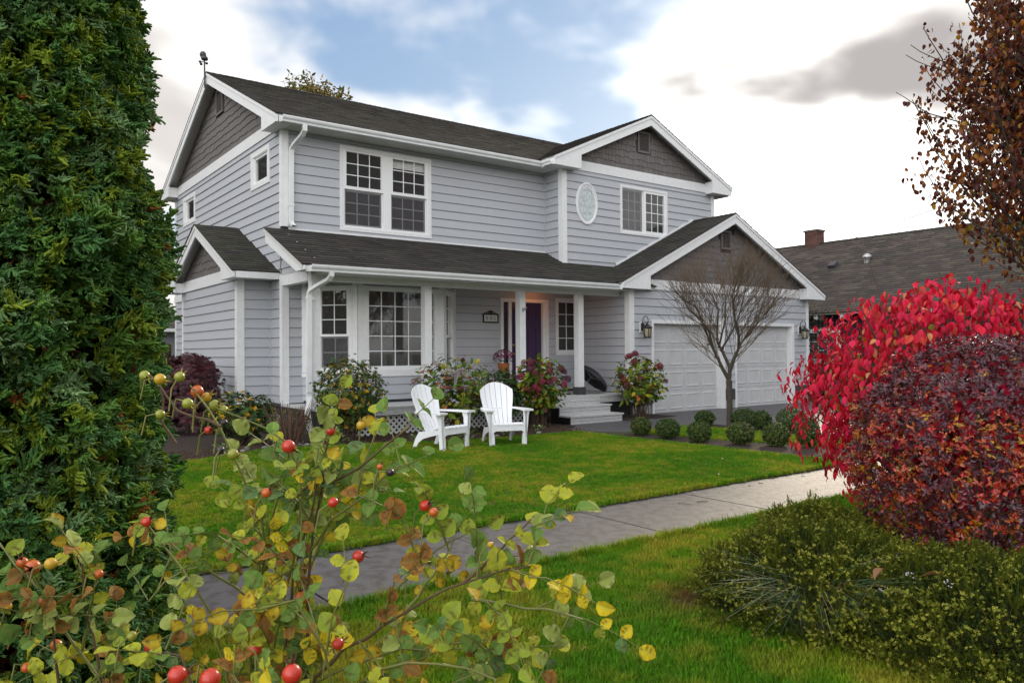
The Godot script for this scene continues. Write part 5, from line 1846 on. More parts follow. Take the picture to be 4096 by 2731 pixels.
func conifer() -> void:
	var t := thing("evergreen_tree", "tall dense green conifer with feathery sprays filling the left edge", "tree", Vector3(-5.25, 0, 10.99))
	var r := rng(501)
	var bump := FastNoiseLite.new()
	bump.frequency = 1.9
	bump.fractal_octaves = 3
	bump.seed = 4
	var rad := func(y: float) -> float: return 0.66 * (1.0 - pow(clampf(y / 6.6, 0.0, 1.0), 1.9))
	var tr := MB.new()
	tr.tube(PackedVector3Array([Vector3(0, -0.05, 0), Vector3(0.02, 2, 0), Vector3(0, 6.2, 0)]), PackedFloat32Array([0.12, 0.09, 0.02]), 9)
	part("trunk", tr, M.bark, t)
	# boughs: dead brown wood and foliage inside
	var br := MB.new()
	for i in 420:
		var y := r.randf_range(0.05, 6.0)
		var a := r.randf() * TAU
		var rr: float = rad.call(y) * r.randf_range(0.6, 0.9)
		var d := Vector3(cos(a), 0, sin(a))
		br.tube(PackedVector3Array([Vector3(0, y - 0.15, 0), Vector3(0, y - 0.1, 0) + d * rr * 0.5, Vector3(0, y + 0.05, 0) + d * rr]), PackedFloat32Array([0.014, 0.009, 0.004]), 4)
	part("boughs", br, M.twig, t).set_meta("kind", "stuff")
	var core := MB.new()      # added solid core for the dead wood within, closing gaps to the sky
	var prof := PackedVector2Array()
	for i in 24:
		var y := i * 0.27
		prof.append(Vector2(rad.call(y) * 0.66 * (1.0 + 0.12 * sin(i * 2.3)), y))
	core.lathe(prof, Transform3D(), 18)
	part("inner_wood_core", core, M.inner, t)
	var xf := []
	var ci := []
	for i in 34000:
		var y := 0.02 + 3.4 * r.randf() if i < 24000 else r.randf_range(3.4, 6.4)
		var a := r.randf() * TAU
		var out := Vector3(cos(a), 0, sin(a))
		var lump := bump.get_noise_3d(out.x * 1.1, y * 1.0, out.z * 1.1)
		var inner := r.randf() < 0.30
		var rr: float = rad.call(y) * (1.0 + 0.26 * lump) - (r.randf_range(0.08, 0.26) if inner else r.randf_range(0.0, 0.07))
		if lump < -0.28 and not inner and r.randf() < 0.8:
			continue
		var p := out * rr + Vector3.UP * y
		var d := out * 0.9 + Vector3.UP * r.randf_range(-0.1, 0.9) + rand_dir(r) * 0.5
		xf.append(grow_up(d, p, r, r.randf_range(0.8, 1.45)))
		var c := 0
		var k := bump.get_noise_3d(out.x * 2.0 + 30.0, y * 2.0, out.z * 2.0) + r.randf_range(-0.25, 0.25)
		if inner and r.randf() < 0.45: c = 4
		elif k < -0.15: c = 1
		elif k < 0.08: c = 0
		elif k < 0.25: c = 2
		else: c = 3
		if r.randf() < 0.012: c = 5
		ci.append(c)
	foliage(t, [spray_mesh(11), spray_mesh(12), spray_mesh(13)], xf, ci, [Color(0.115, 0.235, 0.045), Color(0.085, 0.200, 0.060), Color(0.200, 0.280, 0.028), Color(0.160, 0.275, 0.110), Color(0.15, 0.060, 0.022), Color(0.28, 0.10, 0.025)], 0, {"rough": 0.6, "through": 0.45, "spec": 0.3}, "spray", "foliage")

# ---- scarlet spindle bush
func burning_bush() -> void:
	var t := thing("burning_bush", "large bright crimson-leaved shrub behind the purple barberry at the right", "shrub", Vector3(0.95, 0, 11.80))
	var r := rng(502)
	var c := Vector3(0, 1.10, 0)
	var rr := Vector3(1.20, 0.93, 1.15)
	var bump := FastNoiseLite.new()
	bump.frequency = 1.1
	bump.seed = 8
	var on := func(q: RandomNumberGenerator) -> Vector3:
		var d := rand_dir(q)
		if d.y < -0.3: d.y = -d.y
		return c + d * rr * (0.9 + 0.22 * bump.get_noise_3dv(d * 2.0))
	var ends := stems(t, r, 90, 0.25, on, 0.011, M.twig)
	for i in 46:
		var e: Vector3 = ends[i][1]
		var d := (e - c).normalized()
		d = (d + Vector3.UP * 0.9).normalized()
		var b := MB.new()
		b.tube(PackedVector3Array([e - d * 0.3, e, e + d * r.randf_range(0.1, 0.34)]), PackedFloat32Array([0.006, 0.005, 0.002]), 4)
		if d.y > 0.5: part("twig", b, M.twig, t)
	var xf := []
	var ci := []
	for i in 8500:
		var d := rand_dir(r)
		var f := r.randf_range(0.80, 1.04) if r.randf() < 0.75 else r.randf_range(0.5, 0.85)
		var p := c + d * rr * f * (0.95 + 0.24 * bump.get_noise_3dv(d * 2.0))
		if p.y < 0.12: continue
		var out := (d * Vector3(1, 0.5, 1)).normalized()
		var x := Vector3.DOWN * r.randf_range(0.5, 1.0) + out * r.randf_range(0.0, 0.5) + rand_dir(r) * 0.35
		var y := out * 1.0 + Vector3.UP * 0.5 + rand_dir(r) * 0.5
		xf.append(aim(x, y, p, r.randf_range(0.65, 1.15)))
		var k := r.randf()
		if f < 0.8 and r.randf() < 0.2: ci.append(5 if r.randf() < 0.5 else 6)
		elif k < 0.45: ci.append(0)
		elif k < 0.72: ci.append(1)
		elif k < 0.9: ci.append(2)
		elif k < 0.97: ci.append(3)
		else: ci.append(4)
	foliage(t, [leaf_mesh(0.074, 0.043, 0.35, 0.5), leaf_mesh(0.080, 0.040, 0.5, 0.8), leaf_mesh(0.066, 0.040, 0.2, 0.25)], xf, ci, [Color(0.50, 0.008, 0.030), Color(0.60, 0.016, 0.070), Color(0.34, 0.006, 0.018), Color(0.55, 0.06, 0.04), Color(0.50, 0.22, 0.09), Color(0.22, 0.22, 0.02), Color(0.35, 0.10, 0.02)], 300, {"rough": 0.5, "through": 0.55, "spec": 0.3})

# ---- barberry
func barberry() -> void:
	var t := thing("barberry_bush", "rounded clipped shrub with small purple, red and orange leaves at right", "shrub", Vector3(-0.03, 0, 12.49))
	var r := rng(503)
	var c := Vector3(0, 0.78, 0)
	var rr := Vector3(0.86, 0.80, 0.84)
	var bump := FastNoiseLite.new()
	bump.frequency = 1.6
	bump.seed = 12
	bump.fractal_octaves = 3
	var on := func(q: RandomNumberGenerator) -> Vector3:
		var d := rand_dir(q)
		return c + d * rr * 0.92 * Vector3(1, 0.9 if d.y > 0 else 0.75, 1)
	stems(t, r, 60, 0.2, on, 0.008, M.twig)
	var xf := []
	var ci := []
	for i in 9000:
		var d := rand_dir(r)
		var f := r.randf_range(0.90, 1.02) if r.randf() < 0.72 else r.randf_range(0.62, 0.9)
		var nb := bump.get_noise_3dv(d * 1.6)
		var p := c + d * rr * f * (1.0 + 0.10 * nb)
		if d.y < 0: p.x *= 1.0 - 0.10 * -d.y
		if p.y < 0.16: continue
		var out := d
		xf.append(grow_up(out + rand_dir(r) * 0.8 + Vector3.UP * 0.2, p, r, r.randf_range(0.7, 1.25)))
		var warm := bump.get_noise_3dv(d * 4.0 + Vector3(7, 0, 0)) + r.randf_range(-0.4, 0.4) + (0.22 if d.y < 0.45 else -0.35)
		var k := r.randf()
		if warm > 0.28: ci.append(3 if k < 0.4 else 4 if k < 0.7 else 5 if k < 0.85 else 6)
		elif warm > 0.1: ci.append(2 if k < 0.6 else 1)
		else: ci.append(0 if k < 0.55 else 1 if k < 0.9 else 2)
	foliage(t, [cluster_mesh(21, 5, 0.026, 0.015, 0.012), cluster_mesh(22, 4, 0.028, 0.016, 0.012), cluster_mesh(23, 6, 0.023, 0.013, 0.012)], xf, ci, [Color(0.095, 0.026, 0.046), Color(0.065, 0.024, 0.026), Color(0.20, 0.020, 0.022), Color(0.42, 0.050, 0.014), Color(0.48, 0.105, 0.012), Color(0.46, 0.03, 0.025), Color(0.42, 0.22, 0.012)], 260, {"rough": 0.32, "through": 0.4, "spec": 0.55}, "leaf_tuft")

# ---- heather mounds with a tuft of long grass
func sprig_mesh(sd: int, tip: Color, base: Color, tall: float) -> ArrayMesh:
	var r := rng(sd)
	var b := MB.new()
	for i in 20:
		var f := i / 19.0
		b.col = base.lerp(tip, smoothstep(0.55, 1.0, f))
		var a := i * 2.4
		var d := Vector3(cos(a), 0.75, sin(a)).normalized()
		var p := Vector3(sin(f * 1.5) * 0.008, f * tall, 0)
		var s := d.cross(Vector3.UP).normalized() * 0.0021
		var l := 0.011 * r.randf_range(0.8, 1.2) * (1.0 - 0.35 * f)
		b.tri(p - s, p + s, p + d * l)
		var s2 := s.cross(d).normalized() * 0.0018
		b.tri(p - s2, p + s2, p + d * l)
	b.col = base
	b.tube(PackedVector3Array([Vector3(0, -0.03, 0), Vector3(0.004, tall, 0)]), PackedFloat32Array([0.0016, 0.0008]), 3)
	return b.mesh()

func heathers() -> void:
	var spots := [[Vector3(-1.30, 0, 12.10), 0.70, 0.47, "dark green heather mound with yellow tips, nearest the lawn strip"], [Vector3(-1.22, 0, 12.88), 0.66, 0.46, "heather mound with white flower specks in the bottom right corner"], [Vector3(-0.72, 0, 11.72), 0.5, 0.45, "heather mound behind, against the foot of the barberry"]]
	for k in 3:
		var s: Array = spots[k]
		var t := thing("heather", s[3], "shrub", s[0], 0.0, "heather mounds")
		var r := rng(510 + k)
		var bump := FastNoiseLite.new()
		bump.frequency = 2.2
		bump.seed = 20 + k
		bump.fractal_octaves = 3
		var core := MB.new()
		for i in 160:
			var d := rand_dir(r)
			d.y = absf(d.y)
			core.tube(PackedVector3Array([Vector3(d.x * 0.06, 0, d.z * 0.06), d * Vector3(s[1] * 0.6, s[2] * 0.45, s[1] * 0.6), d * Vector3(s[1] * 0.88, s[2] * 0.86, s[1] * 0.88)]), PackedFloat32Array([0.006, 0.004, 0.002]), 4)
		part("stems", core, M.twig, t).set_meta("kind", "stuff")
		var xf := []
		var ci := []
		for i in 11000:
			var d := rand_dir(r)
			d.y = absf(d.y)
			var nb := bump.get_noise_3dv(d * 2.0 + s[0])
			var f := r.randf_range(0.84, 1.0) if r.randf() < 0.8 else r.randf_range(0.55, 0.84)
			var p := d * Vector3(s[1], s[2], s[1]) * f * (1.0 + 0.30 * nb)
			xf.append(grow_up(d * 0.8 + Vector3.UP * 0.45 + rand_dir(r) * 0.6, p, r, r.randf_range(0.7, 1.3)))
			var q := nb + r.randf_range(-0.3, 0.3)
			ci.append(0 if q < -0.05 else 1 if q < 0.2 else 2)
		foliage(t, [sprig_mesh(31, Color(3.6, 3.2, 0.8), Color(1, 1, 1), 0.036), sprig_mesh(32, Color(2.6, 2.5, 0.9), Color(1, 1, 1), 0.030)], xf, ci, [Color(0.045, 0.070, 0.018), Color(0.080, 0.105, 0.014), Color(0.110, 0.130, 0.014)], 0, {"rough": 0.7, "through": 0.3, "spec": 0.2}, "sprig")
		var tx := []
		var tc := []
		for i in 5200:
			var d := rand_dir(r)
			d.y = absf(d.y)
			var nb := bump.get_noise_3dv(d * 2.0 + s[0])
			if nb + r.randf_range(-0.35, 0.35) < -0.12: continue
			var p := d * Vector3(s[1], s[2], s[1]) * (1.0 + 0.30 * nb) * r.randf_range(0.97, 1.06)
			tx.append(grow_up(d + Vector3.UP * 0.4 + rand_dir(r) * 0.5, p, r, r.randf_range(0.6, 1.2)))
			tc.append(r.randi() % 3)
		foliage(t, [cluster_mesh(35, 7, 0.012, 0.0042, 0.004)], tx, tc, [Color(0.26, 0.27, 0.03), Color(0.19, 0.22, 0.025), Color(0.33, 0.32, 0.05)], 0, {"rough": 0.6, "through": 0.4, "spec": 0.25}, "tip", "shoot_tips")
		if k == 1:
			var fx := []
			var fc := []
			for i in 26:
				var a := r.randf() * TAU
				var d := Vector3(cos(a) * 0.6, r.randf_range(0.45, 1.0), sin(a) * 0.6).normalized()
				for j in 6:
					fx.append(grow_up(d, d * Vector3(s[1], s[2], s[1]) * 1.03 + rand_dir(r) * 0.018, r, 1.0))
					fc.append(0)
			foliage(t, [cluster_mesh(33, 4, 0.007, 0.004, 0.004)], fx, fc, [Color(0.62, 0.58, 0.62)], 0, {"through": 0.3}, "flower", "flowers")
	# long grass in the nearest mound
	var g := thing("grass_tuft", "tuft of long thin blue-green grass growing out of the heather", "grass", Vector3(-1.72, 0, 12.30))
	var r2 := rng(515)
	var b := MB.new()
	for i in 170:
		var a := r2.randf() * TAU
		var d := Vector3(cos(a), 0, sin(a))
		var l := r2.randf_range(0.25, 0.62)
		var p := d * r2.randf() * 0.16 + Vector3.UP * 0.05
		var up := r2.randf_range(0.5, 1.3)
		var q := p + (d * 0.5 + Vector3.UP * up).normalized() * l * 0.6
		var e := q + (d * 0.9 + Vector3.UP * (up - 0.9)).normalized() * l * 0.55
		b.col = Color(0.09, 0.15, 0.075) if r2.randf() < 0.65 else Color(0.25, 0.22, 0.11)
		b.tube(PackedVector3Array([p, p.lerp(q, 0.6), q, q.lerp(e, 0.5), e]), PackedFloat32Array([0.0016, 0.0016, 0.0014, 0.001, 0.0004]), 3)
	part("blades", b, leafy(0.5, 0.3), g).set_meta("kind", "stuff")
	# big dry leaves caught in the heather
	var fall := [[Vector3(-1.62, 0.42, 12.62), Color(0.22, 0.10, 0.045), 0.13, "large brown lobed leaf caught on top of the heather"], [Vector3(-1.50, 0.42, 12.86), Color(0.30, 0.15, 0.06), 0.14, "long curled tan leaf lying on the heather"], [Vector3(-1.32, 0.50, 12.66), Color(0.5, 0.32, 0.03), 0.05, "small yellow leaf lying on the heather"]]
	for f in fall:
		var lb := MB.new()
		leaf_shape(lb, f[2], f[2] * 0.42, 0.5, 0.9)
		var o := part("fallen_leaf", lb, tinted(f[1], 0.6, 0.4))
		o.position = f[0]
		o.rotation = Vector3(0.3, r2.randf() * TAU, 0.2)
		tag(o, f[3], "leaf")

# ---- autumn pear at the right edge
func pear_tree() -> void:
	var t := thing("pear_tree", "tall narrow autumn tree with rust, maroon and orange leaves at right edge", "tree", Vector3(5.75, 0, 11.35))
	var r := rng(504)
	var b := MB.new()
	b.tube(PackedVector3Array([Vector3(0, -0.05, 0), Vector3(0.03, 1.2, 0), Vector3(0, 2.6, 0.02), Vector3(0.03, 6.8, 0)]), PackedFloat32Array([0.12, 0.10, 0.085, 0.02]), 9)
	part("trunk", b, M.bark, t)
	var xf := []
	var ci := []
	for i in 84:
		var y := r.randf_range(1.2, 6.4)
		var a := i * 2.4
		var wide: float = 2.0 * (1.0 - pow(clampf((y - 1.0) / 7.2, 0.0, 1.0), 1.15))
		var d := Vector3(cos(a), r.randf_range(0.9, 1.5), sin(a)).normalized()
		var lb := MB.new()
		var tips := []
		limb(lb, Vector3(0.01, y, 0), d, wide * 0.85 + 0.2, 0.026, 2, r, tips, {"wander": 0.14, "lift": 0.10, "kids": 4, "spread": 0.75, "shrink": 0.62, "leaf_deep": 2})
		part("limb", lb, M.bark, t)
		for q in tips:
			for j in 5:
				var p: Vector3 = q[0] + rand_dir(r) * 0.09
				var hor := Vector3(p.x, 0, p.z).length()
				if hor > wide + 0.35: continue
				xf.append(aim(Vector3.DOWN + rand_dir(r) * 0.6, rand_dir(r) + Vector3(-0.4, 0.2, 0.4), p, r.randf_range(0.75, 1.25)))
				var k := r.randf() + (0.22 if p.y < 3.0 else 0.0)
				ci.append(0 if k < 0.38 else 1 if k < 0.62 else 2 if k < 0.8 else 3 if k < 0.95 else 4 if k < 1.1 else 5)
	print("pear ", xf.size())
	foliage(t, [leaf_mesh(0.075, 0.05, 0.35, 0.6), leaf_mesh(0.07, 0.046, 0.5, 0.9)], xf, ci, [Color(0.075, 0.016, 0.012), Color(0.11, 0.028, 0.014), Color(0.19, 0.055, 0.014), Color(0.28, 0.095, 0.014), Color(0.34, 0.17, 0.018), Color(0.16, 0.15, 0.02)], 280, {"rough": 0.4, "through": 0.7})

# ---- bare tree before the garage
func bare_tree() -> void:
	var t := thing("bare_tree", "small leafless vase-shaped tree standing before the garage doors", "tree", Vector3(6.95, 0, 5.10))
	var r := rng(505)
	var b := MB.new()
	b.tube(PackedVector3Array([Vector3(0, -0.03, 0), Vector3(0.0, 0.05, 0), Vector3(0.012, 0.5, 0), Vector3(0.0, 0.92, 0.0)]), PackedFloat32Array([0.075, 0.062, 0.055, 0.058]), 10)
	part("trunk", b, M.bare_bark, t)
	var right := Vector3(0.8024, 0, 0.5967)
	var near := Vector3(-0.5967, 0, 0.8024)
	var twigs := MB.new()
	var buds := MB.new()
	# main limbs: [across, towards the street, height] of their bends
	var limbs := [
		[[0.0, 0.0, 0.92], [-0.12, 0.02, 1.12], [-0.22, 0.03, 1.33], [-0.36, 0.05, 1.62], [-0.50, 0.06, 1.98], [-0.62, 0.08, 2.3]],
		[[0.0, 0.0, 0.94], [0.02, 0.0, 1.15], [-0.10, -0.05, 1.45], [-0.20, -0.08, 1.66], [-0.20, -0.1, 1.9], [-0.16, -0.12, 2.3]],
		[[0.01, 0.0, 1.10], [0.08, 0.04, 1.32], [0.16, 0.08, 1.52], [0.17, 0.10, 1.75], [0.10, 0.12, 1.95], [0.06, 0.14, 2.4]],
		[[0.12, 0.06, 1.42], [0.22, 0.04, 1.62], [0.36, 0.0, 1.78], [0.55, -0.03, 1.98], [0.78, -0.05, 2.25]],
		[[-0.18, -0.06, 1.55], [-0.08, -0.2, 1.8], [0.02, -0.3, 2.1], [0.05, -0.36, 2.5]],
		[[0.16, 0.09, 1.6], [0.12, 0.25, 1.85], [0.0, 0.36, 2.15], [-0.04, 0.42, 2.5]],
		[[-0.14, -0.04, 1.5], [-0.02, 0.02, 1.72], [0.08, 0.04, 1.9], [0.2, 0.06, 2.2], [0.3, 0.06, 2.6]],
		[[-0.30, 0.04, 1.5], [-0.42, 0.16, 1.85], [-0.62, 0.25, 2.1], [-0.85, 0.3, 2.3]]]
	for i in limbs.size():
		var pts := PackedVector3Array()
		var rads := PackedFloat32Array()
		var w: float = 0.045 if i < 3 else 0.024
		for q in limbs[i]:
			pts.append(right * q[0] + near * q[1] + Vector3.UP * q[2])
			rads.append(w)
			w *= 0.80
		var lb := MB.new()
		lb.tube(pts, rads, 7)
		if i < 3:
			for k in 2:      # pruned stubs
				var p := pts[2 + k]
				var d := (rand_dir(r) + right * (-0.8 if i != 2 else 0.8) + Vector3.UP * 0.3).normalized()
				lb.tube(PackedVector3Array([p, p + d * 0.09]), PackedFloat32Array([0.018, 0.015]), 6)
		part("limb", lb, M.bare_bark, t)
		for k in range(1, pts.size()):
			for j in 3 if k < pts.size() - 1 else 6:
				var out := pts[k] * Vector3(1, 0, 1)
				var d := (out.normalized() * r.randf_range(0.1, 1.25) + Vector3.UP * r.randf_range(0.7, 1.3) + rand_dir(r) * 0.45).normalized()
				twig(twigs, buds, pts[k], d, r.randf_range(0.6, 1.05), 0.0085, 3, r)
	part("twigs", twigs, mat(0.13, 0.095, 0.06, 0.8), t).set_meta("kind", "stuff")
	part("buds", buds, mat(0.11, 0.04, 0.03, 0.8), t).set_meta("kind", "stuff")

func twig(b: MB, buds: MB, p: Vector3, d: Vector3, l: float, rad: float, deep: int, r: RandomNumberGenerator) -> void:
	var pts := PackedVector3Array([p])
	var rads := PackedFloat32Array([rad])
	var n := 4
	for i in n:
		d = (d + rand_dir(r) * 0.11 + Vector3.UP * 0.03).normalized()
		pts.append(pts[i] + d * l / n)
		rads.append(rad * (1.0 - 0.16 * (i + 1)))
	var q := pts[n]
	var flat := Vector3(q.x, 0, q.z).length()
	if q.y > 3.75 - 0.45 * flat * flat or flat > 1.5: return
	b.tube(pts, rads, 4 if deep > 1 else 3)
	if deep <= 1:
		for i in range(1, n + 1):
			buds.lathe(PackedVector2Array([Vector2(0.0, -0.006), Vector2(0.0035, 0.0), Vector2(0.0, 0.008)]), Transform3D(Basis(), pts[i] + rand_dir(r) * 0.003), 3)
	if deep == 0:
		return
	for k in 3 if deep > 1 else 2:
		var at := pts[r.randi_range(1, n)]
		var s := rand_dir(r)
		twig(b, buds, at, (d + (s - d * s.dot(d)) * 0.55 + Vector3.UP * 0.1).normalized(), l * r.randf_range(0.55, 0.8), rad * 0.62, deep - 1, r)

# ---- clipped box balls in two rows
func boxwoods() -> void:
	var list := [
		[4.508, 5.10, 0.35, 0.33, "clipped shrub ball nearest the porch steps in the front row"], [4.50, 5.72, 0.42, 0.345, "second clipped shrub ball from the steps in the front row"],
		[4.49, 6.40, 0.39, 0.34, "third clipped shrub ball from the steps in the front row"], [4.75, 7.0, 0.43, 0.355, "fourth clipped shrub ball from the steps in the front row"],
		[5.0, 7.47, 0.42, 0.36, "fifth clipped shrub ball from the steps in the front row"], [5.25, 7.85, 0.36, 0.47, "clipped shrub ball half hidden by the crimson bush, front row"],
		[6.706, 4.70, 0.39, 0.31, "clipped shrub ball left of the bare tree in the back row"], [7.05, 5.38, 0.52, 0.37, "broad clipped shrub ball at the foot of the bare tree"],
		[6.90, 5.85, 0.385, 0.36, "clipped shrub ball right of the bare tree in the back row"], [6.90, 6.48, 0.53, 0.46, "largest clipped shrub ball, at the right end of the back row"]]
	for k in list.size():
		var s: Array = list[k]
		var t := thing("boxwood", s[4], "shrub", Vector3(s[0], 0.015, s[1]), 0.0, "clipped shrub balls by the drive")
		var r := rng(520 + k)
		var hw: float = s[2] / 2
		var hh: float = s[3] / 2
		var c := Vector3(0, hh, 0)
		var bump := FastNoiseLite.new()
		bump.frequency = 2.5
		bump.seed = 50 + k
		var tr := MB.new()
		tr.tube(PackedVector3Array([Vector3(0, -0.02, 0), Vector3(0.005, 0.12, 0)]), PackedFloat32Array([0.02, 0.015]), 6)
		for i in 40:
			var d := rand_dir(r)
			tr.tube(PackedVector3Array([Vector3(0, 0.05, 0), c + d * Vector3(hw, hh, hw) * 0.85]), PackedFloat32Array([0.006, 0.003]), 4)
		part("stems", tr, M.twig, t)
		var xf := []
		var ci := []
		for i in 1500:
			var d := rand_dir(r)
			var f := r.randf_range(0.86, 1.0) if r.randf() < 0.75 else r.randf_range(0.6, 0.86)
			var p := c + d * Vector3(hw, hh, hw) * f * (1.0 + 0.16 * bump.get_noise_3dv(d))
			if p.y < 0.02: continue
			xf.append(grow_up(d + rand_dir(r) * 0.6 + Vector3.UP * 0.3, p, r, r.randf_range(0.7, 1.2)))
			ci.append([0, 0, 1, 2, 3][r.randi() % 5] if k in [0, 2, 3, 4] else [0, 0, 1, 1, 2][r.randi() % 5])
		foliage(t, [cluster_mesh(41, 6, 0.020, 0.011, 0.010), cluster_mesh(42, 5, 0.022, 0.012, 0.010)], xf, ci, [Color(0.030, 0.062, 0.012), Color(0.045, 0.095, 0.014), Color(0.085, 0.125, 0.02), Color(0.14, 0.14, 0.03)], 0, {"rough": 0.4, "through": 0.25}, "leaf_tuft")

# ---- hydrangeas
func mop_mesh(sd: int) -> ArrayMesh:   # one flower head, radius 1
	var r := rng(sd)
	var b := MB.new()
	for i in 110:
		var y := 1.0 - 2.0 * (i + 0.5) / 110
		if y < -0.55: continue
		var a := i * 2.39996
		var d := Vector3(cos(a) * sqrt(1 - y * y), y, sin(a) * sqrt(1 - y * y))
		var u := d.cross(Vector3(0.2, 0.9, 0.3)).normalized().rotated(d, r.randf() * TAU)
		var v := d.cross(u)
		var tone := r.randf_range(0.55, 1.35)
		b.col = Color(tone, tone * r.randf_range(0.8, 1.2), tone * r.randf_range(0.8, 1.2))
		var o := d * r.randf_range(0.82, 1.0)
		for k in 4:
			var q := u.rotated(d, k * PI / 2)
			var w := v.rotated(d, k * PI / 2)
			b.quad(o, o + q * 0.10 - w * 0.08 + d * 0.03, o + q * 0.21 + d * r.randf_range(0.0, 0.08), o + q * 0.10 + w * 0.08 + d * 0.03)
	return b.mesh()

func lace_mesh(sd: int) -> ArrayMesh:   # flat head, radius 1 across
	var r := rng(sd)
	var b := MB.new()
	for i in 70:
		var rr := sqrt((i + 0.5) / 70)
		var a := i * 2.39996
		var o := Vector3(cos(a) * rr, 0.25 * (1 - rr * rr) + r.randf_range(-0.06, 0.06), sin(a) * rr)
		var tone := r.randf_range(0.6, 1.4)
		b.col = Color(tone, tone * r.randf_range(0.75, 1.15), tone * r.randf_range(0.75, 1.1))
		var s := 0.16 if rr > 0.75 else 0.08
		for k in 3:
			var q := Vector3(cos(a + k * 2.1), r.randf_range(-0.3, 0.4), sin(a + k * 2.1)) * s
			var w := Vector3(-q.z, 0, q.x) * 0.6
			b.quad(o, o + q * 0.6 - w, o + q * 1.3, o + q * 0.6 + w)
	return b.mesh()

func hydrangea(label: String, at: Vector3, w: float, tall: float, sd: int, lace: bool, heads: int, pal: Array, weights: Array, head_pal: Array, keep: int) -> void:
	var t := thing("hydrangea", label, "shrub", at, 0.0, "hydrangeas before the porch")
	var r := rng(sd)
	var bump := FastNoiseLite.new()
	bump.frequency = 1.4
	bump.seed = sd
	var c := Vector3(0, tall * 0.56, 0)
	var rr := Vector3(w / 2, tall * 0.44, w / 2 * 0.8)
	var on := func(q: RandomNumberGenerator) -> Vector3:
		var d := rand_dir(q)
		d.y = d.y * 0.75 + 0.25
		return c + d * rr * (0.85 + 0.25 * bump.get_noise_3dv(d * 2.0))
	var ends := stems(t, r, 46, 0.22, on, 0.007, mat(0.085, 0.05, 0.03, 0.8))
	var xf := []
	var ci := []
	for e in ends:
		var a: Vector3 = e[0]
		var z: Vector3 = e[1]
		for i in 7:
			var p := a.lerp(z, (i + 1) / 7.0)
			for s in [-1.0, 1.0]:
				var side: Vector3 = (z - a).cross(rand_dir(r)).normalized() * s
				var out := (p - c) * Vector3(1, 0.3, 1)
				var d: Vector3 = side + Vector3.UP * r.randf_range(-0.35, 0.35) + out.normalized() * 0.4
				xf.append(aim(d, Vector3.UP * 0.9 + out.normalized() * 0.7 + rand_dir(r) * 0.3, p, r.randf_range(0.6, 1.15)))
				var k := r.randf()
				var pick := 0
				while k > weights[pick] and pick < weights.size() - 1:
					pick += 1
				ci.append(pick)
	for i in 330:
		var d := rand_dir(r)
		d.y = maxf(d.y, -0.7)
		var p := c + d * rr * r.randf_range(0.75, 1.0) * (0.95 + 0.25 * bump.get_noise_3dv(d * 2.0))
		xf.append(aim(d * Vector3(1, 0.2, 1) + Vector3.DOWN * 0.3 + rand_dir(r) * 0.7, Vector3.UP * 0.8 + d + rand_dir(r) * 0.3, p, r.randf_range(0.7, 1.2)))
		var k := r.randf()
		var pick := 0
		while k > weights[pick] and pick < weights.size() - 1:
			pick += 1
		ci.append(pick)
	foliage(t, [leaf_mesh(0.125, 0.080, 0.25, 0.5), leaf_mesh(0.11, 0.075, 0.4, 0.8), leaf_mesh(0.135, 0.078, 0.15, 0.3)], xf, ci, pal, keep, {"rough": 0.55, "through": 0.5, "spec": 0.28})
	var heads_m := [mop_mesh(sd + 1), mop_mesh(sd + 2)] if not lace else [lace_mesh(sd + 1), lace_mesh(sd + 2)]
	var hm := []
	for q: Color in head_pal:
		hm.append(tinted(q, 0.6, 0.3))
	for i in heads:
		var d := rand_dir(r)
		d.y = absf(d.y) * 1.1 - 0.15
		if lace: d.y = absf(d.y) + 0.1
		d = (d + Vector3(-0.35, 0, 0.5)).normalized()
		var p := c + d * rr * (1.02 + 0.2 * bump.get_noise_3dv(d * 2.0))
		var o := part("flower_head", heads_m[i % 2], hm[r.randi() % hm.size()], t)
		var size := r.randf_range(0.055, 0.085) if not lace else r.randf_range(0.05, 0.085)
		o.transform = grow_up(d * 0.5 + Vector3.UP * (0.6 if not lace else 1.6), p, r, size)
		var st := MB.new()
		st.tube(PackedVector3Array([p.lerp(c, 0.3), p]), PackedFloat32Array([0.005, 0.003]), 4)
		part("flower_stalk", st, M.twig, t)

func hydrangeas() -> void:
	var g := [Color(0.060, 0.130, 0.015), Color(0.14, 0.20, 0.018), Color(0.30, 0.28, 0.022), Color(0.12, 0.045, 0.035), Color(0.30, 0.10, 0.03)]
	hydrangea("lacecap hydrangea with faded pink flat flowers behind the lawn chairs", Vector3(2.115, 0, 2.80), 1.62, 1.44, 601, true, 40, g, [0.42, 0.72, 0.88, 0.96, 1.0], [Color(0.22, 0.07, 0.06), Color(0.32, 0.13, 0.11), Color(0.16, 0.05, 0.06), Color(0.26, 0.17, 0.08)], 300)
	hydrangea("hydrangea with dark wine-red round blooms left of the porch steps", Vector3(4.22, 0, 2.62), 1.34, 1.40, 611, false, 26, g, [0.36, 0.66, 0.80, 0.95, 1.0], [Color(0.13, 0.012, 0.035), Color(0.20, 0.018, 0.045), Color(0.085, 0.014, 0.045), Color(0.10, 0.025, 0.02)], 260)
	hydrangea("hydrangea with wine-red blooms between the steps and the garage door", Vector3(7.30, 0, 2.42), 1.40, 1.42, 621, false, 13, g, [0.30, 0.62, 0.86, 0.93, 1.0], [Color(0.11, 0.010, 0.022), Color(0.15, 0.012, 0.025)], 260)

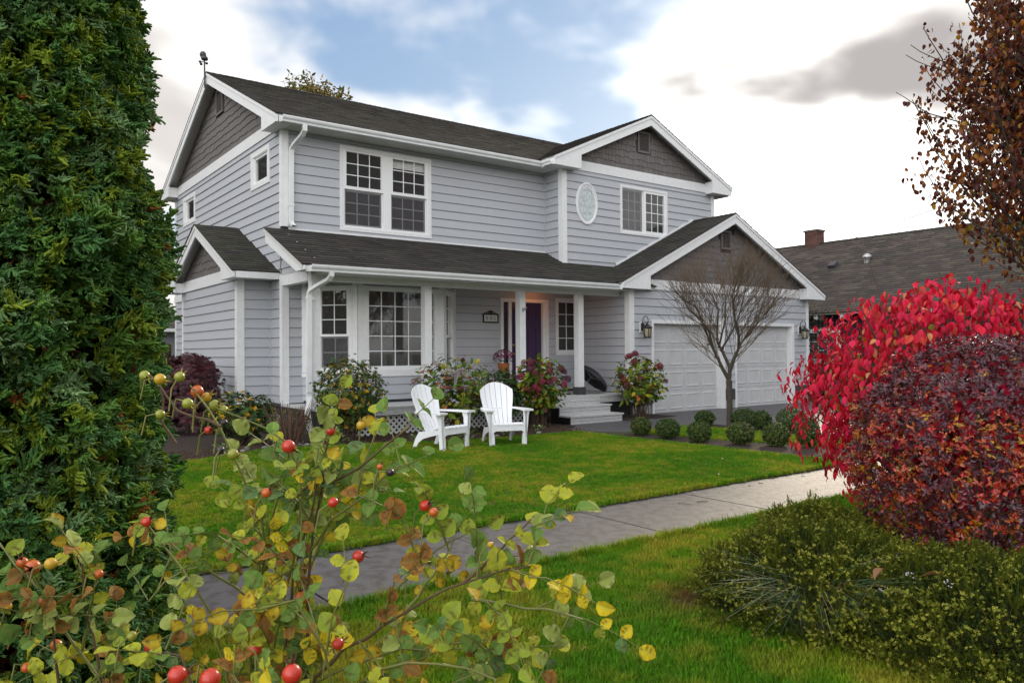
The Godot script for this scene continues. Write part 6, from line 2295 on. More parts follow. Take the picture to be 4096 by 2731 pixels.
# ---- shrubs and perennials in the bed
func whorl_mesh(sd: int, count: int, l: float, w: float) -> ArrayMesh:   # rosette of narrow leaves round +y
	var r := rng(sd)
	var out := MB.new()
	for i in count:
		var b := MB.new()
		leaf_shape(b, l * r.randf_range(0.8, 1.15), w, 0.3, r.randf_range(0.0, 0.5))
		var t := Transform3D(Basis(Vector3.UP, i * TAU / count + r.randf_range(-0.3, 0.3)) * Basis(Vector3.BACK, r.randf_range(0.15, 0.9)), Vector3.ZERO)
		var k := out.v.size()
		var tone := r.randf_range(0.8, 1.25)
		for q in b.v.size():
			out.v.append(t * b.v[q])
			out.n.append(t.basis * b.n[q])
			out.c.append(Color(tone, tone, tone))
		for q in b.idx:
			out.idx.append(k + q)
	return out.mesh()

func whorl_shrub(called: String, label: String, at: Vector3, w: float, tall: float, low: float, sd: int, n: int, pal: Array, picks: Array, l: float, lw: float, keep: int) -> void:
	var t := thing(called, label, "shrub", at)
	var r := rng(sd)
	var bump := FastNoiseLite.new()
	bump.frequency = 1.5
	bump.seed = sd
	bump.fractal_octaves = 2
	var c := Vector3(0, (tall + low) / 2, 0)
	var rr := Vector3(w / 2, (tall - low) / 2, w / 2 * 0.85)
	var on := func(q: RandomNumberGenerator) -> Vector3:
		var d := rand_dir(q)
		return c + d * rr * (0.85 + 0.28 * bump.get_noise_3dv(d * 2.0))
	stems(t, r, 44, 0.12, on, 0.008, M.twig)
	var xf := []
	var ci := []
	for i in n:
		var d := rand_dir(r)
		var f := r.randf_range(0.8, 1.03) if r.randf() < 0.75 else r.randf_range(0.4, 0.8)
		var p := c + d * rr * f * (0.95 + 0.30 * bump.get_noise_3dv(d * 2.0))
		if bump.get_noise_3dv(d * 6.0) < -0.35: continue
		xf.append(grow_up(d * 0.7 + Vector3.UP * 0.7 + rand_dir(r) * 0.4, p, r, r.randf_range(0.7, 1.25)))
		ci.append(picks[r.randi() % picks.size()])
	foliage(t, [whorl_mesh(sd + 1, 6, l, lw), whorl_mesh(sd + 2, 7, l, lw)], xf, ci, pal, keep, {"rough": 0.5, "through": 0.35, "spec": 0.3}, "leaf_whorl")

func bed_shrubs() -> void:
	var g := [Color(0.032, 0.072, 0.018), Color(0.055, 0.105, 0.018), Color(0.13, 0.14, 0.02), Color(0.48, 0.27, 0.015)]
	whorl_shrub("rhododendron", "open evergreen shrub with small leaves before the bay window", Vector3(0.24, 0, 2.45), 1.24, 1.42, 0.22, 631, 2300, g, [0, 0, 0, 1, 1, 1, 2, 2, 3], 0.048, 0.018, 200)
	whorl_shrub("azalea", "low green shrub with yellow leaves at the house corner", Vector3(-1.33, 0, 1.68), 1.15, 0.86, 0.08, 641, 1100, g, [0, 0, 0, 0, 1, 1, 3], 0.055, 0.02, 160)
	whorl_shrub("dark_shrub", "dark leafy shrub between the two big hydrangeas", Vector3(3.35, 0, 2.50), 0.85, 1.18, 0.1, 651, 1100, g, [0, 0, 0, 1], 0.05, 0.02, 120)
	whorl_shrub("hedge_shrub", "tall dark shrub beside the right corner of the garage", Vector3(16.4, 0, 1.0), 1.5, 2.9, 0.0, 661, 1300, [Color(0.02, 0.035, 0.012), Color(0.035, 0.045, 0.012), Color(0.10, 0.045, 0.012)], [0, 0, 1, 1, 2], 0.05, 0.022, 0)
	whorl_shrub("hedge_shrub", "dark shrub further right behind the crimson bush", Vector3(17.3, 0, 2.4), 1.6, 2.2, 0.0, 671, 900, [Color(0.02, 0.035, 0.012), Color(0.035, 0.045, 0.012), Color(0.25, 0.14, 0.02)], [0, 0, 1, 1, 2], 0.05, 0.022, 0)
	# cut-back perennial: brown sticks
	var t := thing("dry_perennial", "clump of bare brown cut-back stems beside the downspout", "plant", Vector3(-0.72, 0, 2.30))
	var r := rng(680)
	for i in 110:
		var a := r.randf() * TAU
		var lean := r.randf_range(0.1, 0.62)
		var d := Vector3(cos(a) * lean, 1.0, sin(a) * lean).normalized()
		var p := Vector3(cos(a), 0, sin(a)) * r.randf() * 0.16
		var l := r.randf_range(0.4, 0.78)
		var b := MB.new()
		b.tube(PackedVector3Array([p, p + d * l * 0.5 + rand_dir(r) * 0.015, p + d * l]), PackedFloat32Array([0.005, 0.0045, 0.0035]), 5)
		part("stem", b, [M.twig, mat(0.19, 0.12, 0.07, 0.8), mat(0.11, 0.05, 0.03, 0.8)][i % 3], t)
	var xf := []
	var ci := []
	for i in 150:
		var d := rand_dir(r)
		d.y = absf(d.y)
		xf.append(aim(rand_dir(r) + Vector3.DOWN * 0.4, Vector3.UP + rand_dir(r), d * Vector3(0.42, 0.5, 0.42) + Vector3.UP * 0.08, r.randf_range(0.6, 1.1)))
		ci.append([0, 0, 1, 2][r.randi() % 4])
	foliage(t, [leaf_mesh(0.06, 0.035, 0.4, 0.8)], xf, ci, [Color(0.045, 0.022, 0.02), Color(0.09, 0.06, 0.015), Color(0.14, 0.15, 0.02)], 150, {})
	# small variegated and green plants along the edge
	var spots := [[Vector3(1.90, 0, 3.55), 0.22, "variegated low plant at the bed edge between the chairs"], [Vector3(1.05, 0, 3.30), 0.18, "small green plant at the bed edge behind the left chair"], [Vector3(2.75, 0, 3.55), 0.20, "low silvery plant at the bed edge right of the chairs"], [Vector3(-0.1, 0, 2.85), 0.18, "small green plant at the bed edge before the bay"], [Vector3(-1.9, 0, 2.75), 0.22, "striped low plant at the left end of the bed"], [Vector3(3.6, 0, 3.35), 0.16, "small green plant left of the porch steps"]]
	for k in spots.size():
		var s: Array = spots[k]
		var o := thing("bed_plant", s[2], "plant", s[0], 0.0, "low plants along the bed edge")
		var q := rng(690 + k)
		var x2 := []
		var c2 := []
		for i in 60:
			var a := q.randf() * TAU
			var d := Vector3(cos(a), q.randf_range(0.2, 1.4), sin(a)).normalized()
			x2.append(aim(d, Vector3.UP, d * s[1] * q.randf_range(0.1, 0.8) + Vector3.UP * 0.02, q.randf_range(0.6, 1.2)))
			c2.append([0, 0, 1, 2][q.randi() % 4])
		foliage(o, [leaf_mesh(s[1] * 0.5, s[1] * 0.16, 0.3, 0.7)], x2, c2, [Color(0.045, 0.10, 0.022), Color(0.10, 0.16, 0.03), Color(0.34, 0.36, 0.20)], 60, {})
	# river stones and bark chips
	var sr := rng(700)
	for i in 46:
		var p := Vector3(sr.randf_range(-1.75, -0.25), 0.0, 0.0)
		p.z = 2.58 + sr.randf_range(-0.35, 0.1) + (p.x + 1.0) * -0.1
		if i > 38: p = Vector3(sr.randf_range(1.5, 4.0), 0, sr.randf_range(3.2, 3.6))
		var b := MB.new()
		var sz := sr.randf_range(0.018, 0.05)
		b.lathe(PackedVector2Array([Vector2(0.0, -0.6), Vector2(0.7, -0.45), Vector2(1.0, 0.0), Vector2(0.75, 0.4), Vector2(0.0, 0.6)]), Transform3D(Basis().scaled(Vector3(sz * sr.randf_range(0.8, 1.3), sz, sz * sr.randf_range(0.8, 1.2))), Vector3.ZERO), 9)
		var tone := sr.randf_range(0.16, 0.42)
		var o := part("stone", b, textured(mat(tone, tone * 0.98, tone * 0.97, 0.7), M.speck, Vector3(3, 3, 3)))
		o.position = p + Vector3.UP * sz * 0.35
		o.rotation.y = sr.randf() * TAU
		tag(o, "grey rounded stone in the bed at the left house corner" if i <= 38 else "grey rounded stone in the bed before the hydrangeas", "stone", "stones at the left house corner" if i <= 38 else "stones before the hydrangeas")
	var cx := []
	var cc := []
	for i in 5200:
		var p := Vector3(sr.randf_range(-3.0, 4.6), 0.006, sr.randf_range(1.95, 3.7))
		cx.append(Transform3D(Basis(Vector3(sr.randf(), sr.randf(), sr.randf()).normalized(), sr.randf() * TAU), p))
		var v := sr.randf_range(0.5, 1.6)
		cc.append(Color(0.07 * v, 0.042 * v, 0.026 * v))
	var chip := MB.new()
	chip.box(Vector3(-0.016, -0.003, -0.005), Vector3(0.016, 0.003, 0.005))
	var chips := field("bark_chips", "brown bark mulch covering the bed before the porch", chip.mesh(), cx, cc, leafy(0.9, 0.0))
	chips.set_meta("category", "mulch")

# ---- weeping burgundy maple by the left wall
func maple_shrub() -> void:
	var t := thing("laceleaf_maple", "low weeping burgundy maple against the left side wall", "shrub", Vector3(-1.52, 0, -0.95))
	var r := rng(640)
	var b := MB.new()
	var tips := []
	limb(b, Vector3(0, -0.02, 0), Vector3(0.1, 1, 0), 0.5, 0.05, 0, r, tips, {})
	part("trunk", b, M.bark, t)
	var fan := MB.new()
	for i in 7:
		var a := (i - 3) * 0.42
		var d := Vector3(cos(a), 0, sin(a))
		var s := Vector3(-d.z, 0, d.x) * 0.0035
		fan.quad(-s, s, d * 0.035 + s * 1.4 + Vector3.DOWN * 0.004, d * 0.035 - s * 1.4 + Vector3.DOWN * 0.004)
		fan.tri(d * 0.035 - s * 1.4 + Vector3.DOWN * 0.004, d * 0.035 + s * 1.4 + Vector3.DOWN * 0.004, d * 0.075 + Vector3.DOWN * 0.02)
	var xf := []
	var ci := []
	for i in 60:
		var a := r.randf() * TAU
		var rr := r.randf_range(0.25, 0.66)
		var top := r.randf_range(1.15, 1.55) - rr * 0.25
		var o := Vector3(cos(a), 0, sin(a))
		var pts := PackedVector3Array([Vector3(0, 0.4, 0), Vector3(0, 0.9, 0) + o * rr * 0.3, Vector3(0, top, 0) + o * rr * 0.75, Vector3(0, top - 0.12, 0) + o * rr, Vector3(0, top - 0.55, 0) + o * rr * 1.12, Vector3(0, top - 0.95, 0) + o * rr * 1.12])
		var lb := MB.new()
		lb.tube(pts, PackedFloat32Array([0.012, 0.01, 0.007, 0.005, 0.003, 0.002]), 4)
		part("branch", lb, M.twig, t)
		for k in range(1, 5):
			for j in 26:
				var p := pts[k].lerp(pts[k + 1], r.randf()) + rand_dir(r) * 0.10
				if p.y < 0.05 or p.x > 0.83: continue
				xf.append(aim(Vector3.DOWN * 0.8 + o * 0.5 + rand_dir(r) * 0.4, o + Vector3.UP * 0.5 + rand_dir(r) * 0.4, p, r.randf_range(0.8, 1.3)))
				ci.append([0, 0, 1, 2][r.randi() % 4])
	foliage(t, [fan.mesh()], xf, ci, [Color(0.055, 0.010, 0.018), Color(0.085, 0.012, 0.018), Color(0.036, 0.009, 0.014)], 0, {"rough": 0.5, "through": 0.4})

# ---- trees beyond
func crown_tree(called: String, label: String, at: Vector3, trunk_h: float, c: Vector3, rr: Vector3, sd: int, n: int, pal: Array, leaf: float, gap: float) -> void:
	var t := thing(called, label, "tree", at)
	var r := rng(sd)
	var b := MB.new()
	b.tube(PackedVector3Array([Vector3(0, -0.1, 0), Vector3(0.1, trunk_h * 0.5, 0), Vector3(c.x * 0.5, trunk_h, c.z * 0.5), Vector3(c.x, c.y + rr.y * 0.4, c.z)]), PackedFloat32Array([0.24, 0.2, 0.15, 0.04]), 9)
	part("trunk", b, M.bark, t)
	var bump := FastNoiseLite.new()
	bump.frequency = 1.2
	bump.seed = sd
	bump.fractal_octaves = 3
	for i in 26:
		var d := rand_dir(r)
		var e := c + d * rr * 0.85
		var lb := MB.new()
		var s := Vector3(c.x * 0.4, trunk_h * r.randf_range(0.8, 1.1), c.z * 0.4)
		lb.tube(PackedVector3Array([s, s.lerp(e, 0.5) + Vector3.DOWN * 0.1, e]), PackedFloat32Array([0.07, 0.04, 0.012]), 5)
		part("limb", lb, M.bark, t)
	var xf := []
	var ci := []
	for i in n:
		var d := rand_dir(r)
		var f := pow(r.randf(), 0.45)
		if bump.get_noise_3dv(d * f * 2.3) < gap: continue
		var p := c + d * rr * f * (1.0 + 0.35 * bump.get_noise_3dv(d * 1.5 + Vector3(5, 5, 5)))
		xf.append(aim(Vector3.DOWN * 0.6 + rand_dir(r), rand_dir(r) + Vector3.UP * 0.4, p, r.randf_range(0.7, 1.3)))
		ci.append(r.randi() % pal.size())
	foliage(t, [cluster_mesh(sd + 3, 4, leaf, leaf * 0.55, leaf * 0.6)], xf, ci, pal, 0, {"rough": 0.5, "through": 0.6})

func back_trees() -> void:
	crown_tree("back_tree", "olive and gold leaved tree showing above the main ridge", Vector3(6.2, 0, -14.0), 7.5, Vector3(0, 9.7, 0), Vector3(1.9, 2.3, 1.9), 711, 5200, [Color(0.10, 0.10, 0.02), Color(0.16, 0.12, 0.018), Color(0.07, 0.08, 0.018), Color(0.26, 0.15, 0.015)], 0.17, -0.28)
	crown_tree("back_tree", "small dark tree between the evergreen and the house's left wall", Vector3(-0.9, 0, -10.6), 3.0, Vector3(0.1, 3.9, 0), Vector3(1.1, 1.1, 1.0), 721, 700, [Color(0.05, 0.07, 0.02), Color(0.09, 0.06, 0.02)], 0.13, -0.02)

func street_trees() -> void:   # across the street, behind the viewer: seen only as reflections in the panes; left row added to shade the left wall
	crown_tree("street_maple", "scarlet maple across the street, mirrored in the upper window", Vector3(19.0, 0, 28.0), 5.0, Vector3(0, 10.5, 0), Vector3(4.0, 5.4, 3.0), 731, 9000, [Color(0.42, 0.02, 0.03), Color(0.52, 0.04, 0.04), Color(0.20, 0.03, 0.02)], 0.3, -0.2)
	crown_tree("street_tree", "dark thin-crowned tree across the street, mirrored in the upper window", Vector3(13.6, 0, 26.5), 5.0, Vector3(0, 10.6, 0), Vector3(2.6, 5.2, 2.4), 741, 6000, [Color(0.05, 0.035, 0.02), Color(0.11, 0.05, 0.02), Color(0.30, 0.03, 0.03)], 0.24, -0.08)
	crown_tree("side_tree", "round olive tree left of the lawn, mirrored in the bay window", Vector3(-17.0, 0, 8.0), 1.8, Vector3(0, 2.9, 0), Vector3(2.4, 1.9, 2.4), 751, 2600, [Color(0.06, 0.07, 0.02), Color(0.12, 0.09, 0.015), Color(0.20, 0.11, 0.015)], 0.16, -0.05)
	var dark := [Color(0.03, 0.05, 0.02), Color(0.06, 0.06, 0.02), Color(0.10, 0.06, 0.02)]
	var far := [[Vector3(-8, 0, 31), 5.0], [Vector3(1, 0, 30), 5.4], [Vector3(9, 0, 32), 5.0], [Vector3(26, 0, 31), 5.6], [Vector3(35, 0, 32), 5.2], [Vector3(45, 0, 30), 5.6]]
	for k in far.size():
		crown_tree("street_tree", ["first", "second", "third", "fourth", "fifth", "sixth"][k] + " dark tree of the row across the street, counted from the left", far[k][0], 2.5, Vector3(0, far[k][1], 0), Vector3(5.0, far[k][1] * 0.8, 3.5), 761 + k * 7, 2600, dark, 0.42, -0.3)
	var left := [[Vector3(-13, 0, -22), 7.5], [Vector3(-6.2, 0, -24), 8.5], [Vector3(-14, 0, -12), 6.5], [Vector3(-15, 0, -2), 6.0]]  # added out of view to cut the light on the left wall
	for k in left.size():
		crown_tree("added_yard_tree", ["first", "second", "third", "nearest"][k] + " dark tree added out of view to shade the left wall, counted from the back", left[k][0], 3.0, Vector3(0, left[k][1], 0), Vector3(3.6, left[k][1] * 0.7, 3.6), 811 + k * 7, 2600, dark, 0.38, -0.3)

# ---- potted chrysanthemum by the door
func mum() -> void:
	var t := thing("potted_chrysanthemum", "potted magenta chrysanthemum on a stand beside the front door", "potted plant", Vector3(4.98, 0.515, 0.38))
	var b := MB.new()
	for k in 4:
		var a := TAU * k / 4 + 0.6
		b.tube(PackedVector3Array([Vector3(cos(a) * 0.17, 0, sin(a) * 0.17), Vector3(cos(a) * 0.12, 0.5, sin(a) * 0.12)]), PackedFloat32Array([0.008, 0.008]), 6)
	b.lathe(PackedVector2Array([Vector2(0.0, 0.49), Vector2(0.15, 0.49), Vector2(0.15, 0.51), Vector2(0.0, 0.511)]), Transform3D(), 14)
	part("stand", b, M.iron, t)
	b = MB.new()
	b.lathe(PackedVector2Array([Vector2(0.0, 0.512), Vector2(0.10, 0.512), Vector2(0.135, 0.70), Vector2(0.145, 0.70), Vector2(0.145, 0.725), Vector2(0.125, 0.725), Vector2(0.12, 0.70), Vector2(0.0, 0.70)]), Transform3D(), 16)
	part("pot", b, M.terracotta, t)
	var r := rng(801)
	var xf := []
	var ci := []
	var fx := []
	var fc := []
	for i in 420:
		var d := rand_dir(r)
		if d.y < -0.35: continue
		var p := Vector3(0, 0.84, 0) + d * Vector3(0.235, 0.18, 0.235)
		if d.y < 0.05 or r.randf() < 0.25:
			xf.append(aim(d, Vector3.UP, p * Vector3(0.9, 1, 0.9), r.randf_range(0.7, 1.2)))
			ci.append(0)
		else:
			fx.append(grow_up(d + rand_dir(r) * 0.3, p, r, r.randf_range(0.8, 1.15)))
			fc.append(r.randi() % 3)
	foliage(t, [leaf_mesh(0.05, 0.03, 0.3, 0.5)], xf, ci, [Color(0.03, 0.06, 0.015)], 120, {})
	foliage(t, [whorl_mesh(802, 11, 0.022, 0.008)], fx, fc, [Color(0.26, 0.015, 0.10), Color(0.36, 0.04, 0.16), Color(0.16, 0.008, 0.06)], 300, {}, "flower", "flowers")

# ------------------------------------------------------------------ rose bush in the foreground
func rose_leaf(l: float, w: float, fold: float, curl: float, a: Color, rim: Color, spot: Color, sd: int) -> ArrayMesh:   # rounded serrated leaflet, mottled
	var r := rng(sd)
	var b := MB.new()
	var n := 9
	var prev := []
	var pc := []
	var off := r.randf() * TAU
	for i in n + 1:
		var t := float(i) / n
		var half := w * 0.5 * pow(sin(PI * pow(t, 0.85)), 0.72) if i < n and i > 0 else 0.0
		var ang := curl * t
		var x := l * sin(ang) / curl
		var y := -l * (1.0 - cos(ang)) / curl
		var row := []
		var cols := []
		for k in 5:
			var s := (k - 2) / 2.0
			var jag := 1.0 + (0.05 if absf(s) > 0.9 and i % 2 == 0 else 0.0)
			var rip := 0.03 * w * sin(i * 2.1 + k * 1.3 + off)
			row.append(Vector3(x, y + absf(s) * half * fold + rip * absf(s), s * half * jag))
			var c := a.lerp(rim, clampf(pow(absf(s), 2.0) * 0.7 + (t - 0.5) * 0.5 + r.randf_range(-0.15, 0.15), 0.0, 1.0))
			if k == 2: c = c.lerp(Color(0.30, 0.30, 0.08), 0.35)
			if r.randf() < 0.10: c = c.lerp(spot, 0.8)
			cols.append(c)
		if i > 0:
			for k in 4:
				var q := b.v.size()
				var nn: Vector3 = (row[k + 1] - prev[k]).cross(row[k] - prev[k + 1])
				if nn.length() < 1e-9: nn = Vector3.UP
				nn = nn.normalized()
				if nn.y < 0: nn = -nn
				for e in [[prev[k], pc[k]], [prev[k + 1], pc[k + 1]], [row[k + 1], cols[k + 1]], [row[k], cols[k]]]:
					b.col = e[1]
					b.vert(e[0], nn)
				b.idx.append_array(PackedInt32Array([q, q + 2, q + 1, q, q + 3, q + 2]))
		prev = row
		pc = cols
	return b.mesh()

func make_rose() -> void:
	var t := thing("rose_bush", "rambling rose bush with yellowing leaves and red hips in the foreground", "shrub", Vector3(-4.5, 0, 13.1))
	var o := t.position
	var r := rng(901)
	var green := mat(0.14, 0.15, 0.03, 0.5)
	var woody := mat(0.10, 0.06, 0.03, 0.7)
	var xf := []
	var ci := []
	var leaf_at := func(p: Vector3, d: Vector3, s: float, group: int) -> void:
		# a compound leaf: stalk with five or seven leaflets
		var pairs := 2 if r.randf() < 0.7 else 1
		var stalk := 0.055 * s
		var rach := MB.new()
		var e := p + d * stalk * (pairs + 0.8) + Vector3.DOWN * 0.008
		rach.tube(PackedVector3Array([p, p.lerp(e, 0.5) + Vector3.UP * 0.004, e]), PackedFloat32Array([0.0016, 0.0013, 0.0008]), 4)
		part("leaf_stalk", rach, green, t)
		var face := (Vector3(-0.45, 0.55, 0.7) + rand_dir(r) * 0.7).normalized()
		var side := d.cross(face).normalized()
		for k in pairs:
			var q := p.lerp(e, (k + 0.9) / (pairs + 0.8))
			for sg in [-1.0, 1.0]:
				if r.randf() < 0.12: continue
				xf.append(aim(side * sg + d * 0.45 + rand_dir(r) * 0.25, face + rand_dir(r) * 0.35, q, s * r.randf_range(0.75, 1.05)))
				ci.append(group if r.randf() < 0.75 else r.randi() % 8)
		xf.append(aim(d + rand_dir(r) * 0.2, face + rand_dir(r) * 0.3, e, s * r.randf_range(0.95, 1.2)))
		ci.append(group)
	for k in CANES.size():
		var c: Array = CANES[k]
		var curve := Curve3D.new()
		for i in c.size():
			var p: Vector3 = c[i] - o
			if i == 0 and p.y < 0.25: p.y = -0.02
			var a: Vector3 = c[maxi(i - 1, 0)]
			var e: Vector3 = c[mini(i + 1, c.size() - 1)]
			curve.add_point(p, (a - e) * 0.16, (e - a) * 0.16)
		var l := curve.get_baked_length()
		var n := maxi(6, int(l / 0.06))
		var pts := PackedVector3Array()
		var rads := PackedFloat32Array()
		var thick := 0.0062 if c[0].y < 0.6 else 0.0038
		for i in n + 1:
			pts.append(curve.sample_baked(l * i / n) + rand_dir(r) * 0.004)
			rads.append(lerpf(thick, 0.0019, float(i) / n))
		var b := MB.new()
		b.tube(pts, rads, 6)
		for i in range(2, n):      # thorns
			if r.randf() < 0.35:
				var d := rand_dir(r)
				b.tube(PackedVector3Array([pts[i], pts[i] + d * 0.010 + Vector3.DOWN * 0.003]), PackedFloat32Array([0.002, 0.0003]), 4)
		part("cane", b, woody if k % 3 == 0 or c[0].y > 0.9 and k % 2 == 0 else green, t)
		var x := 0.0
		while x < l:
			var f := x / l
			x += 0.038
			var p := curve.sample_baked(x)
			if (p + o).y < 0.28 or r.randf() < (0.25 if (p + o).y < 1.24 else 0.8 if (p + o).y < 1.32 else 0.95): continue
			var dir := (curve.sample_baked(minf(x + 0.05, l)) - p).normalized()
			var d := (dir * 0.35 + rand_dir(r) * 0.9 + Vector3.UP * 0.25).normalized()
			var world := p + o
			var low: bool = world.y < 1.02
			var grp: int = [0, 1, 2, 3, 4, 0, 1][r.randi() % 7] if not low else [0, 1, 2, 5, 3, 6, 1, 2, 7][r.randi() % 9]
			leaf_at.call(p, d, r.randf_range(0.75, 1.1), grp)
			if r.randf() < 0.3:     # side shoot with leaves
				var e := p + d * r.randf_range(0.08, 0.16)
				var sb := MB.new()
				sb.tube(PackedVector3Array([p, p.lerp(e, 0.5) + rand_dir(r) * 0.01, e]), PackedFloat32Array([0.0026, 0.0022, 0.0014]), 5)
				part("shoot", sb, green, t)
				leaf_at.call(e, (d + rand_dir(r) * 0.6).normalized(), r.randf_range(0.7, 1.0), grp)
	var g0 := Color(0.20, 0.27, 0.030)
	var kinds := [
		[g0, Color(0.25, 0.31, 0.035)], [Color(0.105, 0.205, 0.045), Color(0.15, 0.24, 0.05)], [Color(0.31, 0.35, 0.03), Color(0.42, 0.40, 0.035)], [Color(0.22, 0.29, 0.06), Color(0.34, 0.36, 0.13)],
		[Color(0.080, 0.175, 0.060), Color(0.13, 0.22, 0.08)], [Color(0.56, 0.46, 0.020), Color(0.52, 0.36, 0.02)], [Color(0.50, 0.38, 0.02), Color(0.24, 0.085, 0.025)], [Color(0.22, 0.09, 0.035), Color(0.36, 0.20, 0.03)]]
	var by := {}
	print("rose leaves ", xf.size())
	var order := []
	for i in xf.size():
		order.append([(xf[i].origin + o).distance_to(EYE), i])
	order.sort()
	var meshes := []
	for k in 8:
		for v in 2:
			meshes.append(rose_leaf(0.046, 0.036, [0.25, 0.5][v], [0.35, 0.8][v], kinds[k][0], kinds[k][1], Color(0.09, 0.045, 0.02), 910 + k * 2 + v))
	var lm := leafy(0.6, 0.6, 0.22)
	for k in order.size():
		var i: int = order[k][1]
		var m: Mesh = meshes[ci[i] * 2 + i % 2]
		if k < 300:
			part("leaf", m, lm, t).transform = xf[i]
		else:
			if not by.has(m): by[m] = []
			by[m].append(xf[i])
	for m: Mesh in by:
		var cols := []
		for i in by[m].size():
			var v := r.randf_range(0.8, 1.2)
			cols.append(Color(v, v, v))
		field("leaves", "", m, by[m], cols, lm, t)
	# hips with their sepals
	var skin := {"r": Color(0.50, 0.028, 0.012), "o": Color(0.50, 0.10, 0.012), "y": Color(0.50, 0.30, 0.015), "g": Color(0.26, 0.28, 0.025), "d": Color(0.025, 0.014, 0.018)}
	var hm := {}
	for k in skin:
		var m := mat(skin[k].r, skin[k].g, skin[k].b, 0.28)
		m.clearcoat_enabled = true
		m.clearcoat = 0.3
		hm[k] = m
	for q in HIPS:
		var p: Vector3 = q[0] - o
		var s: float = q[1]
		var d := (Vector3(0.55, 0.25, 0.3) + rand_dir(r) * 0.75).normalized()
		var b := MB.new()
		b.lathe(PackedVector2Array([Vector2(0.12, -1.0), Vector2(0.55, -0.86), Vector2(0.90, -0.5), Vector2(1.0, -0.05), Vector2(0.92, 0.38), Vector2(0.66, 0.74), Vector2(0.36, 0.92), Vector2(0.30, 0.98)]), Transform3D(Basis().scaled(Vector3.ONE * s), Vector3.ZERO), 14)
		var hip := part("rose_hip", b, hm[q[2]], t)
		hip.transform = grow_up(d, p, r)
		var sep := MB.new()
		for i in 5:
			var a := TAU * i / 5 + r.randf_range(-0.2, 0.2)
			var u := Vector3(cos(a), 0, sin(a))
			var w := Vector3(-u.z, 0, u.x) * 0.16
			var open := r.randf_range(0.3, 1.0)
			var p0 := u * 0.28 + Vector3.UP * 0.95
			var p1 := p0 + (u * open + Vector3.UP * 0.8) * 0.55
			var p2 := p1 + (u * (open - 0.3) + Vector3.UP * 0.8) * 0.75
			sep.quad((p0 - w) * s, (p0 + w) * s, (p1 + w * 0.7) * s, (p1 - w * 0.7) * s)
			sep.tri((p1 - w * 0.7) * s, (p1 + w * 0.7) * s, p2 * s)
		var ripe: bool = q[2] in ["r", "o", "d"]
		part("sepals", sep, tinted(Color(0.09, 0.035, 0.02) if ripe else Color(0.34, 0.24, 0.05), 0.7, 0.3), hip)
		var st := MB.new()
		var foot := p - hip.transform.basis.y * s
		st.tube(PackedVector3Array([foot, foot - hip.transform.basis.y * 0.02 + Vector3.DOWN * 0.006, foot - hip.transform.basis.y * 0.03 + Vector3.DOWN * 0.05]), PackedFloat32Array([0.0022, 0.002, 0.0018]), 5)
		part("hip_stalk", st, green, t)
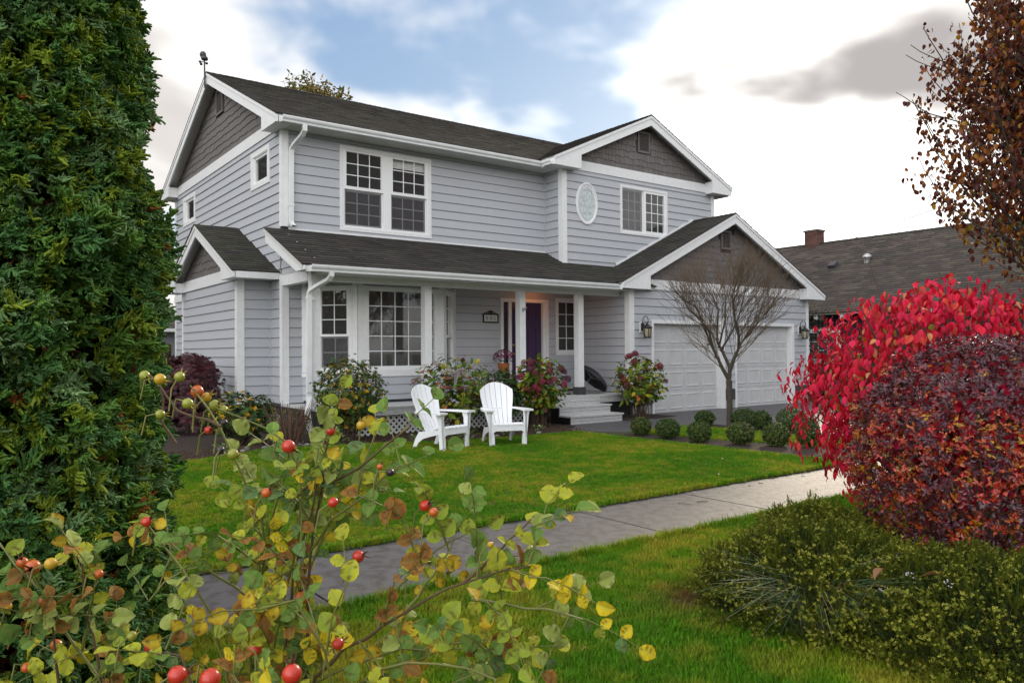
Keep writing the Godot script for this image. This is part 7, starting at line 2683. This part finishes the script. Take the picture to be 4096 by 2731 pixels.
const HIPS := [
	[Vector3(-4.703, 1.283, 12.904), 0.0148, "r"],
	[Vector3(-4.642, 1.319, 12.990), 0.0097, "r"],
	[Vector3(-4.443, 1.144, 13.047), 0.0129, "r"],
	[Vector3(-4.458, 1.141, 13.109), 0.0103, "o"],
	[Vector3(-4.641, 1.168, 12.999), 0.0112, "r"],
	[Vector3(-4.562, 1.031, 12.955), 0.0135, "r"],
	[Vector3(-4.618, 0.900, 12.757), 0.0162, "o"],
	[Vector3(-4.132, 0.897, 13.153), 0.0142, "r"],
	[Vector3(-4.232, 0.818, 13.088), 0.0153, "r"],
	[Vector3(-4.616, 0.851, 12.965), 0.0131, "r"],
	[Vector3(-4.737, 0.814, 12.781), 0.0160, "r"],
	[Vector3(-4.820, 0.925, 13.231), 0.0175, "r"],
	[Vector3(-4.747, 1.185, 12.889), 0.0109, "o"],
	[Vector3(-4.557, 1.242, 13.051), 0.0065, "o"],
	[Vector3(-4.351, 1.066, 13.169), 0.0071, "y"],
	[Vector3(-4.503, 1.313, 12.847), 0.0114, "y"],
	[Vector3(-4.597, 1.227, 12.805), 0.0095, "g"],
	[Vector3(-4.193, 1.020, 13.108), 0.0089, "g"],
	[Vector3(-4.928, 1.437, 12.571), 0.0124, "g"],
	[Vector3(-4.932, 1.433, 12.749), 0.0125, "y"],
	[Vector3(-4.891, 1.437, 12.745), 0.0116, "g"],
	[Vector3(-4.839, 1.401, 12.688), 0.0145, "o"],
	[Vector3(-4.815, 1.386, 12.674), 0.0117, "y"],
	[Vector3(-4.791, 1.365, 12.656), 0.0131, "g"],
	[Vector3(-4.773, 1.353, 12.660), 0.0120, "g"],
	[Vector3(-4.890, 1.381, 12.811), 0.0118, "g"],
	[Vector3(-4.909, 1.349, 12.642), 0.0110, "g"],
	[Vector3(-4.815, 1.310, 12.691), 0.0093, "r"],
	[Vector3(-4.781, 1.259, 12.765), 0.0125, "g"],
	[Vector3(-5.154, 1.027, 12.581), 0.0158, "o"],
	[Vector3(-5.166, 1.018, 12.484), 0.0125, "o"],
	[Vector3(-5.125, 1.040, 12.630), 0.0129, "y"],
	[Vector3(-5.038, 1.009, 12.441), 0.0151, "o"],
	[Vector3(-5.025, 0.992, 12.471), 0.0119, "y"],
	[Vector3(-5.024, 0.986, 12.567), 0.0103, "o"],
	[Vector3(-5.131, 0.943, 12.560), 0.0116, "o"],
	[Vector3(-5.091, 0.792, 12.406), 0.0132, "o"],
	[Vector3(-4.935, 1.103, 12.628), 0.0115, "r"],
	[Vector3(-5.187, 0.887, 12.344), 0.0114, "y"],
	[Vector3(-4.914, 0.791, 12.556), 0.0131, "r"],
	[Vector3(-4.981, 0.924, 13.111), 0.0167, "r"],
	[Vector3(-4.935, 0.917, 13.145), 0.0184, "r"],
	[Vector3(-5.155, 0.768, 12.451), 0.0115, "o"],
	[Vector3(-4.969, 0.854, 12.641), 0.0113, "g"],
	[Vector3(-4.828, 1.279, 12.833), 0.0087, "d"],
	[Vector3(-4.516, 1.222, 13.021), 0.0089, "d"],
	[Vector3(-4.776, 1.324, 12.678), 0.0089, "d"],
]
const CANES := [
	[Vector3(-4.591, 0.293, 12.642), Vector3(-4.596, 0.695, 12.770), Vector3(-4.516, 0.835, 12.919), Vector3(-4.457, 0.908, 13.002), Vector3(-4.373, 0.978, 13.102), Vector3(-4.274, 1.015, 13.202)],
	[Vector3(-4.457, 0.908, 13.002), Vector3(-4.415, 0.949, 12.996), Vector3(-4.358, 1.025, 13.015), Vector3(-4.351, 1.048, 13.021)],
	[Vector3(-4.507, 0.840, 12.926), Vector3(-4.470, 0.921, 12.930), Vector3(-4.395, 1.002, 12.962), Vector3(-4.328, 1.044, 12.988)],
	[Vector3(-4.373, 0.978, 13.102), Vector3(-4.329, 1.022, 13.136), Vector3(-4.268, 1.079, 13.158), Vector3(-4.240, 1.107, 13.179)],
	[Vector3(-4.596, 0.695, 12.770), Vector3(-4.451, 0.792, 12.942), Vector3(-4.342, 0.812, 13.073), Vector3(-4.280, 0.791, 13.143), Vector3(-4.253, 0.756, 13.163)],
	[Vector3(-4.353, 0.927, 13.092), Vector3(-4.293, 0.921, 13.162), Vector3(-4.234, 0.916, 13.230), Vector3(-4.189, 0.906, 13.288)],
	[Vector3(-4.606, 0.293, 12.630), Vector3(-4.591, 0.674, 12.711), Vector3(-4.601, 1.014, 12.772), Vector3(-4.597, 1.173, 12.840), Vector3(-4.558, 1.221, 12.932), Vector3(-4.536, 1.272, 13.012), Vector3(-4.493, 1.329, 13.070)],
	[Vector3(-4.601, 1.014, 12.772), Vector3(-4.579, 1.097, 12.852), Vector3(-4.517, 1.170, 12.924), Vector3(-4.476, 1.232, 12.993)],
	[Vector3(-4.597, 1.173, 12.840), Vector3(-4.601, 1.263, 12.863), Vector3(-4.600, 1.307, 12.903)],
	[Vector3(-4.642, 0.293, 12.604), Vector3(-4.635, 0.675, 12.678), Vector3(-4.630, 0.985, 12.750), Vector3(-4.616, 1.109, 12.825), Vector3(-4.623, 1.237, 12.872)],
	[Vector3(-4.657, 0.293, 12.593), Vector3(-4.678, 0.715, 12.710), Vector3(-4.663, 0.940, 12.787), Vector3(-4.650, 1.152, 12.850), Vector3(-4.676, 1.269, 12.858), Vector3(-4.691, 1.279, 12.871)],
	[Vector3(-4.666, 0.263, 12.523), Vector3(-4.673, 0.673, 12.587), Vector3(-4.671, 1.002, 12.657), Vector3(-4.649, 1.160, 12.701), Vector3(-4.631, 1.255, 12.754), Vector3(-4.702, 1.317, 12.715), Vector3(-4.767, 1.350, 12.717), Vector3(-4.805, 1.363, 12.713)],
	[Vector3(-4.671, 1.002, 12.657), Vector3(-4.627, 1.133, 12.742), Vector3(-4.590, 1.217, 12.821)],
	[Vector3(-4.677, 0.263, 12.515), Vector3(-4.689, 0.811, 12.616), Vector3(-4.688, 1.075, 12.708), Vector3(-4.762, 1.233, 12.718), Vector3(-4.796, 1.323, 12.719), Vector3(-4.839, 1.382, 12.714), Vector3(-4.857, 1.416, 12.701)],
	[Vector3(-4.796, 1.323, 12.719), Vector3(-4.880, 1.358, 12.658), Vector3(-4.912, 1.417, 12.660), Vector3(-4.935, 1.440, 12.643)],
	[Vector3(-4.874, 1.275, 12.635), Vector3(-4.903, 1.335, 12.640), Vector3(-4.910, 1.405, 12.649)],
	[Vector3(-4.700, 0.879, 12.633), Vector3(-4.813, 0.986, 12.613), Vector3(-4.878, 0.965, 12.602), Vector3(-4.925, 0.913, 12.591)],
	[Vector3(-4.719, 0.324, 12.610), Vector3(-4.764, 0.716, 12.645), Vector3(-4.812, 0.906, 12.651), Vector3(-4.874, 1.000, 12.631), Vector3(-4.930, 1.087, 12.616)],
	[Vector3(-4.995, 0.357, 12.467), Vector3(-5.014, 0.720, 12.522), Vector3(-5.050, 0.920, 12.523), Vector3(-5.058, 1.018, 12.544)],
	[Vector3(-5.014, 0.720, 12.522), Vector3(-5.087, 0.863, 12.495), Vector3(-5.136, 0.956, 12.485), Vector3(-5.147, 0.993, 12.490)],
	[Vector3(-5.047, 0.797, 12.499), Vector3(-5.036, 0.920, 12.534), Vector3(-5.026, 0.972, 12.567)],
	[Vector3(-5.060, 0.388, 12.482), Vector3(-5.091, 0.729, 12.489), Vector3(-5.113, 0.870, 12.501), Vector3(-5.123, 0.919, 12.507)],
	[Vector3(-4.631, 0.445, 12.926), Vector3(-4.635, 0.739, 12.979), Vector3(-4.664, 0.862, 13.009), Vector3(-4.723, 0.974, 12.992)],
	[Vector3(-4.587, 0.445, 12.959), Vector3(-4.583, 0.767, 12.993), Vector3(-4.518, 0.824, 13.067), Vector3(-4.434, 0.821, 13.154), Vector3(-4.377, 0.797, 13.221)],
	[Vector3(-4.880, 0.508, 12.867), Vector3(-4.902, 0.811, 12.918), Vector3(-4.935, 0.891, 12.895), Vector3(-4.975, 0.892, 12.865)],
	[Vector3(-4.755, 0.507, 12.960), Vector3(-4.798, 0.812, 13.058), Vector3(-4.814, 0.890, 13.047), Vector3(-4.822, 0.905, 13.042)],
]
const FALLEN := [
	[Vector3(3.142, 0.000, 7.916), "w"],
	[Vector3(2.042, 0.000, 8.703), "p"],
	[Vector3(1.232, 0.000, 8.928), "y"],
	[Vector3(1.007, 0.000, 9.171), "w"],
	[Vector3(1.033, -0.000, 9.223), "w"],
	[Vector3(2.428, 0.000, 9.174), "y"],
	[Vector3(0.633, 0.000, 9.962), "w"],
	[Vector3(0.416, 0.000, 10.460), "w"],
	[Vector3(0.545, 0.000, 10.498), "t"],
	[Vector3(0.489, 0.000, 10.715), "w"],
	[Vector3(-0.026, 0.000, 10.447), "w"],
	[Vector3(-0.468, 0.000, 10.492), "p"],
	[Vector3(-0.097, 0.000, 10.713), "r"],
	[Vector3(-0.082, 0.000, 10.938), "r"],
	[Vector3(-0.027, 0.000, 10.957), "r"],
	[Vector3(0.536, 0.000, 11.002), "w"],
	[Vector3(0.466, 0.000, 11.078), "w"],
	[Vector3(0.256, 0.000, 11.146), "w"],
	[Vector3(0.259, 0.000, 11.060), "r"],
	[Vector3(0.327, 0.000, 11.103), "r"],
	[Vector3(-0.022, 0.000, 11.164), "p"],
	[Vector3(-0.178, 0.000, 11.154), "y"],
	[Vector3(0.758, 0.000, 11.100), "p"],
	[Vector3(0.488, 0.000, 10.905), "r"],
	[Vector3(0.543, 0.000, 10.929), "r"],
	[Vector3(0.199, 0.000, 10.959), "r"],
	[Vector3(0.581, 0.000, 11.132), "p"],
	[Vector3(1.945, 0.000, 10.447), "w"],
	[Vector3(1.626, 0.000, 9.943), "y"],
	[Vector3(1.876, 0.000, 10.203), "g"],
	[Vector3(1.530, 0.000, 10.125), "d"],
	[Vector3(1.029, 0.000, 10.022), "d"],
	[Vector3(3.053, 0.000, 9.116), "w"],
	[Vector3(3.829, 0.000, 9.126), "w"],
	[Vector3(1.317, 0.000, 9.131), "r"],
	[Vector3(1.394, 0.000, 8.634), "d"],
	[Vector3(2.519, -0.000, 8.550), "r"],
	[Vector3(-1.295, 0.000, 9.477), "w"],
	[Vector3(-1.814, 0.000, 9.140), "p"],
	[Vector3(-2.160, 0.000, 9.161), "p"],
	[Vector3(-2.438, 0.000, 9.827), "r"],
	[Vector3(-2.209, 0.000, 11.869), "w"],
	[Vector3(-2.296, 0.000, 12.046), "w"],
	[Vector3(-2.184, 0.000, 11.340), "r"],
	[Vector3(1.000, 0.000, 5.097), "t"],
	[Vector3(0.210, 0.000, 8.081), "p"],
	[Vector3(4.836, 0.000, 2.908), "y"],
	[Vector3(7.806, 0.000, 3.387), "t"],
	[Vector3(7.804, 0.000, 2.962), "d"],
	[Vector3(8.021, 0.000, 3.822), "t"],
	[Vector3(8.163, 0.000, 2.189), "d"],
	[Vector3(-0.976, 0.000, 11.474), "w"],
	[Vector3(-1.308, 0.000, 10.673), "p"],
	[Vector3(-1.270, 0.000, 11.383), "y"],
	[Vector3(-1.595, 0.000, 12.006), "t"],
	[Vector3(-2.785, 0.000, 11.746), "t"],
	[Vector3(-2.657, 0.000, 12.067), "p"],
]
const TWIGS := [
	[Vector3(0.438, 0.000, 9.496), Vector3(0.482, 0.000, 9.637)],
	[Vector3(0.638, 0.000, 9.564), Vector3(0.745, 0.000, 9.617)],
	[Vector3(-0.098, 0.000, 10.261), Vector3(-0.151, 0.000, 10.340)],
	[Vector3(2.016, 0.000, 9.284), Vector3(2.042, 0.000, 9.327)],
	[Vector3(1.784, 0.000, 9.320), Vector3(1.805, 0.000, 9.337)],
	[Vector3(2.795, 0.000, 9.316), Vector3(2.846, 0.000, 9.333)],
]
